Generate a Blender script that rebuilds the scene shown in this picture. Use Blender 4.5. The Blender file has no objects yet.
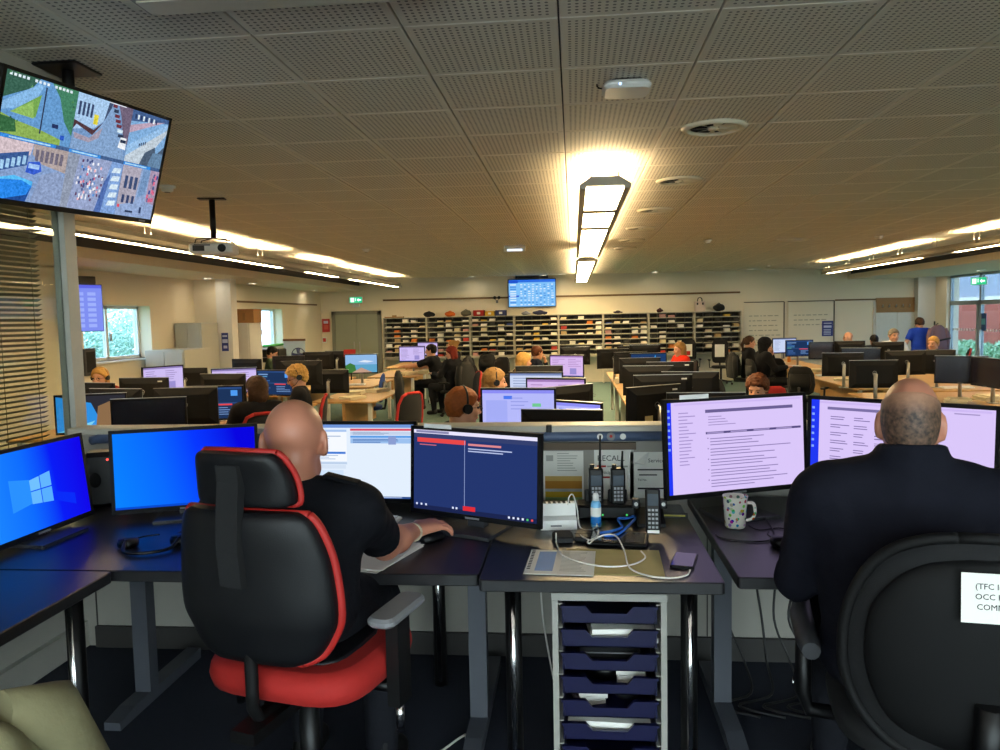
import bpy, math, random
import numpy as np
from mathutils import Vector, Matrix, noise
random.seed(7)
PI = math.pi
def R(a): return math.radians(a)
SC = bpy.context.scene
COL = SC.collection

# ---------------------------------------------------------------- camera
CAMZ = 1.5
YAW, PITCH, ROLL, FPX = R(5.487), R(4.272), R(1.15), 770.0
_f = Vector((-math.sin(YAW)*math.cos(PITCH), math.cos(YAW)*math.cos(PITCH), -math.sin(PITCH)))
_r = Vector((math.cos(YAW), math.sin(YAW), 0)); _u = _r.cross(_f)
CR = _r*math.cos(ROLL) - _u*math.sin(ROLL)
CU = _r*math.sin(ROLL) + _u*math.cos(ROLL)
CF = _f
cam_data = bpy.data.cameras.new('camera'); cam = bpy.data.objects.new('camera', cam_data)
COL.objects.link(cam); SC.camera = cam
cam_data.sensor_width = 36; cam_data.lens = 36*FPX/1000; cam_data.clip_start = .05; cam_data.clip_end = 300
_m = Matrix((CR, CU, -CF)).transposed().to_4x4(); _m.translation = Vector((0, 0, CAMZ)); cam.matrix_world = _m
# real-world position of a point seen in the survey photograph, given its distance or height
def ray(x, y): return CF + CR*((x-500)/FPX) + CU*((375-y)/FPX)
def at_y(x, y, Y): d = ray(x, y); return Vector((0, 0, CAMZ)) + d*(Y/d.y)
def at_z(x, y, Z): d = ray(x, y); return Vector((0, 0, CAMZ)) + d*((Z-CAMZ)/d.z)
def at_x(x, y, X): d = ray(x, y); return Vector((0, 0, CAMZ)) + d*(X/d.x)

# ---------------------------------------------------------------- world, light, exposure
SC.view_settings.view_transform = 'Standard'; SC.view_settings.look = 'None'
SC.view_settings.gamma = 1; SC.view_settings.use_curve_mapping = False
SC.view_settings.exposure = 0.35
SC.cycles.max_bounces = 8; SC.cycles.diffuse_bounces = 4; SC.cycles.glossy_bounces = 3
SC.cycles.transmission_bounces = 6; SC.cycles.transparent_max_bounces = 12
SC.cycles.sample_clamp_indirect = 4; SC.cycles.caustics_reflective = False; SC.cycles.caustics_refractive = False
W = bpy.data.worlds.new('overcast_sky'); SC.world = W; W.use_nodes = True
nt = W.node_tree; nt.nodes.clear()
wo = nt.nodes.new('ShaderNodeOutputWorld'); bg = nt.nodes.new('ShaderNodeBackground')
bg.inputs[0].default_value = (.78, .89, 1.0, 1); bg.inputs[1].default_value = 10.0
nt.links.new(bg.outputs[0], wo.inputs[0])

WARM = (1.0, .75, .40)          # colour of the tubes in the hanging lights
PANEL_E, UP_E, SPOT_E = 46.0, 200.0, 40.0
COOL = (1.0, .96, .92)         # tubes of the fill lights added over the platform
COOL_E = 3.0

# ---------------------------------------------------------------- materials
MATS = {}
def lin(c):
    if isinstance(c, str):
        c = [int(c[i:i+2], 16)/255 for i in (0, 2, 4)]
        c = [x/12.92 if x <= .04045 else ((x+.055)/1.055)**2.4 for x in c]
    return (*c[:3], 1)
def mat(name, color, rough=.6, metal=0, var=.08, scale=12, bump=0, bscale=80, spec=.5, sheen=0):
    if name in MATS: return MATS[name]
    m = bpy.data.materials.new(name); m.use_nodes = True; MATS[name] = m
    n = m.node_tree; b = n.nodes['Principled BSDF']
    c = lin(color)
    b.inputs['Roughness'].default_value = rough; b.inputs['Metallic'].default_value = metal
    b.inputs['Specular IOR Level'].default_value = spec
    if sheen: b.inputs['Sheen Weight'].default_value = sheen
    tc = n.nodes.new('ShaderNodeTexCoord'); nz = n.nodes.new('ShaderNodeTexNoise')
    nz.inputs['Scale'].default_value = scale; nz.inputs['Detail'].default_value = 4
    n.links.new(tc.outputs['Object'], nz.inputs['Vector'])
    mx = n.nodes.new('ShaderNodeMix'); mx.data_type = 'RGBA'
    mx.inputs[6].default_value = tuple(max(0, x*(1-var)) for x in c[:3])+(1,)
    mx.inputs[7].default_value = tuple(min(1, x*(1+var)) for x in c[:3])+(1,)
    n.links.new(nz.outputs['Fac'], mx.inputs[0]); n.links.new(mx.outputs[2], b.inputs['Base Color'])
    if bump:
        nb = n.nodes.new('ShaderNodeTexNoise'); nb.inputs['Scale'].default_value = bscale; nb.inputs['Detail'].default_value = 3
        n.links.new(tc.outputs['Object'], nb.inputs['Vector'])
        bp = n.nodes.new('ShaderNodeBump'); bp.inputs['Strength'].default_value = bump; bp.inputs['Distance'].default_value = .01
        n.links.new(nb.outputs['Fac'], bp.inputs['Height']); n.links.new(bp.outputs[0], b.inputs['Normal'])
    return m
def emit(name, color, s=1.0):
    if name in MATS: return MATS[name]
    m = bpy.data.materials.new(name); m.use_nodes = True; MATS[name] = m
    n = m.node_tree; n.nodes.clear()
    o = n.nodes.new('ShaderNodeOutputMaterial'); e = n.nodes.new('ShaderNodeEmission')
    e.inputs[0].default_value = lin(color); e.inputs[1].default_value = s
    n.links.new(e.outputs[0], o.inputs[0]); return m
SCREEN_E = .80
def pix(color):                  # one picture colour of a lit screen
    key = 'pixel_' + (color if isinstance(color, str) else '_'.join('%.2f' % c for c in color))
    return emit(key, color, SCREEN_E)
def pixn(color):                 # the same, mottled like a compressed camera picture
    key = 'camera_pixel_'+color
    if key in MATS: return MATS[key]
    m = emit(key, color, SCREEN_E*1.1); n = m.node_tree; e = [q for q in n.nodes if q.type == 'EMISSION'][0]
    tc = n.nodes.new('ShaderNodeTexCoord'); nz = n.nodes.new('ShaderNodeTexNoise'); nz.inputs['Scale'].default_value = 95; nz.inputs['Detail'].default_value = 6; nz.inputs['Roughness'].default_value = .75
    n.links.new(tc.outputs['Object'], nz.inputs['Vector']); cr = n.nodes.new('ShaderNodeValToRGB'); c = lin(color)
    cr.color_ramp.elements[0].position = .36; cr.color_ramp.elements[0].color = tuple(x*.68 for x in c[:3])+(1,); cr.color_ramp.elements[1].position = .66; cr.color_ramp.elements[1].color = tuple(min(1, x*1.3+.02) for x in c[:3])+(1,)
    n.links.new(nz.outputs['Fac'], cr.inputs[0]); n.links.new(cr.outputs[0], e.inputs[0]); return m
def glass(name, tint, refl=.12):
    if name in MATS: return MATS[name]
    m = bpy.data.materials.new(name); m.use_nodes = True; MATS[name] = m
    n = m.node_tree; n.nodes.clear()
    o = n.nodes.new('ShaderNodeOutputMaterial'); t = n.nodes.new('ShaderNodeBsdfTransparent'); g = n.nodes.new('ShaderNodeBsdfGlossy')
    lw = n.nodes.new('ShaderNodeLayerWeight'); lw.inputs[0].default_value = .5; fr = n.nodes.new('ShaderNodeMapRange'); n.links.new(lw.outputs['Facing'], fr.inputs[0])
    fr.inputs[1].default_value = .5; fr.inputs[2].default_value = 1; fr.inputs[3].default_value = .04; fr.inputs[4].default_value = refl*4
    t.inputs[0].default_value = lin(tint); g.inputs['Roughness'].default_value = .02
    mx = n.nodes.new('ShaderNodeMixShader'); n.links.new(fr.outputs[0], mx.inputs[0])
    n.links.new(t.outputs[0], mx.inputs[1]); n.links.new(g.outputs[0], mx.inputs[2]); n.links.new(mx.outputs[0], o.inputs[0])
    return m

# ---------------------------------------------------------------- mesh builder
class MB:
    def __init__(s): s.v = []; s.f = []; s.mi = []; s.M = Matrix(); s.cur = 0; s.mats = []; s.sm = []
    def mat(s, m):
        if m not in s.mats: s.mats.append(m)
        s.cur = s.mats.index(m); return s
    def add(s, vs, fs, smooth=False):
        o = len(s.v); M = s.M
        s.v += [tuple(M @ Vector(v)) for v in vs]
        for f in fs: s.f.append(tuple(i+o for i in f)); s.mi.append(s.cur); s.sm.append(smooth)
        return s
    def box(s, x0, x1, y0, y1, z0, z1):
        vs = [(x, y, z) for x in (x0, x1) for y in (y0, y1) for z in (z0, z1)]
        return s.add(vs, [(0,1,3,2),(4,6,7,5),(0,4,5,1),(2,3,7,6),(0,2,6,4),(1,5,7,3)])
    def cb(s, c, d): return s.box(c[0]-d[0]/2, c[0]+d[0]/2, c[1]-d[1]/2, c[1]+d[1]/2, c[2]-d[2]/2, c[2]+d[2]/2)
    def rbox(s, x0, x1, y0, y1, z0, z1, r=.01, c=None, n=4):
        """box with rounded vertical edges and chamfered top and bottom"""
        c = min(r*.6, (z1-z0)*.4) if c is None else c
        r = min(r, (x1-x0)/2*.99, (y1-y0)/2*.99)
        def ring(ins, z):
            rr = max(r-ins, 1e-4); out = []
            for cx, cy, a0 in ((x1-r, y1-r, 0), (x0+r, y1-r, 90), (x0+r, y0+r, 180), (x1-r, y0+r, 270)):
                for k in range(n+1):
                    a = R(a0+90*k/n); out.append((cx+rr*math.cos(a), cy+rr*math.sin(a), z))
            return out
        return s.loft([ring(c, z0), ring(0, z0+c), ring(0, z1-c), ring(c, z1)])
    def loft(s, rings, cap=True, smooth=False, closed=True):
        n = len(rings[0]); vs = [p for r in rings for p in r]; fs = []
        for i in range(len(rings)-1):
            for k in range(n if closed else n-1):
                a, b = i*n+k, i*n+(k+1) % n; fs.append((a, b, b+n, a+n))
        s.add(vs, fs, smooth)
        if cap:
            o = len(s.v)-len(vs)
            s.f.append(tuple(o+k for k in reversed(range(n)))); s.mi.append(s.cur); s.sm.append(False)
            s.f.append(tuple(o+(len(rings)-1)*n+k for k in range(n))); s.mi.append(s.cur); s.sm.append(False)
        return s
    def tube(s, pts, r, n=8, cap=True):
        pts = [Vector(p) for p in pts]; rs = r if isinstance(r, (list, tuple)) else [r]*len(pts)
        rings = []; up = None
        for i, p in enumerate(pts):
            t = (pts[min(i+1, len(pts)-1)]-pts[max(i-1, 0)]).normalized()
            if up is None: up = Vector((0, 0, 1)) if abs(t.z) < .9 else Vector((1, 0, 0))
            a = t.cross(up).normalized(); b = a.cross(t).normalized(); up = b
            rings.append([tuple(p+(a*math.cos(2*PI*k/n)+b*math.sin(2*PI*k/n))*rs[i]) for k in range(n)])
        return s.loft([list(reversed(q)) for q in rings], cap, smooth=True)
    def cyl(s, p0, p1, r0, r1=None, n=16): return s.tube([p0, p1], [r0, r0 if r1 is None else r1], n)
    def lathe(s, prof, n=24, c=(0, 0, 0), cap=True):
        return s.loft([[(c[0]+r*math.cos(2*PI*k/n), c[1]+r*math.sin(2*PI*k/n), c[2]+z) for k in range(n)] for r, z in prof], cap, smooth=True)
    def prism(s, poly, h, axis='z', o=0):
        """polygon (a,b) extruded along an axis from o to o+h"""
        def P(a, b, t): return (a, b, t) if axis == 'z' else ((a, t, b) if axis == 'y' else (t, a, b))
        r0 = [P(a, b, o) for a, b in poly]; r1 = [P(a, b, o+h) for a, b in poly]
        return s.loft([r0, r1])
    def quad(s, a, b, c, d): return s.add([a, b, c, d], [(0, 1, 2, 3)])
    def sphere(s, c, r, n=14, m=9):
        rx, ry, rz = r if isinstance(r, (tuple, list)) else (r, r, r)
        rings = []
        for i in range(m+1):
            t = PI*(i/m) if 0 < i < m else (1e-3 if i == 0 else PI-1e-3)
            rings.append([(c[0]+rx*math.sin(t)*math.cos(2*PI*k/n), c[1]+ry*math.sin(t)*math.sin(2*PI*k/n), c[2]-rz*math.cos(t)) for k in range(n)])
        return s.loft(rings, True, smooth=True)
    def build(s, name, m=None, parent=None, smooth=None):
        me = bpy.data.meshes.new(name); me.from_pydata(s.v, [], s.f)
        ms = s.mats if s.mats else [m]
        for q in ms: me.materials.append(q)
        if s.mats: me.polygons.foreach_set('material_index', s.mi)
        me.polygons.foreach_set('use_smooth', s.sm if smooth is None else [smooth]*len(s.f))
        me.update()
        import bmesh
        b = bmesh.new(); b.from_mesh(me); bmesh.ops.recalc_face_normals(b, faces=b.faces) if not getattr(s, 'keep', False) else None
        b.to_mesh(me); b.free()
        o = bpy.data.objects.new(name, me); COL.objects.link(o)
        if parent: o.parent = parent
        return o
def tag(o, label, cat, group=None):
    o['label'] = label; o['category'] = cat
    if group: o['group'] = group
    return o
def thing(name, label, cat, loc=(0, 0, 0), rz=0, group=None):
    o = bpy.data.objects.new(name, None); COL.objects.link(o); o.empty_display_size = .1
    o.location = loc; o.rotation_euler = (0, 0, rz); return tag(o, label, cat, group)
def struct(o): o['kind'] = 'structure'; return o
def T(loc=(0, 0, 0), rz=0, rx=0, ry=0):
    return Matrix.Translation(loc) @ Matrix.Rotation(rz, 4, 'Z') @ Matrix.Rotation(ry, 4, 'Y') @ Matrix.Rotation(rx, 4, 'X')
def copy_tree(o, parent=None):
    c = o.copy(); COL.objects.link(c); c.parent = parent
    for ch in o.children: copy_tree(ch, c)
    return c
def place(o, loc, rz=0, label=None, group=None):
    o.location = loc; o.rotation_euler = (0, 0, rz)
    if label: o['label'] = label
    if group: o['group'] = group
    return o
TXT = {}
def text(body, size, m, parent, M, name='lettering', align='LEFT', bold=0):
    cu = bpy.data.curves.new('t', 'FONT'); cu.body = body; cu.size = size; cu.align_x = align; cu.extrude = .0003; cu.resolution_u = 2
    if bold: cu.offset = bold
    ob = bpy.data.objects.new('t', cu); COL.objects.link(ob)
    dg = bpy.context.evaluated_depsgraph_get()
    me = bpy.data.meshes.new_from_object(ob.evaluated_get(dg)); bpy.data.objects.remove(ob)
    me.transform(M); me.materials.clear(); me.materials.append(m); me.name = name
    o = bpy.data.objects.new(name, me); COL.objects.link(o); o.parent = parent; return o

# ---------------------------------------------------------------- palette
WALLC = mat('cream_wall_paint', 'e4d8be', .75, var=.03, scale=2)
WHITEC = mat('white_paint', 'd8d6cf', .6, var=.03)
DARKGREY = mat('dark_grey_paint', '2e2c2a', .6)
CARPET_HALL = mat('green_grey_carpet', '58706a', .95, var=.25, scale=60, bump=.3, bscale=300)
CARPET_NAVY = mat('navy_carpet', '10182a', .95, var=.3, scale=60, bump=.3, bscale=300)
BLACKP = mat('black_plastic', '070708', .45, var=.1, spec=.35)
BLACKM = mat('black_matt_plastic', '060607', .7, var=.1, spec=.25)
DESKBLACK = mat('black_laminate', '1b1b1e', .36, var=.2, scale=120, bump=.08, bscale=400)
CHARCOAL = mat('charcoal_plastic', '2b2c30', .5)
GREYP = mat('grey_plastic', '77777a', .5)
STEEL = mat('brushed_steel', 'a9a9a6', .35, .9)
CHROME = mat('chrome', 'c8c8c8', .15, 1)
GREYM = mat('grey_powder_coat', '4a4d55', .5, .1)
BEECH = mat('beech_laminate', 'ae864f', .45, var=.12, scale=6)
BEECHD = mat('beech_edge', 'b98d55', .5, var=.15, scale=8)
CREAMM = mat('cream_metal', 'd9d2bd', .5)
WHITEP = mat('white_plastic', 'e4e3df', .4, var=.02)
PAPER = mat('white_paper', 'e8e6df', .8, var=.02)
REDF = mat('red_fabric', 'a41a14', .8, var=.12, scale=40, bump=.1)
BLUEF = mat('blue_fabric', '1d3f86', .85, var=.1, bump=.1)
BLACKF = mat('black_fabric', '0b0c0f', .9, var=.15, scale=60, bump=.15, bscale=500)
CABG = mat('grey_cabinet_metal', 'b5b6ac', .5, var=.03)
KHAKI = mat('khaki_cotton', '7a7556', .9, var=.14, scale=14, bump=.25, bscale=60)
CARD = mat('brown_cardboard', 'a5794a', .85)
INK = mat('black_ink', '1a1a1c', .8)
REDINK = mat('red_ink', 'b02820', .8)
YELLOWP = mat('yellow_paper', 'e6d35a', .8)
GREENP = mat('green_plastic', '46a84a', .5)
BLUEP = mat('blue_plastic', '1d4fb0', .45)
# ================================================================ the room
FZ = -.32                        # hall floor; the supervisors' platform is at 0
CZ = 2.62                        # underside of the ceiling tiles
XL, XR, YB, Y0 = -7.1, 9.37, 21.3, -3.2
SFL, SFR, SFZ = -5.88, 7.25, 2.32 # lower ceilings over the window bays
def sbox(name, m, *b):
    return struct(MB().box(*b).build(name, m))
sbox('floor_hall', CARPET_HALL, XL-.3, XR+.3, 3.42, YB+.2, FZ-.1, FZ)
sbox('floor_platform', CARPET_NAVY, XL-.3, XR+.3, Y0-.2, 3.42, FZ-.1, 0)
sbox('wall_back', WALLC, XL-.3, XR+.3, YB, YB+.2, FZ, CZ+.1)
def wall_x(name, x0, x1, ya, yb, holes, m):
    """wall along Y with window openings (y0,y1,z0,z1)"""
    b = MB(); y = ya
    for h in holes:
        b.box(x0, x1, y, h[0], FZ, CZ+.1); b.box(x0, x1, h[0], h[1], FZ, h[2]); b.box(x0, x1, h[0], h[1], h[3], CZ+.1); y = h[1]
    b.box(x0, x1, y, yb, FZ, CZ+.1)
    return struct(b.build(name, m))
WIN_L = [(10.6, 12.42, .95, 1.81), (16.6, 18.35, .91, 1.82)]
wall_x('wall_left', XL-.32, XL, Y0, YB, WIN_L, WALLC)
GLZ = (13.4, 20.45, FZ+.02, SFZ)
wall_x('wall_right', XR, XR+.3, Y0, YB, [GLZ], WALLC)
b = MB(); b.box(XL, -2.2, Y0-.2, Y0, FZ, CZ+.1); b.box(6.2, XR, Y0-.2, Y0, FZ, CZ+.1); b.box(-2.2, 6.2, Y0-.2, Y0, FZ, .1); b.box(-2.2, 6.2, Y0-.2, Y0, 2.5, CZ+.1)
struct(b.build('wall_front', WALLC))
# pier and boxed column on the window side
sbox('wall_pier', WALLC, XL, -6.62, 13.95, 14.1, FZ, SFZ)
sbox('column_pier', WHITEC, -6.62, -6.33, 13.85, 14.1, FZ, SFZ)
sbox('column_corner', WHITEC, 8.94, XR, 21.05, YB, FZ, SFZ)
# lower ceilings over both window bays: cream fascia below a dark reveal
for nm, xa, xb, xr in (('left', XL, SFL, SFL-.08), ('right', XR, SFR, SFR+.08)):
    lo, hi = min(xa, xb), max(xa, xb)
    sbox('ceiling_bay_'+nm, WALLC, lo, hi, 3.6 if nm == 'left' else Y0, YB, SFZ, SFZ+.13)
    sbox('trim_reveal_'+nm, DARKGREY, min(xa, xr), max(xa, xr), 3.6 if nm == 'left' else Y0, YB, SFZ+.13, CZ+.02)
sbox('trim_1', mat('picture_rail_wood', '6d5330', .6), XL, XL+.03, 15.0, 20.9, 1.93, 1.97)
sbox('trim_2', MATS['picture_rail_wood'], at_y(383, 300, YB).x, at_y(740, 300, YB).x, YB-.03, YB, 2.02, 2.07)
sbox('trim_3', MATS['picture_rail_wood'], at_y(835, 300, YB).x, at_y(877, 300, YB).x, YB-.03, YB, 1.76, 1.80)
sbox('baseboard_back', WHITEC, XL, XR, YB-.015, YB, FZ, FZ+.1)
sbox('baseboard_left', WHITEC, XL, XL+.015, 3.5, YB, FZ, FZ+.1)

# ceiling: a dark slab with perforated tiles hung below it
tm = bpy.data.materials.new('perforated_tile'); tm.use_nodes = True; MATS['tile'] = tm
n = tm.node_tree; bs = n.nodes['Principled BSDF']; bs.inputs['Roughness'].default_value = .8
geo = n.nodes.new('ShaderNodeNewGeometry'); mp = n.nodes.new('ShaderNodeVectorMath'); mp.operation = 'ADD'
mp.inputs[1].default_value = (.04+6, 6, 0); n.links.new(geo.outputs['Position'], mp.inputs[0])
def vm(op, a, v=None):
    q = n.nodes.new('ShaderNodeVectorMath'); q.operation = op; n.links.new(a, q.inputs[0])
    if v is not None: q.inputs[1].default_value = v
    return q
def ma(op, a, v=None, c=None):
    q = n.nodes.new('ShaderNodeMath'); q.operation = op
    n.links.new(a, q.inputs[0]) if not isinstance(a, float) else None
    if v is not None:
        if isinstance(v, (int, float)): q.inputs[1].default_value = v
        else: n.links.new(v, q.inputs[1])
    return q
PITCHH = .6/22
fr = vm('FRACTION', vm('SCALE', mp.outputs[0]).outputs[0]); fr.inputs[0].links[0].from_node.inputs['Scale'].default_value = 1/PITCHH
ce = vm('MULTIPLY', vm('SUBTRACT', fr.outputs[0], (.5, .5, 0)).outputs[0], (1, 1, 0))
ln = n.nodes.new('ShaderNodeVectorMath'); ln.operation = 'LENGTH'; n.links.new(ce.outputs[0], ln.inputs[0])
hole = ma('LESS_THAN', ln.outputs['Value'], .24)
# keep the plain margin round every tile
ft = vm('FRACTION', vm('SCALE', mp.outputs[0]).outputs[0]); ft.inputs[0].links[0].from_node.inputs['Scale'].default_value = 1/.6
ab = vm('ABSOLUTE', vm('SUBTRACT', ft.outputs[0], (.5, .5, 0)).outputs[0]); sp = n.nodes.new('ShaderNodeSeparateXYZ'); n.links.new(ab.outputs[0], sp.inputs[0])
ins = ma('LESS_THAN', ma('MAXIMUM', sp.outputs[0], sp.outputs[1]).outputs[0], .5-1.0/22)
h2 = ma('MULTIPLY', hole.outputs[0], ins.outputs[0])
mx = n.nodes.new('ShaderNodeMix'); mx.data_type = 'RGBA'; mx.inputs[6].default_value = lin('dad2c4'); mx.inputs[7].default_value = lin('75706a')
n.links.new(h2.outputs[0], mx.inputs[0]); n.links.new(mx.outputs[2], bs.inputs['Base Color'])
TILE = tm
ceil = sbox('ceiling', mat('ceiling_void', '3a3833', .8), XL-.3, XR+.3, Y0-.2, YB+.2, CZ+.022, CZ+.1)
tb = MB(); g = .0035
tb.loft([[(-.3+g+i, -.3+g+i, z), (.3-g-i, -.3+g+i, z), (.3-g-i, .3-g-i, z), (-.3+g+i, .3-g-i, z)] for i, z in ((.003, 0), (0, .004), (0, .02))])
proto = tb.build('ceiling_tile', TILE); proto.parent = ceil
cells = []
for i in range(-10, 14):
    for j in range(-5, 36):
        x = -.04+.3+.6*i; y = .3+.6*j
        if x-.3 < SFL-.1 or x+.3 > SFR+.1 or y+.3 > YB+.15: continue
        d = Vector((x, y, CZ-CAMZ)); dep = d.dot(CF); a = -1
        if dep > .3:
            px = 500+FPX*d.dot(CR)/dep; py = 375-FPX*d.dot(CU)/dep
            if -60 < px < 1060 and -80 < py < 760: a = 1/dep**3
        cells.append((a, x, y))
cells.sort(reverse=True)
rest = MB(); first = True
for k, (a, x, y) in enumerate(cells):
    if k < 300 and a > 0:
        o = proto if first else proto.copy()
        if not first: COL.objects.link(o); o.parent = ceil
        first = False; o.location = (x, y, CZ)
    else:
        rest.M = T((x, y, CZ)); rest.loft([[(-.3+g, -.3+g, z), (.3-g, -.3+g, z), (.3-g, .3-g, z), (-.3+g, .3-g, z)] for z in (0, .02)])
o = rest.build('ceiling_tiles', TILE, ceil); o['kind'] = 'stuff'

# ---------------------------------------------------------------- windows
PVC = mat('white_window_frame', 'e6e8e8', .4, var=.01)
ALU = mat('grey_aluminium', '9aa5a8', .4, .4)
PANE = glass('window_pane', (.55, .64, .72)); PANE_R = glass('tinted_door_pane', (.42, .48, .55)); PANE_IN = glass('partition_pane', (.9, .93, .9))
for k, (a, c, z0, z1) in enumerate(WIN_L):
    f = MB(); x = XL-.24
    for (p, q, r, s) in ((a, c, z0, z0+.05), (a, c, z1-.05, z1), (a, a+.05, z0, z1), (c-.05, c, z0, z1), ((a+c)/2-.03, (a+c)/2+.03, z0, z1)): f.box(x-.03, x+.03, p, q, r, s)
    w = struct(f.build('window_%d' % (k+1), PVC))
    for p, q in ((a+.05, (a+c)/2-.03), ((a+c)/2+.03, c-.05)): MB().box(x-.004, x+.004, p, q, z0+.05, z1-.05).build('pane', PANE, w)
    MB().rbox(XL-.2, XL+.05, a-.04, c+.04, z0-.03, z0, .01).build('window_sill', PVC, w)
    MB().box(x+.03, x+.06, (a+c)/2+.05, (a+c)/2+.08, z0+.3, z0+.42).build('window_handle', STEEL, w)
# glazed screen on the right with a double door
f = MB(); x = XR+.12
ym = [GLZ[0], 15.3, 17.2, 19.0, GLZ[1]]
for y in ym: f.box(x-.04, x+.04, y-.04, y+.04, GLZ[2], GLZ[3])
f.box(x-.04, x+.04, 19.08, 19.16, GLZ[2], 1.6)
f.box(x-.04, x+.04, GLZ[0], GLZ[1], 1.58, 1.68); f.box(x-.04, x+.04, GLZ[0], GLZ[1], GLZ[2], GLZ[2]+.12); f.box(x-.04, x+.04, GLZ[0], GLZ[1], GLZ[3]-.06, GLZ[3])
gw = struct(f.build('window_3', ALU))
for a, c in zip(ym, ym[1:]):
    MB().box(x-.006, x+.006, a+.04, c-.04, GLZ[2]+.12, 1.58).build('pane', PANE_R, gw); MB().box(x-.006, x+.006, a+.04, c-.04, 1.68, GLZ[3]-.06).build('pane', PANE_R, gw)
dots = MB()
for zz in (.95, .28):
    for i in range(53):
        y = GLZ[0]+.1+i*.13; dots.box(x-.012, x-.0065, y, y+.05, zz, zz+.06)
o = dots.build('pane_dots', WHITEP, gw)
MB().box(x-.1, x-.06, 18.88, 18.92, .55, 1.0).build('door_handle', STEEL, gw)
# big unseen window added behind the camera for daylight on foreground and ceiling
f = MB()
for i in range(8): f.box(-2.2+i*1.2-.03, -2.2+i*1.2+.03, Y0-.14, Y0-.06, .1, 2.5)
f.box(-2.2, 6.2, Y0-.14, Y0-.06, .1, .16); f.box(-2.2, 6.2, Y0-.14, Y0-.06, 2.44, 2.5)
fw = struct(f.build('window_4', PVC))
for i in range(7): MB().box(-2.2+i*1.2+.03, -2.2+(i+1)*1.2-.03, Y0-.104, Y0-.096, .16, 2.44).build('pane', PANE_IN, fw)

# double door in the back wall
dx0, dx1 = at_y(333, 340, YB).x, at_y(382, 340, YB).x; dz = at_y(357, 311, YB).z
DOORC = mat('grey_green_door', '8f9380', .55, var=.03)
f = MB(); f.box(dx0, dx0+.1, YB-.06, YB, FZ, dz); f.box(dx1-.1, dx1, YB-.06, YB, FZ, dz); f.box(dx0, dx1, YB-.06, YB, dz-.1, dz)
dr = struct(f.build('door_1', mat('door_frame_paint', '77776a', .5)))
xm = (dx0+dx1)/2
for a, c in ((dx0+.1, xm-.004), (xm+.004, dx1-.1)): MB().box(a, c, YB-.04, YB-.005, FZ+.01, dz-.1).build('door_leaf', DOORC, dr)
for s in (-1, 1): MB().box(xm+s*.08-.012, xm+s*.08+.012, YB-.07, YB-.04, .6, .9).build('door_handle', STEEL, dr)
# panelled cupboard doors at the right end of the back wall
b = MB(); cx0, cx1 = at_y(873, 330, YB).x, at_y(914, 330, YB).x
dr = struct(MB().box(cx0, cx1, YB-.03, YB, FZ, 1.72).build('door_2', WHITEC)); xm = at_y(896, 330, YB).x
for a, c in ((cx0+.05, xm-.01), (xm+.01, cx1-.02)): MB().box(a, c, YB-.05, YB-.03, FZ+.03, 1.68).build('door_leaf', mat('pale_door_paint', 'cfd0c6', .5), dr)

# ---------------------------------------------------------------- partition between platform and hall
PY = 3.32
part_w = struct(MB().box(-2.32, 3.4, PY, PY+.09, 0, 1.0).build('wall_partition', mat('partition_board', '97938a', .7, var=.04)))
MB().rbox(-2.32, 3.4, PY-.02, PY+.11, 1.0, 1.03, .008).build('capping', mat('partition_capping', 'c3bdae', .5), part_w)
RAIL = mat('slate_blue_rail', '4a5a78', .45)
MB().tube([(-2.2, PY-.02, .975), (-2.17, PY-.022, .983), (3.38, PY-.022, .983)], .021, 12).build('tube_rail', RAIL, part_w)
MB().box(-2.24, 3.38, PY-.02, PY, 0, .1).build('skirting', DARKGREY, part_w)
for k in range(4): MB().box(-2.24+k*1.4, -2.235+k*1.4, PY-.004, PY, .1, .92).build('panel_joint', DARKGREY, part_w)
o = MB().box(at_y(541, 440, PY-.02).x, at_y(636, 440, PY-.02).x, PY-.025, PY-.001, .925, .955).build('wood_batten', mat('batten_brown', '5a4836', .6), part_w)
o = MB().box(-.28, .12, PY-.02, PY-.001, .66, .70).build('wood_batten', MATS['batten_brown'], part_w)
for px, red in ((600, 0), (611, 1), (623, 0)):
    c = at_y(px, 434, PY-.05); r = .013 if not red else .018
    o = MB().cyl((c.x, PY-.040, .985), (c.x, PY-.048, .985), r, r*.95, 18).build('badge', WHITEP if not red else GREYP, part_w)
    if red: MB().cyl((c.x, PY-.047, .987), (c.x, PY-.051, .987), .007, .006, 12).build('badge_mark', REDINK, o)
c = at_y(549, 430, PY-.02); MB().rbox(c.x-.012, c.x+.012, PY-.03, PY+.0, .99, 1.034, .004).build('clip', BLACKP, part_w)
# glazed screen along the platform's side with blinds behind it
GXL = -2.335
f = MB(); f.box(GXL-.03, GXL+.03, PY+.03, PY+.11, 0, CZ)
f.box(GXL-.05, GXL+.05, -2.9, PY+.03, 0, .12); f.box(GXL-.05, GXL+.05, -2.9, PY+.03, CZ-.08, CZ); f.box(GXL-.04, GXL+.04, 1.6, 1.68, .1, CZ-.05); f.box(GXL-.04, GXL+.04, -2.9, -2.82, .1, CZ-.05)
f.box(GXL-.02, GXL+.02, -2.9, PY+.03, .12, .82); f.box(GXL-.03, GXL+.03, -2.9, PY+.03, .82, .86)
gs = struct(f.build('window_5', mat('grey_frame_paint', 'b5b2a8', .5, .1)))
MB().box(GXL-.004, GXL+.004, 1.68, PY+.03, .86, CZ-.08).build('pane', PANE_IN, gs); MB().box(GXL-.004, GXL+.004, -2.82, 1.6, .86, CZ-.08).build('pane', PANE_IN, gs)
bl = thing('venetian_blind', 'metal venetian blind hanging behind the glazed screen', 'blind', (GXL-.09, 2.6, .8))
SLAT = mat('cream_slat', '8c8770', .45)
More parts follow.
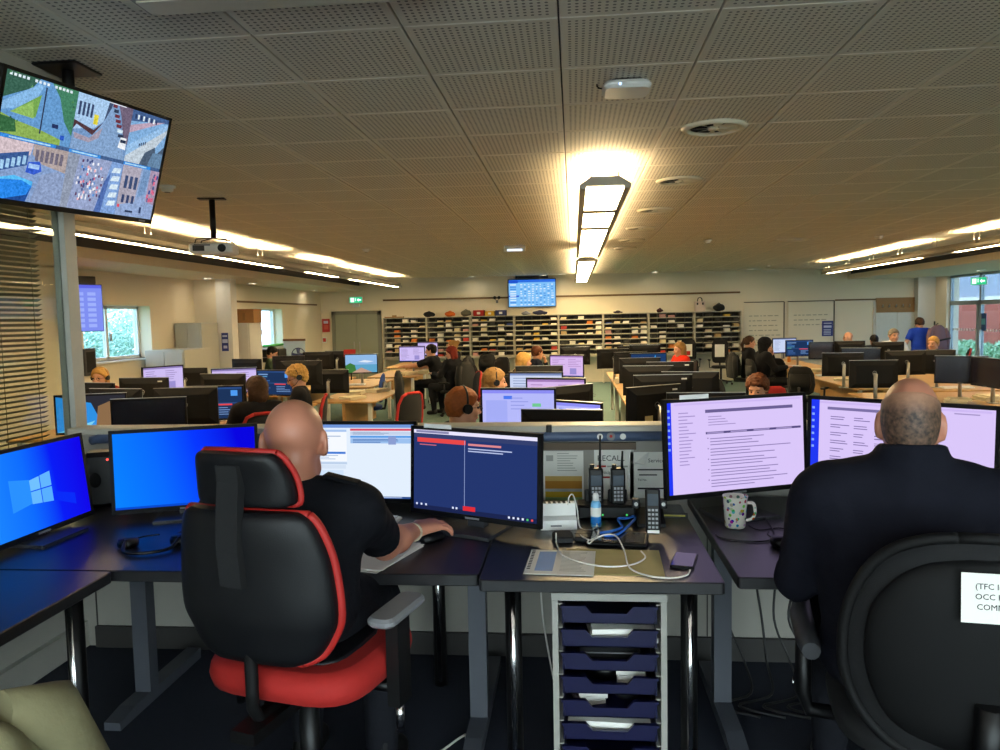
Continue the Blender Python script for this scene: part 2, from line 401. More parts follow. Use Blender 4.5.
MB().box(-.02, .02, -.72, .72, 1.74, 1.78).build('head_rail', SLAT, bl)
sp_ = MB(); sp_.M = T(rx=0) @ Matrix.Rotation(R(-28), 4, 'Y'); sp_.box(-.0125, .0125, -.72, .72, -.0006, .0006)
s0 = sp_.build('slat', SLAT, bl); s0.location = (0, 0, .02)
for k in range(1, 77):
    o = s0.copy(); COL.objects.link(o); o.location = (0, 0, .02+k*.0222)
for y in (-.6, 0, .45, .66): MB().cyl((0.014, y, 0), (0.014, y, 1.75), .0015, n=5).build('ladder_cord', SLAT, bl)

# ---------------------------------------------------------------- outside
struct(MB().box(-60, XL-.3, -20, 50, -.6, FZ-.02).add([], []).build('ground_lawn', mat('grass', '86a07a', .95, var=.3, scale=8, bump=.4, bscale=40)))
struct(MB().box(XR+.4, 60, -20, 50, -.6, FZ-.02).build('ground_lawn_right', MATS['grass']))
struct(MB().box(XL-.3, XR+.3, -40, Y0-.25, -.6, FZ-.02).build('ground_yard', mat('yard_paving', 'c4c2bc', .9)))
LEAF = mat('hedge_leaves', 'a3bfb0', .8, var=.35, scale=20)
LEAF2 = mat('pale_hedge_leaves', 'b4d0c0', .8, var=.35, scale=20)
def hedge(name, label, x0, y0, dx, dy, h, m, n=1500, cat='hedge', ls=1.0):
    b = MB(); rnd = random.Random(name)
    for i in range(n):
        u, v, w = rnd.random(), rnd.random(), rnd.random()**.7
        p = Vector((x0+dx*u, y0+dy*v, FZ+h*w*(0.8+.2*math.sin(u*9+v*7)))); s = (.12+.12*rnd.random())*ls
        a = Vector((rnd.gauss(0, 1), rnd.gauss(0, 1), rnd.gauss(0, 1))).normalized(); c = a.orthogonal().normalized(); d = a.cross(c)
        b.add([p-c*s, p+d*s*.5, p+c*s, p-d*s*.5], [(0, 1, 2, 3)])
    o = b.build(name, m); return tag(o, label, cat)
hedge('hedge', 'dark green hedge on the lawn outside the small window', -16, 10, 1.2, 18, 2.2, LEAF, 14000, ls=.45)
hedge('tree', 'pale green trees beyond the hedge on the window side', -24, 10, 3, 30, 5.0, LEAF2, 12000, 'tree', ls=.6)
hedge('hedge', 'trimmed green hedge outside the glazed doors', 13.5, 14, 1.0, 26, .7, mat('lawn_hedge_leaves', '8fb890', .8, var=.3, scale=20), 12000, ls=.5)
w = MB()
BRK = mat('red_brick', 'a5533f', .85, var=.2, scale=5, bump=.3)
bw = thing('brick_building', 'low red brick building beyond the hedge outside glazed doors', 'building', (17.5, 14, FZ))
MB().box(0, .4, 0, 30, 0, 2.15).build('brick_wall', BRK, bw); MB().box(-.1, .5, 0, 30, 2.15, 2.3).build('parapet', CREAMM, bw); MB().box(.2, 6, 0, 30, 2.3, 3.6).build('roof_slope', mat('grey_roof', '8d939c', .8), bw)
# ================================================================ lights
TUBE0 = emit('warm_tube_diffuser', WARM, PANEL_E); UPL = emit('warm_uplight', WARM, UP_E)
UPL2 = emit('warm_wide_uplight', WARM, UP_E*.42)
LIGHTG = mat('grey_light_housing', '8f8b80', .5, .2)
def pendant(name, label, X, zb, width, segs, upsegs, y0, y1, wires, TUBE=TUBE0, UPL=UPL, ins=.022):
    t = thing(name, label, 'ceiling light', (X, y0, zb), 0)
    w = width/2; L = y1-y0
    h = MB()
    h.prism([(-w, 0), (-w-.004, .03), (-w*.55, .085), (w*.55, .085), (w+.004, .03), (w, 0), (w-ins+.002, 0), (w-ins+.002, .02), (-w+ins-.002, .02), (-w+ins-.002, 0)], L, 'y')
    h.build('housing', LIGHTG, t)
    for a, b in segs: MB().box(-w+ins, w-ins, a-y0, b-y0, .004, .019).build('diffuser', TUBE, t)
    for s in (-1, 1): MB().box(s*w*.55-.004, s*w*.55+.004, 0, L, .08, .125).build('upper_lip', LIGHTG, t)
    for (a, b), (c, d) in zip(segs, segs[1:]): MB().box(-w+.02, w-.02, b-y0, c-y0, -.002, .02).build('divider', LIGHTG, t)
    for a, b in upsegs: MB().box(-w*.45, w*.45, a-y0, b-y0, .086, .1).build('uplight_diffuser', UPL, t)
    for y in wires:
        for s in (-1, 1): MB().cyl((s*w*.5, y-y0, .08), (s*w*.5, y-y0, CZ-zb), .003, n=5).build('hanging_wire', STEEL, t)
    return t
pendant('linear_pendant_light', 'long pendant light with white diffusers above the aisle between desk rows', .235, 2.38, .35,
        [(5.55, 6.6), (6.78, 7.85), (8.08, 11.7)], [(5.6, 11.7)], 5.48, 11.9, (5.8, 8.8, 11.6), ins=.045, UPL=UPL2)
CT, CUP = emit('fill_tube_diffuser', COOL, COOL_E), emit('fill_uplight', COOL, COOL_E*6)
for x in (-1.3, 1.6): pendant('linear_pendant_light', 'added unseen fill light above the open floor of the platform', x, 2.38, .35, [(-2.6, .4)], [(-2.6, .4)], -2.7, .5, (-2.3, .1), CT, CUP)['group'] = 'added platform fill lights'  # fill lights added behind the camera to brighten the foreground and near ceiling
pendant('linear_pendant_light', 'shorter pendant light above the aisle, closest to the wall screen', .235, 2.38, .35,
        [(13.1, 20.35)], [(13.1, 20.35)], 12.8, 20.5, (13.2, 16.6, 20.0), ins=.045, UPL=UPL2)
pendant('strip_pendant_light', 'long thin strip pendant light beside the small windows bay', -4.55, 2.34, .14,
        [(4.2, 11.8), (12.9, 14.7), (15.5, 19.9)], [(4.2, 11.6), (12.9, 14.5), (15.4, 19.8)], 4.0, 20.1, [5+1.5*k for k in range(11)])
pendant('strip_pendant_light', 'long thin strip pendant light beside the glazed door bay', 5.75, 2.34, .14,
        [(6.5, 12.3), (13.4, 18.2)], [(6.5, 12.0), (13.3, 18.2)], 6.0, 18.4, [6.5+1.3*k for k in range(10)])
SPOT = emit('downlight_glow', (1, .88, .68), SPOT_E)
def downlight(x, y, z, label, group):
    t = thing('downlight', label, 'ceiling light', (x, y, z), 0, group)
    MB().lathe([(.075, -.012), (.105, -.012), (.11, 0), (.075, 0)], 20, cap=False).build('trim_ring', WHITEP, t)
    MB().lathe([(.001, -.004), (.075, -.004), (.075, -.001), (.001, -.001)], 16).build('lamp', SPOT, t)
for px, py in ((472, 276.5), (562, 274), (655, 271.5), (751, 268.5), (545, 277)):
    p = at_z(px, py, CZ); downlight(p.x, min(p.y, 20.9), CZ, 'round recessed downlight in ceiling along the back wall', 'downlights along the back wall')
for px, py in ((208, 278), (252, 283), (314, 290)):
    p = at_z(px, py, SFZ); downlight(p.x, min(p.y, 20.8), SFZ, 'round recessed downlight in lowered ceiling over small windows', 'downlights over the small windows')
for px, py in ((931, 276), (981, 270)):
    p = at_z(px, py, SFZ); downlight(p.x, min(p.y, 20.8), SFZ, 'round recessed downlight in lowered ceiling over glazed doors', 'downlights over the glazed doors')

# ---------------------------------------------------------------- things on the ceiling
def vent(x, y, k):
    t = thing('ceiling_vent', ['large round ceiling vent next to the white wireless box', 'round ceiling vent, second from the white wireless box'][k] if k < 2 else 'round ceiling vent beside the aisle pendant light', 'vent', (x, y, CZ), 0, None if k < 2 else 'far round vents')
    VR = .195
    MB().lathe([(VR-.05, -.002), (VR-.045, -.018), (VR-.02, -.022), (VR, -.006), (VR, 0), (VR-.05, 0)], 32, cap=False).build('rim', CREAMM, t)
    MB().lathe([(.001, -.001), (VR-.05, -.001), (VR-.05, 0), (.001, 0)], 24).build('duct', mat('dark_void', '0c0c0c', .9), t)
    for i in range(8):
        a = 2*PI*i/8
        m = MB(); m.M = Matrix.Rotation(a, 4, 'Z'); m.add([(.03, -.008, -.004), (VR-.05, -.03, -.004), (VR-.05, .03, -.017), (.03, .008, -.014)], [(0, 1, 2, 3)]); m.build('vane', CREAMM, t)
    MB().lathe([(.001, -.02), (.035, -.018), (.04, -.003), (.001, -.003)], 16).build('hub', CREAMM, t)
for k, (x, y) in enumerate(((.86, 4.84), (.9, 6.68), (.89, 8.5), (.88, 10.2), (.89, 11.8), (.885, 13.2))): vent(x, y, k)
# wireless box
t = thing('wireless_access_point', 'white wireless box with blue light and stub cable on ceiling', 'access point', (.27, 3.86, CZ))
MB().rbox(-.115, .115, -.11, .11, -.05, -.012, .05, .014, 6).build('casing', WHITEP, t)
MB().rbox(-.08, .08, -.08, .08, -.012, 0, .03).build('mount', DARKGREY, t)
MB().cyl((-.035, -.1115, -.035), (-.035, -.108, -.035), .006, n=8).build('status_light', emit('blue_led', (.3, .5, 1), 3), t)
MB().tube([(-.1, .02, -.02), (-.13, .02, -.015), (-.14, .01, -.008), (-.14, 0, 0)], .004, 6).build('stub_cable', BLACKP, t)
# smoke detectors and small ceiling fittings
def detector(px, py, label, z=CZ):
    p = at_z(px, py, z)
    t = thing('smoke_detector', label, 'smoke detector', (p.x, p.y, z)); MB().lathe([(.03, -.05), (.045, -.042), (.05, -.02), (.065, -.016), (.068, 0), (.001, 0)], 16).build('casing', WHITEP, t)
    MB().lathe([(.001, -.056), (.02, -.054), (.028, -.048), (.001, -.046)], 12).build('sensor', GREYP, t)
detector(167, 186, 'white smoke detector on ceiling by the hanging camera screen'); detector(366, 249, 'small white detector on ceiling near exit sign')
detector(708, 240, 'white cone detector on ceiling right of pendant light'); detector(879, 236, 'white detector on ceiling above the whiteboards')
detector(769, 265, 'small white detector on ceiling next to the flat vent grille')
p = at_z(515, 246, CZ); t = thing('emergency_light_box', 'small box light with pale blue lens on the ceiling', 'emergency light', (p.x, p.y, CZ))
MB().rbox(-.17, .17, -.06, .06, -.09, 0, .01).build('casing', CREAMM, t); MB().box(-.12, .12, -.063, -.058, -.085, -.05).build('lens', emit('lens_glow', (.7, .8, 1), 1.2), t)
p = at_z(790, 240, CZ); t = thing('vent_grille', 'flat rectangular white vent grille in the ceiling', 'vent', (p.x, p.y, CZ))
b = MB(); b.box(-.26, .26, -.22, -.18, -.012, 0); b.box(-.26, .26, .18, .22, -.012, 0); b.box(-.26, -.22, -.18, .18, -.012, 0); b.box(.22, .26, -.18, .18, -.012, 0); b.build('frame', CREAMM, t)
for k in range(8):
    m = MB(); m.M = T((0, -.16+.045*k, -.004), rx=R(35)); m.box(-.22, .22, -.016, .016, -.001, .001); m.build('louvre', CREAMM, t)
# plain light box at the photographer's end
t = thing('ceiling_light_box', 'unlit grey strip light box on ceiling close to photographer', 'ceiling light', (-.9, 2.57, CZ))
MB().rbox(-.55, .5, -.07, .07, -.05, 0, .01).build('body', LIGHTG, t); MB().rbox(-.6, -.55, -.05, .05, -.04, 0, .01).build('end_cap', CREAMM, t); MB().box(-.53, .48, -.055, .055, -.056, -.048).build('lens', mat('frosted_lens', 'c8c4b4', .4), t)
# projector
t = thing('projector', 'white projector hanging from a black ceiling pole', 'projector', (-3.22, 6.75, CZ), R(12))
MB().rbox(-.12, .12, -.05, .05, -.012, 0, .01).build('ceiling_plate', BLACKP, t); MB().cyl((0, 0, -.01), (0, 0, -.36), .026).build('pole', BLACKP, t)
b = MB()
for sx in (-1, 1):
    for sy in (-1, 1): b.tube([(0, 0, -.355), (sx*.13, sy*.09, -.37), (sx*.14, sy*.1, -.41)], .006, 6)
b.build('bracket', BLACKP, t)
o = MB().rbox(-.19, .19, -.14, .14, -.5, -.41, .025, .015).build('casing', WHITEP, t)
MB().cyl((.1, -.137, -.455), (.1, -.155, -.455), .036, .034).build('lens', BLACKP, o); MB().box(-.15, -.05, -.142, -.137, -.48, -.43).build('grille', DARKGREY, o); MB().rbox(-.14, .0, -.143, -.135, -.435, -.42, .003).build('grille', GREYP, o)
MB().tube([(.02, 0, -.3), (.1, .04, -.34), (.16, .1, -.4), (.12, .14, -.44)], .005, 6).build('cable', BLACKP, t)
p = at_z(97, 214, CZ)
# exit signs
def exit_sign(name, label, loc, rz, green):
    t = thing(name, label, 'exit sign', loc, rz)
    MB().rbox(-.19, .19, -.02, .02, -.09, .09, .008).build('casing', WHITEP, t)
    MB().box(-.18, .18, -.0235, -.02, -.08, .08).build('face', emit('exit_green', (.02, .5, .22), 1.0), t)
    b = MB()
    b.box(-.15, -.05, -.026, -.0235, -.06, .06)
    b.prism([(.03, .0), (.08, .05), (.08, .02), (.15, .02), (.15, -.02), (.08, -.02), (.08, -.05)], .0025, 'y', -.026); b.box(-.02, .0, -.026, -.0235, -.03, .02); b.sphere((-.01, -.0248, .04), (.014, .0015, .014), 8, 5)
    b.build('pictogram', emit('exit_white', (.8, 1, .9), 1.2), t); return t
p = at_y(356, 300, YB-.05); t = exit_sign('exit_sign', 'green exit sign above the double door', (p.x, YB-.05, p.z), 0, 1)
MB().rbox(-.1, .1, -.03, .03, -.2, -.1, .01).build('lamp_box', WHITEP, t)
p = at_x(981, 281, XR-.02); t = exit_sign('exit_sign', 'green exit sign over the glazed doors', (XR-.06, p.y, p.z), R(-60), 1)
MB().cyl((0, 0, .08), (0, 0, SFZ-p.z), .01).build('hanging_rod', STEEL, t)

# ---------------------------------------------------------------- big hanging camera screen
TVM = Matrix.Translation((-2.085, 3.216, 2.238))
yaw, tilt, rol = 1.378, .311, .013
rv = Vector((math.cos(yaw), math.sin(yaw), 0)); nv = Vector((math.sin(yaw)*math.cos(tilt), -math.cos(yaw)*math.cos(tilt), -math.sin(tilt)))
uv = rv.cross(nv)*-1
if uv.z < 0: uv = -uv
r2 = rv*math.cos(rol)+uv*math.sin(rol); u2 = -rv*math.sin(rol)+uv*math.cos(rol)
t = thing('hanging_screen', 'large screen hanging from ceiling showing six street camera views', 'screen')
mw = Matrix((r2, -nv, u2)).transposed().to_4x4(); mw.translation = (-2.085, 3.216, 2.238); t.matrix_world = mw
TW, TH = .90, .52     # local x right, y away from viewer, z up
b = MB(); b.rbox(-TW/2, TW/2, 0, .035, -TH/2, TH/2, .004); b.box(-.3, .3, .035, .06, -.2, .18)
b.box(-TW/2, TW/2, -.006, 0, -TH/2, -TH/2+.022); b.box(-TW/2, TW/2, -.006, 0, TH/2-.014, TH/2); b.box(-TW/2, -TW/2+.014, -.006, 0, -TH/2, TH/2); b.box(TW/2-.014, TW/2, -.006, 0, -TH/2, TH/2)
b.build('casing', BLACKP, t)
MB().box(TW/2-.09, TW/2-.05, -.0075, -.006, -TH/2+.007, -TH/2+.015).build('maker_mark', GREYP, t)
class Pic:
    """flat picture drawn with coloured pieces in 0..1 coordinates on a screen of size w,h (local x,z plane facing -y)"""
    def __init__(s, w, h, zc=0, y=-.001): s.b = MB(); s.w = w; s.h = h; s.n = 0; s.zc = zc; s.y = y; s.b.keep = True; s.noisy = False
    def poly(s, pts, color, win=None):
        if win: x0, y0, x1, y1 = win; pts = [(x0+u*(x1-x0), y0+v*(y1-y0)) for u, v in pts]
        s.n += 1; y = s.y-.00002*s.n
        a = sum(pts[i][0]*pts[(i+1) % len(pts)][1]-pts[(i+1) % len(pts)][0]*pts[i][1] for i in range(len(pts)))
        if a < 0: pts = pts[::-1]
        s.b.mat(color if not isinstance(color, (str, tuple)) else (pixn if s.noisy else pix)(color))
        s.b.add([((u-.5)*s.w, y, (v-.5)*s.h+s.zc) for u, v in pts], [tuple(range(len(pts)))]); return s
    def rect(s, x0, y0, x1, y1, color, win=None): return s.poly([(x0, y0), (x1, y0), (x1, y1), (x0, y1)], color, win)
    def lines(s, x0, x1, y0, y1, n, color, rnd, th=.4, win=None):
        for k in range(n):
            y = y1-(k+.5)*(y1-y0)/n; q = (y1-y0)/n*th
            s.rect(x0, y-q/2, x0+(x1-x0)*(.45+.55*rnd.random()), y+q/2, color, win)
        return s
    def build(s, parent, name='screen'): return s.b.build(name, None, parent)
rnd = random.Random(5)
pc = Pic(TW-.028, TH-.036, .004); pc.noisy = True
pc.rect(0, 0, 1, 1, '3d5a86')
a = (0, .515, .385, 1)      # park road
pc.rect(0, 0, 1, 1, '5f93c6', a); pc.poly([(0, .55), (0, 1), (.45, 1), (.36, .82)], '2f5a4a', a); pc.poly([(.62, 1), (1, 1), (1, .2), (.86, .42), (.75, .8)], '3c7a5c', a)
pc.poly([(0, .48), (.45, .92), (.52, .92), (.4, .55), (0, .35)], '7fb0dc', a); pc.poly([(.18, .42), (.5, .76), (.46, .36)], '6f9f4a', a); pc.poly([(.12, .36), (.4, .62), (.44, .34)], '8ab45c', a)
pc.poly([(0, 0), (0, .32), (.2, .25), (.5, .2), (.85, .1), (.85, 0)], '86a850', a); pc.poly([(0, 0), (0, .28), (.2, .26), (.24, .06)], '2c6038', a)
pc.rect(.54, .12, .56, .9, '24324e', a); pc.rect(.7, .27, .79, .34, '182a58', a); pc.rect(.84, .1, .9, .18, '1f4fb8', a)
for k in range(16): pc.rect(.05+.055*k, .93, .085+.055*k, .975, 'd8ecff', a) if k not in (5, 10) else None
for k in range(40):
    x, y = rnd.random(), rnd.random(); (pc.poly([(x, y), (x+.04, y+.02), (x+.02, y+.05)], rnd.choice(('49804c', '2a5640', '5c9460')), a) if (y > .8 and x < .4) or (y > .6 and x > .8) or (y < .25 and x < .22) else None)
a = (.385, .515, .735, 1)   # corner shop street
pc.rect(0, 0, 1, 1, '6d8fbb', a); pc.poly([(0, .35), (.0, 1), (.55, 1), (.5, .62), (.35, .45)], '9fc0e2', a); pc.poly([(0, .35), (.05, .45), (.35, .32), (.5, .52), (.5, .6), (.35, .42), (0, .52)], '4a2e34', a)
pc.poly([(.5, .62), (.55, 1), (.62, 1), (.58, .8)], '3a4a68', a); pc.poly([(.72, 1), (1, 1), (1, .3), (.9, .42), (.8, .8)], '6a5c72', a); pc.poly([(.5, .6), (.62, .95), (.7, .95), (.98, .05), (.98, 0), (0, 0), (.02, .3), (.3, .25)], '7c9bc2', a)
pc.poly([(.02, .3), (.3, .26), (.5, .5), (.46, .3), (.3, .18), (.05, .2)], '9d93a4', a); pc.rect(.32, .52, .4, .7, 'd8cc3a', a)
for k in range(4): pc.rect(.04+.07*k, .62, .08+.07*k, .86, '2f3f63', a)
for k in range(7): pc.rect(.62+.03*k, .92-.085*k, .70+.035*k, .98-.085*k, rnd.choice(('26344e', 'c8dcf4', '6a2c3a', '3a5a90')), a)
pc.poly([(.83, .22), (.86, .42), (.97, .42), (.98, .2)], 'e8f2ff', a); pc.rect(.86, .32, .97, .38, '22304a', a); pc.lines(.55, .95, .98, 1, 1, 'e0e8ff', rnd, .8, a)
a = (.735, .515, 1, 1)      # bridge
pc.rect(0, 0, 1, 1, '7aa6d2', a); pc.poly([(0, .78), (0, 1), (1, 1), (1, .92)], '3e5c8c', a); pc.poly([(0, .3), (1, .92), (1, .78), (0, .08)], '8fb6dc', a); pc.poly([(0, .55), (0, .7), (.5, .85), (.9, .93)], 'b49cb0', a)
pc.poly([(0, .0), (0, .1), (1, .8), (1, .7), (.45, .0)], 'b7c4cf', a); pc.poly([(.4, 0), (.5, .25), (.75, .4), (.8, .25), (1, .45), (1, 0)], '46586e', a); pc.poly([(.62, 0), (.72, .28), (1, .3), (1, 0)], '5f7f9e', a)
for k in range(9): pc.rect(.08+.07*k, .84, .12+.07*k, .93, 'd6e8ff' if k % 2 else '23355c', a)
for k in range(4): pc.rect(.3+.05*k, .34+.02*k, .33+.05*k, .4+.02*k, '2a3a58', a)
pc.rect(0, .485, .31, .512, '2f86d8'); pc.rect(.385, .482, .58, .512, '2f86d8'); pc.rect(.735, .482, .93, .512, '2f86d8')
for x0, x1 in ((.06, .28), (.4, .56), (.745, .9)): pc.rect(x0, .492, x1, .504, 'a8d4ff')
a = (0, 0, .385, .483)      # bus street
pc.rect(0, 0, 1, 1, '7f99c4', a); pc.poly([(0, .55), (0, 1), (.5, 1), (.47, .8), (.2, .6)], 'c9b7bd', a); pc.poly([(0, .4), (0, .7), (.45, .86), (.45, .62)], '31548e', a); pc.poly([(.5, 1), (1, 1), (1, .6), (.65, .68), (.5, .82)], 'a89a98', a)
for k in range(6): pc.rect(.03+.07*k, .45+.035*k, .075+.07*k, .6+.035*k, '9cc6ee', a)
for k in range(6): pc.rect(.54+.07*k, .72, .585+.07*k, .92, '6a6476', a)
pc.poly([(0, 0), (0, .3), (.42, .36), (.56, .28), (.5, 0)], '1c7fe0', a); pc.poly([(0, .3), (.3, .42), (.56, .36), (.56, .28), (.4, .36)], '4fb4ff', a); pc.poly([(.2, 0), (.5, .12), (.55, .28), (.5, 0)], '14458c', a)
pc.poly([(.44, .5), (.46, .68), (.62, .72), (.66, .56), (.56, .48)], '2f58c8', a); pc.rect(.47, .58, .62, .66, '9cc0ff', a); pc.poly([(.56, 0), (.66, .5), (.9, .62), (1, .5), (1, 0)], '8698bc', a); pc.rect(.02, .3, .05, .38, 'd83a4a', a)
a = (.385, 0, .735, .483)   # market square
pc.rect(0, 0, 1, 1, '8f9cc0', a); pc.poly([(0, 0), (0, 1), (.2, 1), (.12, 0)], '8a94a8', a); pc.poly([(.62, 0), (.78, 1), (1, 1), (1, 0)], '7a9cd0', a); pc.poly([(.6, 0), (.7, .6), (.8, .8), (.72, 0)], '4a68a8', a)
for k in range(70):
    x, y = .2+.45*rnd.random(), .15+.75*rnd.random(); c = rnd.choice(('d06a84', '3a4a80', 'e8e8ff', '5d3a5a', '4f8ad0', 'f0b0b8')); pc.rect(x, y, x+.03, y+.05, c, a)
for k in range(5): pc.poly([(.8, .15+.16*k), (.83, .25+.16*k), (.97, .27+.16*k), (.96, .17+.16*k)], 'd0e4ff', a)
for k in range(3): pc.rect(.28+.06*k, .2, .3+.06*k, .3, 'e8f4ff', a)
a = (.735, 0, 1, .483)      # terrace
pc.rect(0, 0, 1, 1, '8aa0c8', a); pc.poly([(0, .2), (0, 1), (.5, 1), (.45, .3)], 'a59fae', a); pc.poly([(.5, .4), (.55, 1), (.75, 1), (.7, .5)], '6f8fb8', a); pc.poly([(.75, .35), (.75, 1), (1, 1), (1, .3)], 'a38fa8', a)
for k in range(3): pc.rect(.1+.13*k, .55, .18+.13*k, .8, '33466e', a); pc.rect(.1+.13*k, .26, .17+.13*k, .42, '2c3c66', a)
for k in range(16): x = .75+.22*rnd.random(); y = .35+.55*rnd.random(); pc.rect(x, y, x+.05, y+.08, rnd.choice(('2c4690', 'd06080', '4a5a88')), a)
pc.rect(.02, .16, .08, .22, 'e04858', a); pc.rect(.25, .08, .45, .12, '20304e', a); pc.rect(.62, .1, .68, .22, '283a60', a)
pc.build(t, 'screen')
# mount to the ceiling
inv = mw.inverted()
o = MB().box(-.08, .08, .06, .09, -.1, .1).build('bracket_plate', BLACKP, t)
b = MB(); b.M = inv; q = mw @ Vector((0, .09, .05)); b.tube([tuple(q), (q.x-.02, q.y+.02, 2.56), (q.x-.02, q.y+.02, CZ)], .025, 10); b.build('ceiling_pole', BLACKP, t)
b = MB(); b.M = inv; b.rbox(q.x-.12, q.x+.08, q.y-.08, q.y+.12, CZ-.012, CZ, .01); b.build('ceiling_plate', BLACKP, t)
# ================================================================ people: smooth bodies from blended limb shapes
def surface(f, org, h):
    """naive surface nets over a numpy field"""
    s = f < 0; nx, ny, nz = f.shape
    c = [s[dx:nx-1+dx, dy:ny-1+dy, dz:nz-1+dz] for dx in (0, 1) for dy in (0, 1) for dz in (0, 1)]
    cnt = sum(q.astype(np.int8) for q in c); act = (cnt > 0) & (cnt < 8)
    I = np.argwhere(act); idx = -np.ones(act.shape, np.int64); idx[act] = np.arange(len(I))
    acc = np.zeros((len(I), 3)); num = np.zeros(len(I))
    cor = [(a, b, d) for a in (0, 1) for b in (0, 1) for d in (0, 1)]
    F = {q: f[I[:, 0]+q[0], I[:, 1]+q[1], I[:, 2]+q[2]] for q in cor}
    for a in cor:
        for ax in range(3):
            if a[ax] == 0:
                b = list(a); b[ax] = 1; b = tuple(b); fa, fb = F[a], F[b]; m = (fa < 0) != (fb < 0)
                t = np.where(m, fa/np.where(m, fa-fb, 1), 0); p = np.tile(np.array(a, float), (len(I), 1)); p[:, ax] += t
                acc[m] += p[m]; num[m] += 1
    V = (I+acc/num[:, None])*h+org
    faces = []
    for ax in range(3):
        o1, o2 = [k for k in range(3) if k != ax]
        sa = [slice(0, n_) for n_ in f.shape]; sb = list(sa); sa[ax] = slice(0, f.shape[ax]-1); sb[ax] = slice(1, None)
        E_ = np.argwhere(s[tuple(sa)] != s[tuple(sb)]); ok = (E_[:, o1] > 0) & (E_[:, o2] > 0) & (E_[:, o1] < f.shape[o1]-1) & (E_[:, o2] < f.shape[o2]-1); E_ = E_[ok]
        def cell(d1, d2):
            q = E_.copy(); q[:, o1] -= d1; q[:, o2] -= d2; return idx[q[:, 0], q[:, 1], q[:, 2]]
        Q = np.stack([cell(0, 0), cell(1, 0), cell(1, 1), cell(0, 1)], 1)
        fl = s[E_[:, 0], E_[:, 1], E_[:, 2]] != (ax == 1)
        Q[~fl] = Q[~fl][:, ::-1]; faces.append(Q)
    return V, np.concatenate(faces)
def V3(p): return np.array(p, float)
FINE = {}
def cone(p0, r0, p1, r1, clip=None): return ('c', V3(p0), r0, V3(p1), r1, clip)
def ell(c, r, rot=None, clip=None): return ('e', V3(c), V3(r), None if rot is None else np.array(rot), clip)
def grow(prims, g):
    out = []
    for q in prims:
        out.append(('c', q[1], q[2]+g, q[3], q[4]+g, q[5]) if q[0] == 'c' else ('e', q[1], q[2]+g, q[3], q[4]))
    return out
def field(prims, h, k):
    lo = np.array([1e9]*3); hi = -lo; bb = []
    for q in prims:
        if q[0] == 'c': a = np.minimum(q[1]-q[2], q[3]-q[4]); b = np.maximum(q[1]+q[2], q[3]+q[4])
        else: r = max(q[2]); a, b = q[1]-r, q[1]+r
        bb.append((a, b)); lo = np.minimum(lo, a); hi = np.maximum(hi, b)
    lo -= 4*h; hi += 4*h; n_ = np.ceil((hi-lo)/h).astype(int)+1
    f = np.full(n_, .09, np.float32); mg = .035
    for q, (a, b) in zip(prims, bb):
        i0 = np.maximum(((a-mg-lo)/h).astype(int), 0); i1 = np.minimum(((b+mg-lo)/h).astype(int)+2, n_)
        X, Y, Z = np.meshgrid(*[(lo[d]+h*np.arange(i0[d], i1[d])).astype(np.float32) for d in range(3)], indexing='ij')
        if q[0] == 'c':
            p0, r0, p1, r1, cl = q[1:]; ba = p1-p0; L = max(ba@ba, 1e-9)
            t = np.clip(((X-p0[0])*ba[0]+(Y-p0[1])*ba[1]+(Z-p0[2])*ba[2])/L, 0, 1)
            d = np.sqrt((X-p0[0]-ba[0]*t)**2+(Y-p0[1]-ba[1]*t)**2+(Z-p0[2]-ba[2]*t)**2)-(r0+(r1-r0)*t)
        else:
            c, r, rot, cl = q[1:]; x, y, z = X-c[0], Y-c[1], Z-c[2]
            if rot is not None: x, y, z = (rot[0, 0]*x+rot[1, 0]*y+rot[2, 0]*z, rot[0, 1]*x+rot[1, 1]*y+rot[2, 1]*z, rot[0, 2]*x+rot[1, 2]*y+rot[2, 2]*z)
            k0 = np.sqrt((x/r[0])**2+(y/r[1])**2+(z/r[2])**2); k1 = np.sqrt((x/r[0]**2)**2+(y/r[1]**2)**2+(z/r[2]**2)**2)+1e-6; d = k0*(k0-1)/k1
        if cl is not None:
            for cp, cn in cl: d = np.maximum(d, (X-cp[0])*cn[0]+(Y-cp[1])*cn[1]+(Z-cp[2])*cn[2])
        sl = tuple(slice(i0[k_], i1[k_]) for k_ in range(3)); g_ = f[sl]
        kk = FINE.get(id(q), (None, k))[1]; hh = np.clip(.5+.5*(g_-d)/kk, 0, 1); f[sl] = g_*(1-hh)+d*hh-kk*hh*(1-hh)
    return f, lo
def blob(name, prims, h, m, parent=None, k=.025, wrinkle=0, wscale=9, carve=None):
    f, lo = field(prims, h, k)
    if carve: 
        X, Y, Z = np.meshgrid(*[(lo[d]+h*np.arange(f.shape[d])).astype(np.float32) for d in range(3)], indexing='ij')
        f = carve(f, X, Y, Z)
    V, Q = surface(f, lo, h)
    me = bpy.data.meshes.new(name); me.from_pydata(V.tolist(), [], Q.tolist()); me.update()
    if wrinkle:
        N = np.zeros(len(V)*3); me.vertices.foreach_get('normal', N); N = N.reshape(-1, 3)
        D = np.array([noise.noise(Vector(v)*wscale)+.5*noise.noise(Vector(v)*wscale*2.3) for v in V.tolist()])
        V = V+N*(D*wrinkle)[:, None]; me.vertices.foreach_set('co', V.ravel()); me.update()
    me.polygons.foreach_set('use_smooth', [True]*len(me.polygons)); me.materials.append(m)
    o = bpy.data.objects.new(name, me); COL.objects.link(o)
    if parent: o.parent = parent
    return o
def rot_m(yaw=0, pitch=0, roll=0):   # yaw + = to the person's left, pitch + = looking down
    return np.array(Matrix.Rotation(yaw, 3, 'Z') @ Matrix.Rotation(-pitch, 3, 'X') @ Matrix.Rotation(roll, 3, 'Y'))
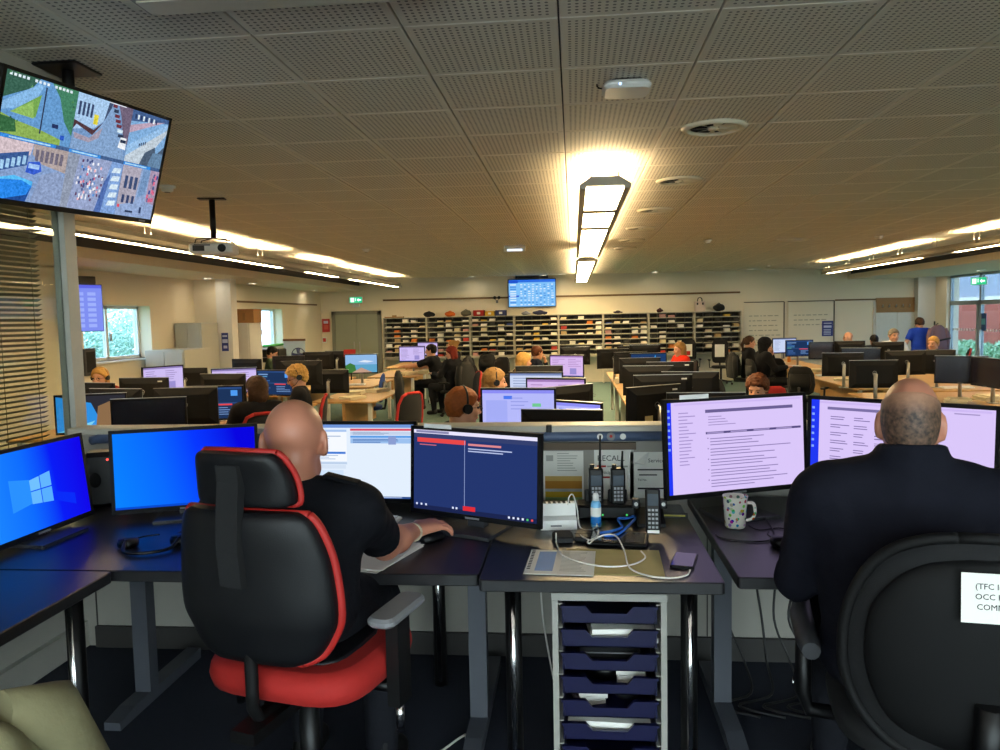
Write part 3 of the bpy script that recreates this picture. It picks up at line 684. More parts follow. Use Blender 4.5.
def head_prims(c, Rm, s=1.0, fat=1.0):
    def P(x, y, z): return c+Rm@(V3((x, y, z))*s)
    def E_(x, y, z, a, b, d): return ell(P(x, y, z), V3((a, b, d))*s, Rm)
    pr = [E_(0, -.012, .032, .077*fat, .098, .086), E_(0, .022, -.03, .062*fat, .07, .08), cone(P(-.035*fat, .03, -.075), .03*s, P(0, .062, -.098), .024*s), cone(P(.035*fat, .03, -.075), .03*s, P(0, .062, -.098), .024*s),
          cone(P(0, .092, .012), .009*s, P(0, .112, -.026), .0135*s), cone(P(-.012, .098, -.03), .009*s, P(.012, .098, -.03), .009*s), cone(P(-.04, .073, .028), .013*s, P(.04, .073, .028), .013*s),
          E_(-.037, .068, -.03, .022, .02, .022), E_(.037, .068, -.03, .022, .02, .022), cone(P(-.018, .09, -.062), .008*s, P(.018, .09, -.062), .008*s)]
    for sx in (-1, 1):
        Re = Rm@np.array(Matrix.Rotation(sx*R(22), 3, 'Z'))
        pr.append(ell(P(sx*(.077*fat+.006), -.02, -.002), V3((.008, .017, .031))*s, Re)); pr.append(ell(P(sx*(.077*fat+.001), -.008, -.022), V3((.009, .010, .016))*s, Re))
    return pr
def hand_prims(w, d, up, side, s=1.0, curl=.35, spread=.22):
    """w wrist, d direction of the fingers, up back of the hand, side +1 right hand (thumb to the left)"""
    d = V3(d)/np.linalg.norm(d); up = V3(up); up = up-d*(up@d); up /= np.linalg.norm(up); lat = np.cross(d, up)*1.0
    # lat points to the person's right when up is +z and d is +y
    pr = []; kn = []
    for i, (x, L) in enumerate(((-.03, .083), (-.01, .088), (.011, .083), (.03, .074))):
        p = w+d*L*s+lat*x*side*s; kn.append(p); pr.append(cone(w+lat*x*.55*side*s+d*.01*s, .0155*s, p, .0125*s))
    for i, L in enumerate((.068, .076, .07, .055)):
        a = curl*(1+.12*i); p = kn[i]; dr = d+lat*side*spread*(i-1.5); dr /= np.linalg.norm(dr)
        for j, fr_ in enumerate((.45, .32, .23)):
            a_ = a*(j+.6); v = dr*math.cos(a_)-up*math.sin(a_); q = p+v*L*fr_*s*1.15; c_ = cone(p, (.0092-.001*j)*s, q, (.0084-.0011*j)*s); FINE[id(c_)] = (c_, .004); pr.append(c_); p = q
    b = w+d*.022*s-lat*side*.024*s; t1 = b+(d*.6-lat*side*.75-up*.25)*.045*s; t2 = t1+(d*.9-lat*side*.25-up*.35)*.032*s; t3 = t2+(d*.95+lat*side*.05-up*.3)*.024*s
    pr += [cone(b, .016*s, t1, .0115*s), cone(t1, .0108*s, t2, .0098*s), cone(t2, .0096*s, t3, .0075*s)]
    return pr
SKIN = mat('skin', 'cc9678', .55, var=.10, scale=9, bump=.05, bscale=60)
SKIN2 = mat('skin_ruddy', 'bd7d64', .45, var=.14, scale=14, bump=.05, bscale=60)
EYE = mat('eye_dark', '20242a', .2); EYEW = mat('eye_white', 'd8d2c8', .3); LIP = mat('lip', 'a85c50', .5)
CLOTH = {}
def cloth(c): return mat('cloth_'+c, c, .85, var=.15, scale=18, bump=.15, bscale=90, spec=.1)
HAIR = {k: mat('hair_'+k, v, .6, var=.35, scale=50, bump=.5, bscale=110, spec=.15) for k, v in dict(brown='3b281b', dark='0f0b09', blond='b98f4e', darkblond='8f6b3d', ginger='8a4b22', red='6d2417', grey='6f675c', auburn='54301c').items()}
def person(label, loc, rz, J, head, top='15161a', legs='17181d', sleeve=1.0, hair=None, hairc='brown', headset=False, glasses=False, h=.011, s=1.0, group=None, skin=SKIN, extra=None, fat=1.0, wr=.004, collar=False, hcurl=.35, top_mat=None, bulk=0):
    """J: joints in the person's own space (x right, y forward, z up from floor), head=(centre, yaw, pitch)"""
    g = {k: V3(v)*s for k, v in J.items()}
    hc, yw, pt = V3(head[0])*s, head[1], head[2]; Rm = rot_m(yw, pt)
    HP = lambda x, y, z: hc+Rm@(V3((x, y, z))*s)
    pr = head_prims(hc, Rm, s, fat)
    nb = g['neck']
    pr += [cone(HP(0, -.035, -.045), .056*s, nb+V3((0, .005, 0))*s, .06*s), cone(HP(0, .0, -.075), .045*s, nb+V3((0, .02, 0))*s, .055*s)]
    ch, pe = g['chest'], g['pelvis']; shl, shr = g['shl'], g['shr']
    torso = [ell(ch, V3((.165+bulk, .112+bulk*.6, .17))*s), ell((ch+pe)/2, V3((.15+bulk, .105+bulk*.6, .17))*s), ell(pe, V3((.17+bulk*.6, .12, .12))*s), cone(nb-V3((0, 0, .03))*s, .06*s, shl*.8+nb*.2, .062*s), cone(nb-V3((0, 0, .03))*s, .06*s, shr*.8+nb*.2, .062*s),
             cone(shl*.75+ch*.25, .075*s, shr*.75+ch*.25, .075*s)]
    arms = []; hands = []; sleeves = []
    for sd, a in ((-1, 'l'), (1, 'r')):
        S_, E_, W_ = g['sh'+a], g['el'+a], g['wr'+a]
        arms += [cone(S_, .058*s, E_, .043*s), cone(E_, .043*s, E_*.6+W_*.4, .043*s), cone(E_*.6+W_*.4, .043*s, W_, .027*s)]
        d = g.get('hd'+a, W_-E_); up = g.get('hu'+a, V3((0, 0, 1)))
        hands += hand_prims(W_+(d/np.linalg.norm(d))*.012*s, d, up, sd, s, hcurl)
        if sleeve >= 1: sleeves += [cone(S_, .068*s, E_, .056*s), cone(E_, .056*s, W_*.97+E_*.03, .04*s, [(W_, (W_-E_)/np.linalg.norm(W_-E_))])]
        else:
            e = S_+(E_-S_)*sleeve; sleeves.append(cone(S_, .07*s, e+(E_-S_)*.1, .064*s, [(e, (E_-S_)/np.linalg.norm(E_-S_))]))
    lg = []
    for a in 'lr':
        H_, K_, A_, T_ = g['hip'+a], g['kn'+a], g['an'+a], g['to'+a]
        lg += [cone(H_, .085*s, K_, .058*s), cone(K_, .056*s, K_*.65+A_*.35, .055*s), cone(K_*.65+A_*.35, .055*s, A_, .036*s)]
    feet = [cone(g['an'+a]-V3((0, .02, .05))*s, .038*s, g['to'+a], .032*s) for a in 'lr']
    body = blob('person', pr+torso+arms+hands+lg+feet, h, skin, None, k=.018)
    tag(body, label, 'person', group)
    body.location = loc; body.rotation_euler = (0, 0, rz)
    tm_ = top_mat or cloth(top)
    cl = [cone(nb-V3((0, 0, .02))*s, .066*s, nb+V3((0, 0, .022))*s, .062*s, [(nb+V3((0, 0, .03))*s, V3((0, .15, .99)))])] if not collar else [cone(nb-V3((0, 0, .02))*s, .08*s, nb+V3((0, -.012, .06))*s, .074*s, [(nb+V3((0, 0, .06))*s, V3((0, .25, .97)))])]
    blob('top', grow(torso, .014)+sleeves+cl, h, tm_, body, k=.035, wrinkle=wr, wscale=11)
    pel_t = [ell(pe-V3((0, 0, .02))*s, V3((.175, .128, .11))*s)]
    lt = [cone(q[1], q[2]+.014, q[3], q[4]+.014, None) for q in lg]
    blob('trousers', pel_t+lt, max(h, .012), cloth(legs), body, k=.03, wrinkle=wr, wscale=9)
    for a in 'lr':
        sh = [cone(g['an'+a]-V3((0, .025, .05))*s, .046*s, g['to'+a], .04*s, [(V3((0, 0, .004)), V3((0, 0, -1)))]), cone(g['an'+a]-V3((0, .005, .02))*s, .045*s, g['an'+a]+V3((0, 0, .03))*s, .047*s)]
        blob('shoe', sh, .012, BLACKP, body, k=.02)
    # face
    if h < .02:
        fb = MB()
        for sx in (-1, 1):
            p = HP(sx*.031, .0865, .003); fb.sphere(p, .0085*s, 8, 6)
        fb.build('eyes', EYE, body); q = MB(); q.tube([HP(-.02, .0955, -.061), HP(0, .0995, -.06), HP(.02, .0955, -.061)], [.003*s, .0055*s, .003*s], 6); q.build('lips', LIP, body)
        if hair:
            q = MB()
            for sx in (-1, 1): q.tube([HP(sx*.016, .0895, .024), HP(sx*.033, .089, .029), HP(sx*.05, .079, .023)], .0035*s, 5)
            q.build('eyebrows', HAIR[hairc], body)
    if hair:
        hp = []; wrn = .005; hk = .03
        front = [(HP(0, .062, .055), Rm@V3((0, .75, -.66)))]
        skull = lambda e: ell(HP(0, -.014, .034), V3((.077*fat+e, .098+e, .086+e))*s, Rm)
        def sk(e, cl_): q = skull(e); return ('e', q[1], q[2], q[3], cl_)
        back = [(HP(0, .03, 0), Rm@V3((0, .8, -.6)))]
        if hair == 'short': hp = [sk(.014, [(HP(0, .05, .035), Rm@V3((0, .72, -.69)))]), ell(HP(0, -.05, -.01), V3((.075*fat, .065, .07))*s, Rm, [(HP(0, -.035, 0), Rm@V3((0, 1., -.15))), (HP(0, 0, -.06), Rm@V3((0, 0, -1)))])]
        elif hair == 'curly': hp = [sk(.026, [(HP(0, .05, .035), Rm@V3((0, .72, -.69)))]), ell(HP(0, -.055, -.01), V3((.085, .07, .085))*s, Rm, [(HP(0, -.03, 0), Rm@V3((0, 1., -.15)))])]; wrn = .013
        elif hair == 'bob': hp = [sk(.02, [(HP(0, .055, .04), Rm@V3((0, .75, -.66)))])]+[cone(HP(sx*.07, -.03, .02), .035*s, HP(sx*.068, -.01, -.1), .03*s) for sx in (-1, 1)]+[ell(HP(0, -.06, -.05), V3((.08, .055, .09))*s, Rm)]
        elif hair == 'long': hp = [sk(.02, [(HP(0, .055, .04), Rm@V3((0, .75, -.66)))])]+[cone(HP(sx*.072, -.03, .02), .034*s, HP(sx*.08, -.01, -.2), .03*s) for sx in (-1, 1)]+[cone(HP(0, -.06, 0), .07*s, HP(0, -.085, -.22), .05*s)]
        elif hair == 'bun': hp = [sk(.012, [(HP(0, .05, .04), Rm@V3((0, .72, -.69)))]), ell(HP(0, -.045, -.01), V3((.074, .065, .06))*s, Rm, [(HP(0, -.03, 0), Rm@V3((0, 1., -.15)))]), ell(HP(0, -.12, .07), V3((.042, .042, .042))*s)]
        elif hair == 'pony': hp = [sk(.012, [(HP(0, .05, .04), Rm@V3((0, .72, -.69)))]), ell(HP(0, -.045, -.01), V3((.074, .065, .06))*s, Rm, [(HP(0, -.03, 0), Rm@V3((0, 1., -.15)))]), cone(HP(0, -.115, .05), .03*s, HP(0, -.15, -.06), .03*s), cone(HP(0, -.15, -.06), .03*s, HP(0, -.12, -.18), .014*s)]
        elif hair == 'crop': hp = [sk(.003, [(HP(0, .045, .025), Rm@V3((0, .8, -.6))), (HP(0, -.03, .062), Rm@V3((0, .28, .96)))]), ell(HP(0, -.04, -.012), V3((.0735*fat, .066, .07))*s, Rm, [(HP(0, -.03, 0), Rm@V3((0, 1., -.2))), (HP(0, 0, -.065), Rm@V3((0, 0, -1)))])]; wrn = .0008
        elif hair == 'fringe': hp = [sk(.006, [(HP(0, .01, .03), Rm@V3((0, .8, -.6))), (HP(0, -.02, .07), Rm@V3((0, .3, 1)))]), ell(HP(0, -.045, -.01), V3((.077, .066, .065))*s, Rm, [(HP(0, -.03, 0), Rm@V3((0, 1., -.2))), (HP(0, 0, -.06), Rm@V3((0, 0, -1)))])]; wrn = .002
        elif hair == 'hood': hp = [sk(.03, [(HP(0, .075, .03), Rm@V3((0, .9, -.3)))]), cone(HP(0, -.03, -.02), .095*s, nb, .085*s, [(HP(0, .04, 0), Rm@V3((0, 1, 0)))])]; wrn = .004
        blob('hair' if hair != 'hood' else 'hood', hp, min(h, .009), HAIR[hairc] if hair != 'hood' else cloth('141519'), body, k=.02, wrinkle=wrn*s, wscale=45 if hair == 'curly' else 30)
    if headset:
        q = MB(); q.tube([tuple(HP(.098*math.cos(a), -.012, .03+.105*math.sin(a))) for a in [PI*k_/10 for k_ in range(11)]], .007*s, 6)
        hs = q.build('headset', BLACKP, body)
        for sx in (-1, 1): q = MB(); q.tube([tuple(HP(sx*.078, -.01, -.002)), tuple(HP(sx*.108, -.01, -.002))], .031*s, 12); q.build('ear_cushion', BLACKP, hs)
        q = MB(); q.tube([tuple(HP(-.1, 0, -.02)), tuple(HP(-.09, .06, -.06)), tuple(HP(-.045, .11, -.07))], .0035*s, 5); q.build('microphone', BLACKP, hs)
    if glasses:
        q = MB()
        for sx in (-1, 1):
            q.tube([tuple(HP(sx*(.034+.022*math.cos(a)), .107, .0+.016*math.sin(a))) for a in [2*PI*k_/10 for k_ in range(11)]], .0022*s, 5); q.tube([tuple(HP(sx*.056, .105, .004)), tuple(HP(sx*.083, .05, .006)), tuple(HP(sx*.089, -.02, .004))], .002*s, 5)
        q.build('glasses', BLACKP, body)
    return body
def seated(arm='desk', lean=0.0, twist=0):
    """seated joints, seat at about .48, head top about 1.3"""
    L = lean
    J = dict(pelvis=(0, 0, .56), chest=(0, .02+L*.5, .86), neck=(0, .02+L, 1.03), shl=(-.185, .02+L, .985), shr=(.185, .02+L, .985),
             hipl=(-.1, .03, .545), hipr=(.1, .03, .545), knl=(-.12, .44, .53), knr=(.12, .44, .53), anl=(-.12, .4, .11), anr=(.12, .4, .11), tol=(-.13, .53, .04), tor=(.13, .53, .04))
    if arm == 'desk': J.update(ell=(-.25, .12+L, .77), elr=(.25, .12+L, .77), wrl=(-.16, .37+L, .79), wrr=(.16, .37+L, .79))
    elif arm == 'lap': J.update(ell=(-.26, .03+L, .75), elr=(.26, .03+L, .75), wrl=(-.13, .24+L, .68), wrr=(.13, .24+L, .68))
    elif arm == 'face': J.update(ell=(-.2, .3+L, .79), elr=(.25, .12+L, .77), wrl=(-.06, .2+L, 1.0), wrr=(.16, .37+L, .79), hdl=(.3, -.1, 1.), hul=(0, 1, .2))
    elif arm == 'reach': J.update(ell=(-.2, .3+L, .9), elr=(.25, .22+L, .85), wrl=(-.14, .55+L, .88), wrr=(.1, .46+L, .86))
    return J
HEAD0 = (0, .05, 1.17)
# ================================================================ platform furniture
DZ = .73
def desk(label, x0, x1, y0, y1, legs, poles, name='office_desk'):
    t = thing(name, label, 'desk', ((x0+x1)/2, (y0+y1)/2, 0)); cx, cy = (x0+x1)/2, (y0+y1)/2
    MB().rbox(x0-cx, x1-cx, y0-cy, y1-cy, DZ-.036, DZ, .012, .003).build('desktop', DESKBLACK, t)
    fr_ = MB(); fr_.box(x0-cx+.06, x1-cx-.06, .1, .14, DZ-.085, DZ-.036); fr_.build('frame_rail', GREYM, t)
    for x, ya, yb, yu in legs:
        l = MB(); l.box(x-cx-.032, x-cx+.032, yu-cy-.03, yu-cy+.03, .045, DZ-.036); l.build('leg', GREYM, t)
        l = MB(); l.prism([(ya-cy, 0), (yb-cy, 0), (yb-cy, .045), (ya-cy+.1, .045), (ya-cy, .03)], .064, 'x', x-cx-.032); l.build('foot', GREYM, t)
    for x, y in poles:
        MB().cyl((x-cx, y-cy, 0), (x-cx, y-cy, DZ-.036), .026, n=20).build('tube_leg', BLACKP, t)
        MB().cyl((x-cx, y-cy-.0165, .02), (x-cx, y-cy-.0165, DZ-.045), .0125, n=10).build('chrome_strip', CHROME, t)
        MB().lathe([(.04, 0), (.04, .006), (.028, .012)], 16, (x-cx, y-cy, DZ-.05)).build('leg_collar', CHROME, t)
    return t
desk('black desk on the left, along the glazed screen with blinds', -2.22, -1.45, .9, 2.238, [(-2.0, 1.1, 1.7, 1.4)], [(-1.53, 2.16)])
desk('long black desk holding two blue-lit monitors and the white document monitor', -2.22, -.292, 2.245, 3.27, [(-1.72, 2.6, 3.22, 2.84), (-.36, 2.45, 3.2, 2.72)], [(-.56, 3.03)])
desk('narrow black centre desk covered with radios, chargers and papers', -.287, .425, 2.2, 3.13, [], [(-.2, 2.36), (.345, 2.36)])
desk('black desk in front of the seated person in navy fleece', .47, 2.1, 2.25, 3.27, [(.54, 2.55, 3.2, 2.88), (1.9, 2.45, 3.2, 2.88)], [])

# ---------------------------------------------------------------- monitors
def monitor(label, loc, rz, zb, pic, W_=.553, H_=.33, tilt=0, stand='foot', group=None, zd=0, logo=True, screen_mat=None, bez=.013, mw_=None):
    """screen faces local -y; origin on the desk under the stand; zb bottom edge above the desk"""
    t = thing('monitor', label, 'monitor', loc, rz, group)
    M_ = Matrix.Translation((0, -.02, zb)) @ Matrix.Rotation(-tilt, 4, 'X')
    b = MB(); b.M = M_; w = W_/2
    b.prism([(-w, 0), (w, 0), (w, H_), (-w, H_)], .016, 'y', 0)
    b.loft([[(-w+.004, .016, .004), (w-.004, .016, .004), (w-.004, .016, H_-.004), (-w+.004, .016, H_-.004)], [(-w*.75, .045, .06), (w*.75, .045, .06), (w*.75, .045, H_-.06), (-w*.75, .045, H_-.06)]])
    for (x0, x1, z0, z1) in ((-w, w, 0, bez*1.4), (-w, w, H_-bez, H_), (-w, -w+bez, 0, H_), (w-bez, w, 0, H_)): b.box(x0, x1, -.005, 0, z0, z1)
    b.build('casing', BLACKM, t)
    sw, sh_ = W_-2*bez, H_-bez*2.4
    if pic is not None:
        p_ = Pic(sw, sh_, bez*1.4+sh_/2, -.0015); p_.b.M = M_; pic(p_); p_.build(t)
    else:
        q = MB(); q.M = M_; q.box(-w+bez, w-bez, -.002, -.0005, bez*1.4, H_-bez); q.build('screen', screen_mat, t)
    if logo:
        q = MB(); q.M = M_; q.tube([(.022*math.cos(a), .0462, H_*.55+.022*math.sin(a)) for a in [2*PI*k_/12 for k_ in range(13)]], .003, 5); q.build('round_emblem', STEEL, t)
        q = MB(); q.M = M_; q.box(-.03, .03, -.0062, -.005, .004, .011); q.build('maker_mark', GREYP, t)
    MB().box(-.035, .035, .0, .03, .012, zb+H_*.5).build('stand_neck', CHARCOAL, t) if stand == 'foot' else MB().cyl((0, .065, .01), (0, .065, zb+H_*.52), .022, n=10).build('arm_post', STEEL, t)
    if stand == 'arm': q = MB(); q.M = M_; q.box(-w, w, -.004, .016, H_, H_+.004); q.build('top_rim', STEEL, t)  # steel strip for the silver rim, also imitating ceiling light along the top edge
    if stand == 'foot': MB().prism([(-.12, -.11), (.12, -.11), (.1, .1), (-.1, .1)], .012).build('stand_base', CHARCOAL, t)
    else:
        MB().rbox(-.06, .06, .02, .13, 0, .012, .02).build('stand_base', STEEL, t); MB().tube([(0, .065, zb+H_*.5), (0, .03, zb+H_*.5)], .02, 8).build('arm_joint', STEEL, t)
    return t
def grad(name, stops, axis=(1, 0, 0), size=.54, s=1.0):
    """lit wallpaper with its own colour run"""
    m = bpy.data.materials.new(name); m.use_nodes = True; n = m.node_tree; n.nodes.clear()
    o = n.nodes.new('ShaderNodeOutputMaterial'); e = n.nodes.new('ShaderNodeEmission'); tc = n.nodes.new('ShaderNodeTexCoord'); d = n.nodes.new('ShaderNodeVectorMath'); d.operation = 'DOT_PRODUCT'; d.inputs[1].default_value = axis
    mr = n.nodes.new('ShaderNodeMapRange'); mr.inputs[1].default_value = -size/2; mr.inputs[2].default_value = size/2; cr = n.nodes.new('ShaderNodeValToRGB')
    while len(cr.color_ramp.elements) < len(stops): cr.color_ramp.elements.new(.5)
    for el_, (p, c) in zip(cr.color_ramp.elements, stops): el_.position = p; el_.color = lin(c)
    n.links.new(tc.outputs['Object'], d.inputs[0]); n.links.new(d.outputs['Value'], mr.inputs[0]); n.links.new(mr.outputs[0], cr.inputs[0]); n.links.new(cr.outputs[0], e.inputs[0]); e.inputs[1].default_value = s*SCREEN_E; n.links.new(e.outputs[0], o.inputs[0]); return m
WALL1 = grad('blue_wallpaper', [(0, '1e8cff'), (.45, '0f6cff'), (.72, '0a1cf5'), (1, '1208e8')], (1, 0, .1))
WALL2 = grad('azure_wallpaper', [(0, '0a86ff'), (.4, '0a6aff'), (.7, '0838ff'), (1, '0a06e0')], (1, 0, .25))
BEAM = pix('4fb2ff')
def pic_win(p):
    p.rect(0, 0, 1, 1, WALL1); lo = (.44, .3, .64, .66)
    p.poly([(-.9, -.02), (0, .1), (0, .9), (-.9, 1.05)], pix('2a90ff'), lo); p.poly([(1, 0), (2.1, -.4), (2.1, .0), (1, .3)], pix('0a2cf8'), lo)
    p.poly([(0, .08), (.46, .03), (.46, .48), (0, .48)], pix('66b8ff'), lo); p.poly([(.5, .025), (1, -.03), (1, .48), (.5, .48)], pix('58aeff'), lo); p.poly([(0, .52), (.46, .52), (.46, .94), (0, .88)], pix('70c0ff'), lo); p.poly([(.5, .52), (1, .52), (1, 1.02), (.5, .95)], pix('62b4ff'), lo)
def pic_blue(p): p.rect(0, 0, 1, 1, WALL2); p.rect(0, 0, 1, .03, '0a4ad0')
def pic_white(p):
    r = random.Random(3); p.rect(0, 0, 1, 1, 'e2eefc'); p.rect(0, .955, 1, 1, '6f95d8'); p.rect(.5, .915, .98, .945, 'd8506a'); p.rect(.5, .86, .98, .905, 'c4d2ea'); p.lines(.52, .9, .86, .905, 3, '7a8fb4', r)
    p.rect(.5, .82, .98, .85, '5c9ee8'); p.rect(.5, .745, .98, .815, '9cc0ee'); p.lines(.52, .97, .75, .81, 3, '4f74b4', r, .5); p.rect(.8, .73, .86, .84, '8a9cd0')
    p.rect(.12, .5, .47, .93, 'f4f8ff'); p.rect(.12, .9, .47, .93, 'a8c4ee'); p.lines(.15, .45, .76, .89, 4, '8fa8cc', r, .35); p.rect(.14, .6, .46, .63, '3f7cd8'); p.lines(.15, .4, .52, .59, 3, '9db4d4', r); p.rect(.12, .46, .47, .49, 'bcd0ea'); p.rect(.12, .4, .46, .45, 'd4e2f4')
    p.rect(.12, .03, .44, .38, 'cfe2f8'); p.rect(0, 0, 1, .028, '2e4f8e'); p.lines(.7, .98, .004, .024, 1, 'c8dcff', r)
def pic_navy(p):
    r = random.Random(4); p.rect(0, 0, 1, 1, '24366e'); p.rect(0, .955, 1, 1, 'e8e4ff'); p.rect(.02, .963, .3, .992, '8888b0'); p.rect(0, .9, 1, .95, '35406e'); p.rect(.03, .845, .44, .9, 'e84848'); p.lines(.05, .3, .8, .83, 1, 'd06a78', r); p.lines(.46, .98, .83, .88, 1, 'e08a90', r, .5); p.lines(.46, .98, .76, .82, 2, 'b8c4ea', r, .45); p.rect(.43, .08, .434, .9, '9aa8d8')
    p.rect(0, 0, 1, .055, '1c2650'); p.rect(.42, .045, .52, .1, 'e02e38')
    for x in (.02, .06, .1, .33, .36): p.rect(x, .05, x+.015, .075, 'd8e0ff')
    for k in range(6): p.rect(.78+.035*k, .02, .795+.035*k, .045, '4fc070' if k == 4 else ('e05050' if k == 5 else 'dfe6ff'))
def pic_doc(seed, full):
    def f(p):
        r = random.Random(seed); p.rect(0, 0, 1, 1, 'd9c6f8'); p.rect(0, 0, .03 if full else .05, 1, '2238f0'); p.rect(.05, .965, .98, .985, 'cdb8f2')
        for k in range(7): p.rect(.004, .9-.07*k, .02, .925-.07*k, '86a8ff')
        if full:
            p.lines(.08, .2, .3, .9, 16, 'a593cc', r, .3); p.rect(.27, .87, .92, .905, '6b5f92'); p.lines(.29, .5, .72, .84, 4, 'a08fc6', r, .3); p.rect(.27, .635, .98, .66, '574c80')
            for k in range(4): p.rect(.28+.17*k, .64, .40+.17*k, .655, 'a494c8')
            for q in range(5): p.lines(.3, .9, .5-.115*q, .6-.115*q, 3, '9484ba', r, .32)
            for k in range(5): p.rect(.28, .585-.115*k, .288, .597-.115*k, '8373aa')
        else:
            p.rect(.1, .9, .56, .93, '7c70a4')
            for q in range(9):
                y = .84-.085*q; p.lines(.12, .24, y-.05, y, 2, '7c6da6', r, .35); p.lines(.26, .36, y-.05, y, 2, '7c6da6', r, .35); p.lines(.38, .62, y-.06, y, 4 if q % 2 else 2, '6a5c96', r, .35)
            p.lines(.8, .96, .93, .96, 1, 'a494c8', r)
    return f
mon_win = monitor('monitor with blue wallpaper and white window emblem beside the glazed screen', (-1.945, 2.58, DZ), R(88), .02, pic_win, tilt=R(6))
monitor('monitor with plain azure wallpaper beside the cable rail corner', (-1.55, 2.92, DZ), R(21.6), .03, pic_blue, tilt=R(2))
monitor('monitor with bright white document windows in front of bald person', (-.9, 3.02, DZ), R(-3), .035, pic_white, tilt=R(2))
monitor('monitor with dark navy window and red button beside the radios', (-.362, 2.735, DZ), R(-25), .04, pic_navy, tilt=R(3))
monitor('lilac document monitor beside the patterned mug', (.61, 2.97, DZ), R(22.6), .085, pic_doc(8, True), W_=.62, H_=.372, tilt=R(3))
monitor('lilac list monitor in front of person in navy fleece', (1.08, 2.68, DZ), R(-40), .105, pic_doc(9, False), W_=.6, H_=.362, tilt=R(2))
for lab, q, wd in (('pale strip label stuck on top edge of navy window monitor', (-.50, 2.775, 1.102), R(-25)), ('pale strip label stuck on top edge of lilac monitor', (.44, 2.885, 1.19), R(22.6))):
    b = MB(); b.M = T(q, wd); b.box(-.06, .06, -.004, .0, -.004, .012); tag(b.build('strip_label', WHITEP), lab, 'label')

# ---------------------------------------------------------------- chairs
def dense(rows, n=4):
    out = []
    for i in range(len(rows)-1):
        a, b, c, d = (Vector(rows[max(i-1, 0)][:3]), Vector(rows[i][:3]), Vector(rows[i+1][:3]), Vector(rows[min(i+2, len(rows)-1)][:3]))
        e = [rows[max(i-1, 0)], rows[i], rows[i+1], rows[min(i+2, len(rows)-1)]]
        for k in range(n):
            t_ = k/n; out.append(tuple(.5*(2*e[1][q]+(e[2][q]-e[0][q])*t_+(2*e[0][q]-5*e[1][q]+4*e[2][q]-e[3][q])*t_*t_+(3*e[1][q]-e[0][q]-3*e[2][q]+e[3][q])*t_**3) for q in range(5)))
    return out+[rows[-1]]
def slab(b, rows, n=20, p=2.6):
    """rows: (z, half width, thickness, y centre, bow)"""
    rings = []
    for z, w, th, y, bow in rows:
        r_ = []
        for k in range(n):
            a = 2*PI*k/n; c_, s_ = math.cos(a), math.sin(a)
            x = w*math.copysign(abs(c_)**(2/p), c_); yy = th/2*math.copysign(abs(s_)**(2/p), s_); r_.append((x, y+yy+bow*(x/w if w else 0)**2, z))
        rings.append(r_)
    b.loft(rings, True, smooth=True); return b
def star_base(t, z1, m=BLACKP, caster=True, r=.29, m2=None):
    MB().cyl((0, 0, .09), (0, 0, z1), .028, n=12).build('gas_column', m2 or BLACKP, t)
    for k in range(5):
        a = 2*PI*k/5+.3; b = MB(); b.tube([(.03*math.cos(a), .03*math.sin(a), .11), (r*math.cos(a), r*math.sin(a), .075)], [.028, .018], 6); o = b.build('base_arm', m, t)
        if caster:
            b = MB(); x, y = r*math.cos(a), r*math.sin(a); b.tube([(x-.02*math.sin(a), y+.02*math.cos(a), .028), (x+.02*math.sin(a), y-.02*math.cos(a), .028)], .028, 12); b.build('caster', BLACKP, o)
LEATHER = mat('black_leather', '0a0b0f', .5, var=.12, scale=30, bump=.08, bscale=300, spec=.35)
REDTRIM = mat('red_trim', 'a81d17', .6)
def outline(b, rows, y_off, r, side_only=False, n=4):
    L = [(-w, y+y_off+bow, z) for z, w, th, y, bow in rows]; Rr = [(w, y+y_off+bow, z) for z, w, th, y, bow in rows]
    b.tube(L, r, 8); b.tube(Rr, r, 8); b.tube([L[-1], (0, rows[-1][3]+y_off, rows[-1][0]+.002), Rr[-1]], r, 8); b.tube([L[0], (0, rows[0][3]+y_off, rows[0][0]), Rr[0]], r, 8); return b
ch1 = thing('gaming_chair', 'black leather swivel chair with red piping, red seat and headrest', 'chair', (-.735, 1.98, 0), R(-14))
seatrows = [(.54, .2, .38, 0.04, 0), (.55, .23, .44, .04, 0), (.58, .236, .46, .04, 0), (.61, .23, .45, .04, 0), (.625, .2, .4, .04, 0)]
slab(MB(), seatrows, 28, 4).build('seat', REDF, ch1)
slab(MB(), [(.623, .16, .3, .03, 0), (.631, .15, .28, .03, 0)], 20, 4).build('seat_pad', LEATHER, ch1)
backrows = [(.67, .12, .05, -.205, .0), (.69, .165, .075, -.21, .02), (.74, .2, .09, -.215, .03), (.80, .222, .095, -.225, .035), (.92, .215, .09, -.235, .035), (1.0, .195, .085, -.245, .03), (1.04, .175, .07, -.248, .02), (1.055, .15, .04, -.25, .015)]
backrows = dense(backrows); slab(MB(), backrows, 28, 3).build('backrest', LEATHER, ch1)
outline(MB(), [(z, w+.002, th, y, bow) for z, w, th, y, bow in backrows[:-3]], .012, .011).build('red_piping', REDTRIM, ch1)
headrows = [(1.065, .118, .06, -.225, .0), (1.075, .135, .075, -.225, .006), (1.13, .132, .075, -.235, .008), (1.18, .115, .065, -.255, .006), (1.195, .1, .045, -.262, .004)]
headrows = dense(headrows); slab(MB(), headrows, 24, 3.2).build('headrest', LEATHER, ch1)
outline(MB(), [(z, w+.002, th, y, bow) for z, w, th, y, bow in headrows], .02, .008).build('headrest_piping', REDTRIM, ch1)
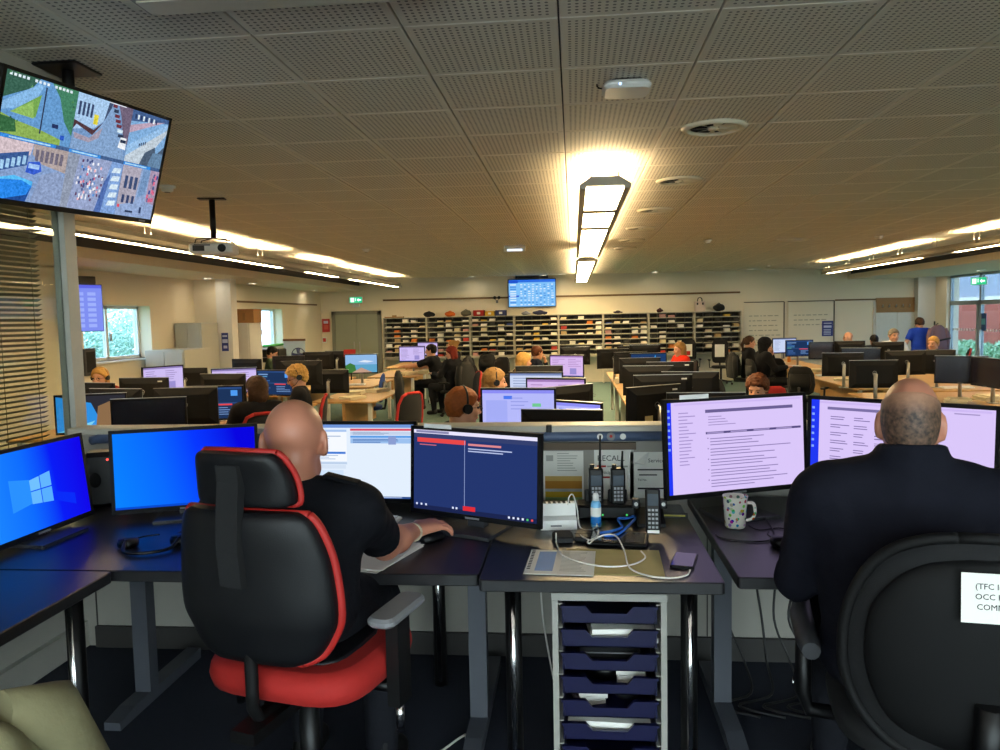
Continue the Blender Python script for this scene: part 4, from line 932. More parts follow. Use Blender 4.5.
b = MB(); b.loft([[(-.03, y0_, z), (.03, y0_, z), (.03, y0_+.025, z), (-.03, y0_+.025, z)] for z, y0_ in ((.88, -.295), (.97, -.305), (1.06, -.3), (1.13, -.29), (1.17, -.295))]); b.build('headrest_strap', BLACKF, ch1)
MB().box(-.035, .035, -.28, -.02, .49, .52).build('seat_mount', BLACKP, ch1); MB().tube([(0, -.1, .51), (0, -.21, .515), (0, -.235, .56), (0, -.235, .72)], .016, 8).build('back_bar', BLACKM, ch1)
for sx in (-1, 1):
    b = MB(); b.tube([(sx*.16, .04, .52), (sx*.25, .04, .52)], .018, 8); b.box(sx*.258-.018, sx*.258+.018, .005, .075, .48, .72); a_ = b.build('armrest', BLACKP, ch1)
    q = MB(); q.M = T((sx*.258, .05, 0)); q.rbox(-.04, .04, -.12, .1, .72, .745, .03, .008); q.build('armrest_pad', GREYP, a_)
    q = MB(); q.cyl((sx*.258, .04, .4), (sx*.258, .04, .48), .012); q.build('height_rod', CHROME, a_)
star_base(ch1, .5, BLACKP, True, .3)

ch2 = thing('office_chair', 'black round-backed swivel chair with a paper notice on its back', 'chair', (.90, 1.96, 0), R(-9))
slab(MB(), [(.44, .2, .38, 0.03, 0), (.455, .245, .46, .03, 0), (.5, .25, .47, .03, 0), (.52, .22, .43, .03, 0)], 28, 3.2).build('seat', BLACKF, ch2)
b2 = [(.50, .10, .05, -.235, .01), (.53, .165, .07, -.245, .025), (.6, .225, .085, -.26, .05), (.70, .258, .09, -.275, .06), (.82, .255, .09, -.285, .06), (.92, .22, .085, -.29, .05), (.98, .17, .07, -.29, .03), (1.01, .105, .045, -.29, .012), (1.018, .05, .02, -.29, .004)]
b2 = dense(b2); slab(MB(), b2, 32, 2.8).build('backrest', BLACKF, ch2)
outline(MB(), [(z, w+.004, th, y, bow) for z, w, th, y, bow in b2], -.015, .013).build('back_rim', BLACKM, ch2)
slab(MB(), dense([(.54, .05, .02, -.29, .01), (.57, .14, .03, -.30, .03), (.62, .19, .04, -.31, .04), (.72, .225, .045, -.322, .05), (.84, .22, .045, -.332, .05), (.92, .175, .04, -.334, .035), (.965, .11, .03, -.33, .02), (.98, .04, .02, -.325, .01)]), 32, 2.6).build('back_shell', BLACKM, ch2)
MB().tube([(0, -.1, .42), (0, -.29, .44), (0, -.34, .55), (0, -.345, .68)], .028, 8).build('back_bar', BLACKP, ch2)
for sx in (-1, 1):
    b = MB(); b.tube([(sx*.17, .03, .44), (sx*.3, .03, .45), (sx*.315, .03, .5), (sx*.315, .02, .66)], [.02, .02, .022, .02], 8); a_ = b.build('armrest', BLACKP, ch2)
    q = MB(); q.tube([(sx*.315, -.12, .67), (sx*.315, -.05, .672), (sx*.315, .08, .685), (sx*.305, .15, .72)], [.022, .03, .03, .018], 10); q.build('armrest_pad', CHARCOAL, a_)
    q = MB(); q.cyl((sx*.338, .03, .52), (sx*.342, .03, .52), .012); q.build('chrome_button', CHROME, a_)
star_base(ch2, .44, BLACKP, True, .31)
nt_ = thing('paper_notice', 'white paper notice with printed capitals taped to office chair back', 'notice')
nt_.matrix_world = T((.90, 1.96, 0), R(-9)) @ T((-.01, -.366, .915), R(0), R(-3))
MB().box(-.055, .085, 0, .0012, -.052, .05).build('sheet', PAPER, nt_)
MTX = Matrix.Rotation(R(90), 4, 'X')
for k, s_ in enumerate(('(TFC Insp12', 'OCC HEALTH', 'COMMAND')): text(s_, .0165, INK, nt_, T((-.03+.003*(k == 2), -.0005, .018-.021*k)) @ MTX)

# chair with the khaki coat at the photographer's side
ch3 = thing('office_chair', 'black office chair covered by a khaki coat beside the left desk', 'chair', (-1.27, 1.1, 0), R(70))
slab(MB(), [(.44, .2, .38, 0.03, 0), (.455, .235, .44, .03, 0), (.5, .24, .45, .03, 0), (.52, .21, .41, .03, 0)], 24, 3.2).build('seat', BLACKF, ch3)
slab(MB(), [(.5, .14, .04, -.22, .01), (.56, .2, .06, -.225, .02), (.66, .215, .065, -.23, .03), (.74, .19, .06, -.24, .02), (.77, .13, .03, -.24, .01)], 24, 2.8).build('backrest', BLACKF, ch3)
MB().tube([(0, -.1, .43), (0, -.25, .45), (0, -.27, .6)], .025, 8).build('back_bar', BLACKP, ch3); star_base(ch3, .44)
# ---------------------------------------------------------------- khaki coat draped over the chair back
def coat():
    b = MB(); nu, nv = 44, 30; pts = []
    for j in range(nv):
        v = j/(nv-1)                         # 0 front hem .. .5 shoulder line .. 1 back hem
        row = []
        for i in range(nu):
            u = i/(nu-1)*2-1; w = .255+.02*math.sin(v*9)
            s_ = (v-.5)*2; drop = max(0, abs(s_)-.16)/.84; hump = .07*math.exp(-((abs(u)-.55)/.25)**2)*(1-drop)
            z = .872-.42*drop**1.05-.13*abs(u)**3+hump*.5+.012*math.sin(u*14+v*5)*drop+.016*math.sin(u*9+2*v)*(1-drop)+.03*noise.noise(Vector((u*4, v*6, 2)))
            y = -.235+math.copysign(min(abs(s_)/.16, 1)*.06+.06*drop, s_)*-1+.02*math.sin(u*11+v*3)*drop+.035*noise.noise(Vector((u*5, v*7, 0)))
            row.append((w*u*(1+.12*drop), y, z))
        pts.append(row)
    vs = [p for r in pts for p in r]; fs = [(j*nu+i, j*nu+i+1, (j+1)*nu+i+1, (j+1)*nu+i) for j in range(nv-1) for i in range(nu-1)]
    b.add(vs, fs, True); o = b.build('coat', KHAKI); m_ = o.modifiers.new('cloth', 'SOLIDIFY'); m_.thickness = .012; m_.offset = 1
    s2 = o.modifiers.new('smooth', 'SUBSURF'); s2.levels = 1; s2.render_levels = 1
    return o
ct = thing('coat', 'khaki cotton coat draped over a chair back', 'coat', (-1.28, 1.11, -.055), R(70))
o = coat(); o.name = 'coat_body'; o.parent = ct
for sx in (-1, 1):
    b = MB(); b.tube([(sx*.17, -.235, .88), (sx*.25, -.24, .85), (sx*.3, -.25, .72), (sx*.3, -.24, .55), (sx*.29, -.22, .45)], [.05, .07, .065, .058, .05], 12); b.build('sleeve', KHAKI, ct)
b = MB(); b.tube([(-.12, -.22, .885), (-.06, -.27, .915), (.06, -.27, .915), (.12, -.22, .885)], [.02, .028, .028, .02], 8); b.build('collar', KHAKI, ct)
b = MB(); b.tube([(.05, -.318, .86), (.06, -.36, .7), (.07, -.37, .5)], .004, 5); b.build('seam', mat('khaki_dark_seam', '55523c', .9), ct)

# ---------------------------------------------------------------- tray unit under the centre desk
tu = thing('tray_unit', 'pale grey tray unit with dark blue trays under the centre desk', 'drawer unit', (.098, 2.31, 0))
UN = mat('tray_carcass', '94928b', .5); TRAY = mat('navy_tray_plastic', '0e1036', .35, var=.05)
hw, dp = .165, .42
for sx in (-1, 1): MB().box(sx*hw-.009, sx*hw+.009, 0, dp, .03, .632).build('side_panel', UN, tu)
MB().rbox(-hw-.012, hw+.012, -.008, dp, .632, .656, .004).build('top_panel', UN, tu); MB().box(-hw, hw, dp-.008, dp, .03, .632).build('back_panel', UN, tu); MB().box(-hw-.009, hw+.009, 0, dp, .0, .03).build('plinth', UN, tu)
def tray_mb():
    w, h_ = .148, .058; b = MB()
    prof = [(-w+.012, 0), (w-.012, 0), (w-.004, h_), (.075, h_), (.055, h_-.022), (-.055, h_-.022), (-.075, h_), (-w+.004, h_)]
    b.prism(prof, .004, 'y', 0)
    b.box(-w+.012, w-.012, 0, dp-.02, 0, .003); b.box(-w+.004, -w+.008, .0, dp-.02, .0, h_); b.box(w-.008, w-.004, 0, dp-.02, 0, h_); b.box(-w, w, dp-.024, dp-.02, 0, h_)
    lip = [(-w, h_), (-.073, h_), (-.053, h_-.022), (.053, h_-.022), (.073, h_), (w, h_), (w, h_-.008), (.078, h_-.008), (.058, h_-.03), (-.058, h_-.03), (-.078, h_-.008), (-w, h_-.008)]
    b.prism(lip, .012, 'y', -.012); return b
for k in range(8):
    o = tray_mb().build('tray', TRAY, tu) if k == 0 else None
    if k == 0: tr0 = o
    else: o = tr0.copy(); COL.objects.link(o)
    o.location = (0, .006, .036+.0745*k)
    for sx in (-1, 1): MB().box(sx*.149-.007, sx*.149+.007, .01, dp-.02, .046+.0745*k+.046, .05+.0745*k+.046).build('runner', UN, tu)
def sheet_stack(name, label, loc, rz, w, d, h_, m=PAPER, n_=3, cat='papers', wob=.01, group=None):
    t = thing(name, label, cat, loc, rz, group); r = random.Random(label)
    for k in range(n_):
        b = MB(); b.M = T((r.uniform(-wob, wob), r.uniform(-wob, wob), h_*k/n_), r.uniform(-.06, .06)); b.box(-w/2, w/2, -d/2, d/2, 0, h_/n_*.9); b.build('sheet', m, t)
    return t
TX = .098
def tz(k): return .036+.0745*k+.0035
sheet_stack('paper_stack', 'papers in the second tray from the top of tray unit', (TX+.04, 2.43, tz(6)+.0005), .1, .2, .2, .048, wob=.004); sheet_stack('paper_stack', 'loose white papers in the lowest visible dark blue tray', (TX+.0, 2.46, tz(2)), -.05, .25, .26, .05, wob=.004)
sheet_stack('paper_stack', 'red and white leaflets in tray above the loose papers', (TX-.07, 2.45, tz(3)), .3, .09, .14, .045, wob=.003)
b = MB(); b.M = T((TX-.055, 2.44, tz(3)+.046), .3); b.box(-.03, .03, -.04, .04, 0, .008); tag(b.build('red_booklet', REDF), 'small red booklet lying on leaflets in tray', 'booklet')
sheet_stack('paper_stack', 'thin folded papers beside the black tape roll in tray', (TX+.075, 2.45, tz(4)), -.1, .09, .16, .046, wob=.003)
t = thing('tape_roll', 'black tape roll lying in a dark blue tray', 'tape roll', (TX-.01, 2.45, tz(4))); MB().lathe([(.03, 0), (.05, 0), (.05, .045), (.03, .045), (.03, 0)], 24, cap=False).build('tape', BLACKP, t); MB().lathe([(.026, .002), (.03, .002), (.03, .043), (.026, .043), (.026, .002)], 24, cap=False).build('core', CARD, t)
t = thing('black_case', 'black cable pouch lying in the third tray of tray unit', 'case', (TX+.0, 2.45, tz(5))); MB().rbox(-.1, .1, -.08, .08, 0, .045, .02).build('pouch', BLACKF, t); MB().tube([(-.09, -.082, .03), (.09, -.082, .03)], .002, 5).build('zip', GREYP, t)
t = thing('plastic_pots', 'grey lidded pot lying in tray next to red booklet', 'pot', (TX+.06, 2.45, tz(3))); MB().lathe([(.03, 0), (.038, .005), (.038, .035), (.001, .035)], 18).build('pot_body', CHARCOAL, t); MB().lathe([(.041, .035), (.041, .043), (.001, .045)], 18).build('lid', GREYP, t)

# ---------------------------------------------------------------- things on the desks
def on(px, py): return at_z(px, py, DZ)
# charging hub
p = on(559, 530); t = thing('charging_hub', 'white multi-port charging hub with slanted front', 'charger', (p.x, p.y, DZ), R(6))
MB().prism([(0, 0), (.085, 0), (.085, .085), (.05, .085), (.03, .045), (0, .035)], .13, 'x', -.065).build('body', WHITEP, t)
for k in range(6): MB().box(-.052+.018*k, -.042+.018*k, .052, .08, .085, .0865).build('port', DARKGREY, t)
MB().box(-.03, .01, -.001, .0, .012, .018).build('maker_mark', GREYP, t)
CABLEW = mat('white_cable', 'dcdad4', .5)
def smooth(pts, n=6):
    P_ = [Vector(p) for p in pts]; P_ = [P_[0]]+P_+[P_[-1]]; out = []
    for i in range(1, len(P_)-2):
        for k in range(n):
            t_ = k/n; a, b, c, d = P_[i-1:i+3]; out.append(.5*((2*b)+(c-a)*t_+(2*a-5*b+4*c-d)*t_*t_+(3*b-a-3*c+d)*t_**3))
    return out+[P_[-2]]
def cable(name, label, pts, r, m, group=None, plug=None):
    o = MB().tube(smooth(pts), r, 6).build(name, m); return tag(o, label, 'cable', group)
def D(px, py, z=0): q = at_z(px, py, DZ+z+.004); return (q.x, q.y, DZ+z+.004)
cable('white_cable', 'white cable looping from the hub top down toward desk bottle', [D(568, 505, .09), D(569, 497, .12), D(573, 495, .12), D(577, 508, .06), D(580, 527, .0), D(590, 530), D(597, 526, .03)], .0026, CABLEW)
cable('white_cable', 'white cable running from hub front over the white sheet to tablet', [D(556, 533, .03), D(557, 545, .002), D(566, 557, .006), D(600, 566, .008), D(630, 565, .006), D(645, 558, .006), D(641, 551, .012)], .0026, CABLEW)
cable('white_cable', 'white cable curving across the desk from hub to black mobile phone', [D(577, 533, .01), D(590, 540, .025), D(604, 535, .035), D(616, 536, .035), D(624, 550, .03), D(630, 568, .006), D(650, 576), D(672, 578), D(687, 575), D(690, 570, .001)], .0026, CABLEW)
cable('white_cable', 'short knotted white cable beside the blue label bottle', [D(597, 524, .04), D(598, 534, .03), D(590, 543, .03), D(588, 541, .03), D(596, 538, .03), D(604, 535, .032)], .0026, CABLEW)
# sheets
def sheet(name, label, px, py, w, d, rz, m, z=.0012, cat='paper'):
    q = on(px, py); t = thing(name, label, cat, (q.x, q.y, DZ), rz); MB().box(-w/2, w/2, -d/2, d/2, .0004, z).build('sheet', m, t); return t
t = sheet('yellow_folder', 'pale yellow green card folder under the tablet on centre desk', 613, 562, .3, .25, R(-2), mat('yellow_green_card', 'a89c62', .7), .002)
q = on(561, 563); t = thing('printed_sheet', 'white printed sheet with blue photo on front edge of centre desk', 'paper', (q.x, q.y, DZ+.0021), R(-3))
MB().box(-.105, .105, -.12, .12, .0, .0016).build('sheet', PAPER, t); MB().box(-.075, -.02, -.09, .1, .0016, .0019).build('blue_photo', mat('blue_print', '6f97cf', .7), t)
b = MB(); r = random.Random(2)
for k in range(16): b.box(.0, .08*(.7+.3*r.random()), .1-.0125*k, .104-.0125*k, .0016, .0019)
b.build('print_lines', mat('grey_print', 'a8a69f', .8), t); b = MB(); [b.box(-.1, -.09, .1-.016*k, .108-.016*k, .0016, .0019) for k in range(12)]; b.build('print_edge', INK, t)
# radios
def radio(label, px, py, Y, ant, hgt=.135):
    q = at_y(px, py, Y); t = thing('two_way_radio', label, 'radio', (q.x, Y, DZ+.055), R(4)); w = .027
    MB().rbox(-w, w, -.018, .018, 0, hgt, .008).build('radio_body', BLACKP, t)
    MB().rbox(-w*.78, w*.78, -.0215, -.018, hgt*.52, hgt*.82, .003).build('display', mat('dark_lcd', '3a4550', .2), t)
    for i in range(3):
        for j in range(4): MB().box(-.017+.0125*i, -.0085+.0125*i, -.0205, -.018, .012+.0145*j, .021+.0145*j).build('key', mat('grey_key', '8a8c90', .5), t)
    MB().tube([(w*.6, 0, hgt-.01), (w*.6, 0, hgt+.02), (w*.6+.002, 0, hgt+ant)], [.006, .005, .0035], 8).build('antenna', BLACKP, t); MB().cyl((-w*.5, 0, hgt-.005), (-w*.5, 0, hgt+.014), .009).build('knob', BLACKP, t); MB().box(-w-.003, -w, -.006, .006, hgt*.5, hgt*.75).build('side_button', GREYP, t)
q = on(603, 522); dock = thing('radio_dock', 'black twin radio charging dock on centre desk', 'charger dock', (q.x+.015, 2.93, DZ))
MB().rbox(-.115, .115, -.05, .06, 0, .055, .015).build('dock_body', BLACKP, dock)
for sx in (-1, 1): MB().rbox(sx*.045-.036, sx*.045+.036, .022, .034, .05, .1, .006).build('cradle_back', BLACKP, dock); MB().cyl((sx*.045+.03, -.05, .02), (sx*.045+.03, -.053, .02), .004, n=8).build('charge_light', emit('green_led', (.1, .8, .2), .6), dock)
radio('black two-way radio with long thin antenna in the dock', 596, 500, 2.925, .125); radio('black two-way radio with short antenna and lit keypad in dock', 618, 500, 2.925, .065)
# spray bottle
q = on(596, 527); t = thing('pump_bottle', 'small bottle with blue and white label and white cap', 'bottle', (q.x, q.y, DZ))
MB().lathe([(.016, 0), (.019, .004), (.019, .085), (.013, .098), (.001, .098)], 20).build('bottle_body', mat('bottle_blue', '6fb0dc', .3), t); MB().lathe([(.0195, .012), (.0195, .04)], 20, cap=False).build('label_band', mat('label_blue', '1f74c0', .4), t); MB().lathe([(.0195, .042), (.0195, .075)], 20, cap=False).build('label_white', PAPER, t); MB().lathe([(.011, .098), (.011, .118), (.008, .125), (.001, .127)], 16).build('cap', WHITEP, t)
# handset and cradle
q = on(654, 544); t = thing('cordless_handset', 'black cordless handset with keypad standing in its cradle', 'phone', (q.x+.003, q.y+.05, DZ+.02), R(-3)); t.rotation_euler = (R(-18), 0, R(-3))
MB().rbox(-.026, .026, -.011, .011, .0, .155, .01).build('handset_body', BLACKP, t); MB().box(-.018, .018, -.0125, -.011, .095, .135).build('display', MATS['dark_lcd'], t)
for i in range(3):
    for j in range(5): MB().box(-.017+.0125*i, -.0085+.0125*i, -.013, -.011, .018+.0145*j, .0255+.0145*j).build('key', MATS['grey_key'], t)
MB().box(-.02, .02, -.0125, -.011, .002, .012).build('white_label', WHITEP, t)
q = on(652, 528); t = thing('handset_cradle', 'black handset cradle with silver side buttons', 'phone cradle', (q.x, q.y+.06, DZ)); MB().prism([(-.05, 0), (.05, 0), (.05, .05), (.0, .03), (-.05, .012)], .1, 'x', -.05).build('cradle_body', BLACKP, t)
for sx in (-1, 1): MB().rbox(sx*.05-.014, sx*.05+.014, .02, .045, .05, .085, .004).build('cradle_cheek', BLACKP, t); MB().cyl((sx*.05, .019, .068), (sx*.05, .015, .068), .007).build('side_button', STEEL, t)
q = on(655, 526); t = thing('ruler_bar', 'flat black bar with a yellow stripe behind the handset', 'bar', (q.x+.005, q.y+.13, DZ), R(-4)); MB().box(-.13, .13, -.012, .012, 0, .014).build('bar_body', BLACKP, t); MB().box(-.12, .12, -.0135, -.012, .007, .0125).build('yellow_stripe', mat('yellow_strip', 'a8a03a', .6), t)
# tablets and pouches
q = on(620, 545); t = thing('tablet', 'black tablet in a folio case lying on yellow folder', 'tablet', (q.x-.005, q.y+.035, DZ+.0022), R(-8)); MB().rbox(-.1, .1, -.065, .075, 0, .014, .01).build('case', BLACKP, t); MB().box(-.09, .09, -.055, .065, .014, .0155).build('screen_glass', mat('black_glass', '0a0b0d', .12), t)
q = on(563, 542); t = thing('phone_pouch', 'black fabric phone pouch in front of the charging hub', 'pouch', (q.x, q.y+.02, DZ+.0022), R(5)); MB().rbox(-.035, .035, -.045, .05, 0, .02, .012).build('pouch_body', BLACKF, t); MB().box(-.03, .03, -.0475, -.045, .004, .016).build('flap', LEATHER, t)
q = on(583, 541); t = thing('phone_pouch', 'black wallet lying beside the phone pouch', 'pouch', (q.x+.002, q.y+.02, DZ+.0022), R(-5)); MB().rbox(-.03, .03, -.045, .05, 0, .018, .008).build('wallet_body', LEATHER, t); MB().box(-.031, .031, -.004, .0, .018, .019).build('band', BLACKF, t)
cable('blue_lanyard', 'bright blue lanyard strap coiled beside the radios', [D(600, 533, .018), D(612, 531, .022), D(622, 527, .024), D(618, 519, .03), D(628, 518, .02), D(637, 516, .012), D(630, 524, .02), D(618, 534, .02), D(604, 536, .018)], .005, mat('blue_strap', '2a6fd0', .6))['category'] = 'lanyard'
q = on(684, 562); t = thing('mobile_phone', 'black mobile phone charging on front edge of centre desk', 'phone', (q.x, q.y, DZ), R(-14)); MB().rbox(-.036, .036, -.072, .072, 0, .009, .01, .003).build('phone_body', BLACKP, t); MB().box(-.032, .032, -.066, .066, .009, .0096).build('phone_glass', MATS['black_glass'], t)
# mug
MUG = bpy.data.materials.new('patterned_mug'); MUG.use_nodes = True; n = MUG.node_tree; bs = n.nodes['Principled BSDF']; bs.inputs['Roughness'].default_value = .25
vo = n.nodes.new('ShaderNodeTexVoronoi'); vo.inputs['Scale'].default_value = 62; tc = n.nodes.new('ShaderNodeTexCoord'); n.links.new(tc.outputs['Object'], vo.inputs['Vector'])
hs = n.nodes.new('ShaderNodeHueSaturation'); hs.inputs['Saturation'].default_value = 1.1; hs.inputs['Value'].default_value = .62; n.links.new(vo.outputs['Color'], hs.inputs['Color'])
lt = n.nodes.new('ShaderNodeMath'); lt.operation = 'LESS_THAN'; lt.inputs[1].default_value = .40; n.links.new(vo.outputs['Distance'], lt.inputs[0])
mx = n.nodes.new('ShaderNodeMix'); mx.data_type = 'RGBA'; mx.inputs[6].default_value = lin('e8e2d6'); n.links.new(lt.outputs[0], mx.inputs[0]); n.links.new(hs.outputs[0], mx.inputs[7]); n.links.new(mx.outputs[2], bs.inputs['Base Color'])
q = on(735, 527); t = thing('mug', 'white ceramic mug with colourful pattern beside lilac monitor', 'mug', (q.x, q.y, DZ))
MB().lathe([(.001, .002), (.032, 0), (.036, .004), (.0435, .112), (.045, .115), (.042, .115), (.034, .012), (.001, .01)], 32, cap=False).build('mug_body', MUG, t); MB().tube(smooth([(.041, -.005, .09), (.062, -.008, .088), (.068, -.008, .06), (.06, -.008, .035), (.038, -.005, .025)]), .006, 8).build('handle', MUG, t)
MB().lathe([(.001, .095), (.0405, .095), (.0405, .0945), (.001, .0945)], 24).build('drink', mat('tea', '6a4a2c', .2), t)
# headsets, keyboards, mouse
def headset_on_desk(label, loc, rz, s=1.0):
    t = thing('headset', label, 'headset', loc, rz); z = .012
    MB().tube(smooth([(-.085, .02, .03), (-.08, -.05, .012), (-.04, -.085, .01), (.02, -.09, .01), (.07, -.06, .012), (.09, .0, .03)]), .006, 8).build('headband', BLACKP, t)
    for x, y in ((-.082, .035), (.09, .02)): MB().lathe([(.024, 0), (.034, .006), (.036, .02), (.03, .032), (.001, .034)], 18, (x, y, 0)).build('ear_cup', BLACKP, t)
    MB().tube(smooth([(-.082, .05, .02), (-.04, .09, .02), (.01, .1, .02)]), .003, 6).build('microphone', BLACKP, t); MB().tube(smooth([(.09, .04, .012), (.12, .1, .004), (.06, .15, .004), (.1, .2, .004)]), .0025, 6).build('cable', BLACKP, t)
headset_on_desk('black headset lying on desk under the azure monitor', (on(152, 548).x, on(152, 548).y, DZ), R(20)); headset_on_desk('black headset lying on desk beside person in navy fleece', (on(797, 540).x, on(797, 540).y-.02, DZ), R(60))
def keyboard(label, loc, rz):
    t = thing('keyboard', label, 'keyboard', loc, rz); b = MB(); b.M = T(rx=R(4)); b.rbox(-.21, .21, -.07, .07, .008, .022, .012); b.build('keyboard_body', WHITEP, t); kb = MB(); kb.M = T(rx=R(4))
    for j in range(5):
        for i in range(15): kb.box(-.2+.0265*i, -.178+.0265*i, -.06+.0245*j, -.04+.0245*j, .022, .027)
    o = kb.build('keys', mat('pale_keys', 'cfd2d6', .5), t); return t
keyboard('white keyboard on desk in front of document monitor', (-.87, 2.80, DZ), R(-12))
q = on(424, 536); t = thing('computer_mouse', "black computer mouse under the bald person's hand", 'mouse', (-.50, 2.60, DZ), R(-38)); slab(MB(), [(0, .03, .1, 0, 0), (.012, .032, .105, 0, 0), (.024, .027, .09, -.002, 0), (.031, .015, .06, -.006, 0)], 20, 2.4).build('mouse_body', BLACKP, t); MB().cyl((-.004, .03, .028), (.004, .03, .028), .006, n=10).build('wheel', GREYP, t)
sheet_stack('paper_stack', 'white papers on desk beside the bald person', (-.66, 2.42, DZ), R(-15), .21, .297, .006, cat='papers')
t = thing('desk_intercom', 'black desk intercom with small display and red lights in the corner', 'intercom', (-1.99, 3.1, DZ), R(24)); MB().rbox(-.1, .1, -.06, .07, 0, .235, .03).build('intercom_body', BLACKP, t); MB().box(.03, .085, -.063, -.06, .17, .215).build('display', emit('intercom_lcd', (.6, .75, .85), .7), t)
for x, z in ((.0, .205), (.05, .09)): MB().cyl((x, -.06, z), (x, -.064, z), .0045, n=8).build('red_light', emit('red_led', (1, .05, .04), 3), t)
MB().cyl((.05, -.06, .135), (.05, -.066, .135), .009, n=10).build('button', CHARCOAL, t); MB().sphere((-.05, -.055, .12), (.025, .012, .035)).build('speaker_bulge', BLACKM, t)
# notices pinned to the partition
NOTE_Y = PY-.003
def wall_note(name, label, px0, py0, px1, py1, m=PAPER):
    a, c = at_y(px0, py0, NOTE_Y), at_y(px1, py1, NOTE_Y); t = thing(name, label, 'notice', ((a.x+c.x)/2, NOTE_Y, (a.z+c.z)/2)); w, h_ = (c.x-a.x)/2, (a.z-c.z)/2
    MB().box(-w, w, -.001, 0, -h_, h_).build('sheet', m, t); return t, w, h_
t, w, h_ = wall_note('chart_notice', 'printed chart with orange and yellow bands pinned on partition', 543, 451, 584, 508)
for z0, z1, c in ((-.05, .12, 'c7a45c'), (-.32, -.05, 'b07a22'), (-.42, -.32, 'a8aeb0'), (-.62, -.42, 'c8a51e'), (-.95, -.62, '8fb277')): MB().box(-w*.92, w*.92, -.0016, -.001, h_*z0, h_*z1).build('band', mat('print_'+c, c, .8), t)
b = MB(); r = random.Random(1); [b.box(-w*.3, w*(.2+.6*r.random()), -.0016, -.001, h_*(.9-.085*k), h_*(.925-.085*k)) for k in range(8)]; b.box(-w*.85, -w*.5, -.0016, -.001, h_*.65, h_*.85); b.build('print_lines', MATS['grey_print'], t)
t, w, h_ = wall_note('typed_notice', 'white notice headed RECALL pinned beside the chart', 594, 447, 634, 508)
text('RECALL', .034, INK, t, T((-w*.85, -.0012, h_*.55)) @ MTX)
text('Participant', .02, INK, t, T((-w*.85, -.0012, h_*.12)) @ MTX); b = MB()
b.box(-w*.85, w*.1, -.0016, -.001, -h_*.02, h_*.04); b.box(-w*.85, -w*.4, -.0016, -.001, h_*.34, h_*.4); b.box(-w*.3, 0, -.0016, -.001, -h_*.62, -h_*.56); b.build('red_print', REDINK, t)
b = MB(); b.box(-w*.35, w*.7, -.0016, -.001, h_*.34, h_*.39); b.box(-w*.2, w*.2, -.0016, -.001, -h_*.3, -h_*.26); b.build('print_lines', MATS['grey_print'], t); text('AS', .03, mat('faded_ink', '8a8a8c', .8), t, T((-w*.2, -.0012, -h_*.52)) @ MTX)
t, w, h_ = wall_note('curled_notice', 'white service notice with a curled corner pinned behind handset', 630, 452, 690, 498)
b = MB(); b.keep = True; b.add([(-w, -.0012, h_*.6), (-w*.55, -.03, h_*.5), (-w*.35, -.005, h_*1.02), (-w*.9, -.002, h_*.5)], [(0, 1, 3), (1, 2, 3)]); b.build('curled_corner', PAPER, t)
text('Service Desk', .024, INK, t, T((-w*.4, -.0012, h_*.55)) @ MTX); text('Tel No.', .013, INK, t, T((-w*.75, -.0012, -h_*.25)) @ MTX)
b = MB(); b.box(-w*.75, w*.2, -.0016, -.001, h_*.2, h_*.26); b.box(-w*.7, -w*.1, -.0016, -.001, -h_*.02, h_*.03); b.box(-w*.75, w*.4, -.0016, -.001, -h_*.62, -h_*.55); b.build('print_lines', INK, t)
# cables under the desks
CB = mat('black_cable', '111113', .5)
cable('floor_cable', 'white cable trailing on navy carpet behind the red seat chair', [(-.62, 2.42, .012), (-.5, 2.5, .006), (-.42, 2.62, .006), (-.4, 2.62, .01), (-.39, 2.5, .006), (-.35, 2.32, .006)], .004, CABLEW)
cable('floor_cable', 'white cable hanging beside the tray unit', [(-.15, 3.25, .6), (-.15, 3.2, .3), (-.12, 3.1, .12), (-.08, 2.95, .02), (-.02, 2.9, .008)], .004, CABLEW)
rc = random.Random(11)
for k in range(4):
    x = .62+.09*k; cable('hanging_cable', 'black cable hanging in loops below the desk with mug', [(x, 3.24, .66), (x+.02, 3.2, .45), (x-.05+.1*rc.random(), 3.15, .25), (x+.05, 3.1, .1), (x+.1*rc.random(), 3.0, .008), (x-.1, 2.9, .008), (x+.05, 2.82, .008)], .005, CB, 'cables below the right desk')
for k in range(2):
    x = -1.5+.08*k; cable('hanging_cable', 'black cable hanging below the desk with azure monitor', [(x, 3.2, .68), (x+.03, 3.15, .45), (x+.1+.05*k, 3.1, .22), (x+.2, 3.05, .04), (x+.26, 3.0, .008)], .005, CB, 'cables below the left desk')
cable('desk_cable', 'thin black headset cable lying on desk in front of mug', [D(716, 534), D(722, 538), D(745, 541), D(765, 541), D(774, 537), D(772, 528), D(764, 518), D(752, 512)], .003, CB)
# ================================================================ the two people on the platform
J1 = dict(pelvis=(0, -.02, .73), chest=(0, .0, .87), neck=(.02, .02, 1.035), shl=(-.185, .02, .985), shr=(.195, .03, .98),
          hipl=(-.1, .03, .71), hipr=(.1, .03, .71), knl=(-.13, .43, .59), knr=(.13, .43, .59), anl=(-.13, .44, .11), anr=(.14, .38, .11), tol=(-.14, .57, .04), tor=(.16, .51, .04),
          ell=(-.28, .16, .80), wrl=(-.13, .40, .785), elr=(.185, .33, .795), wrr=(.235, .545, .785), hdr=(.13, .17, .0), hur=(.1, -.1, 1))
STUB = bpy.data.materials.new('stubble_hair'); STUB.use_nodes = True; n = STUB.node_tree; bs = n.nodes['Principled BSDF']; bs.inputs['Roughness'].default_value = .6
tc = n.nodes.new('ShaderNodeTexCoord'); nz = n.nodes.new('ShaderNodeTexNoise'); nz.inputs['Scale'].default_value = 90; nz.inputs['Detail'].default_value = 5; n.links.new(tc.outputs['Object'], nz.inputs['Vector'])
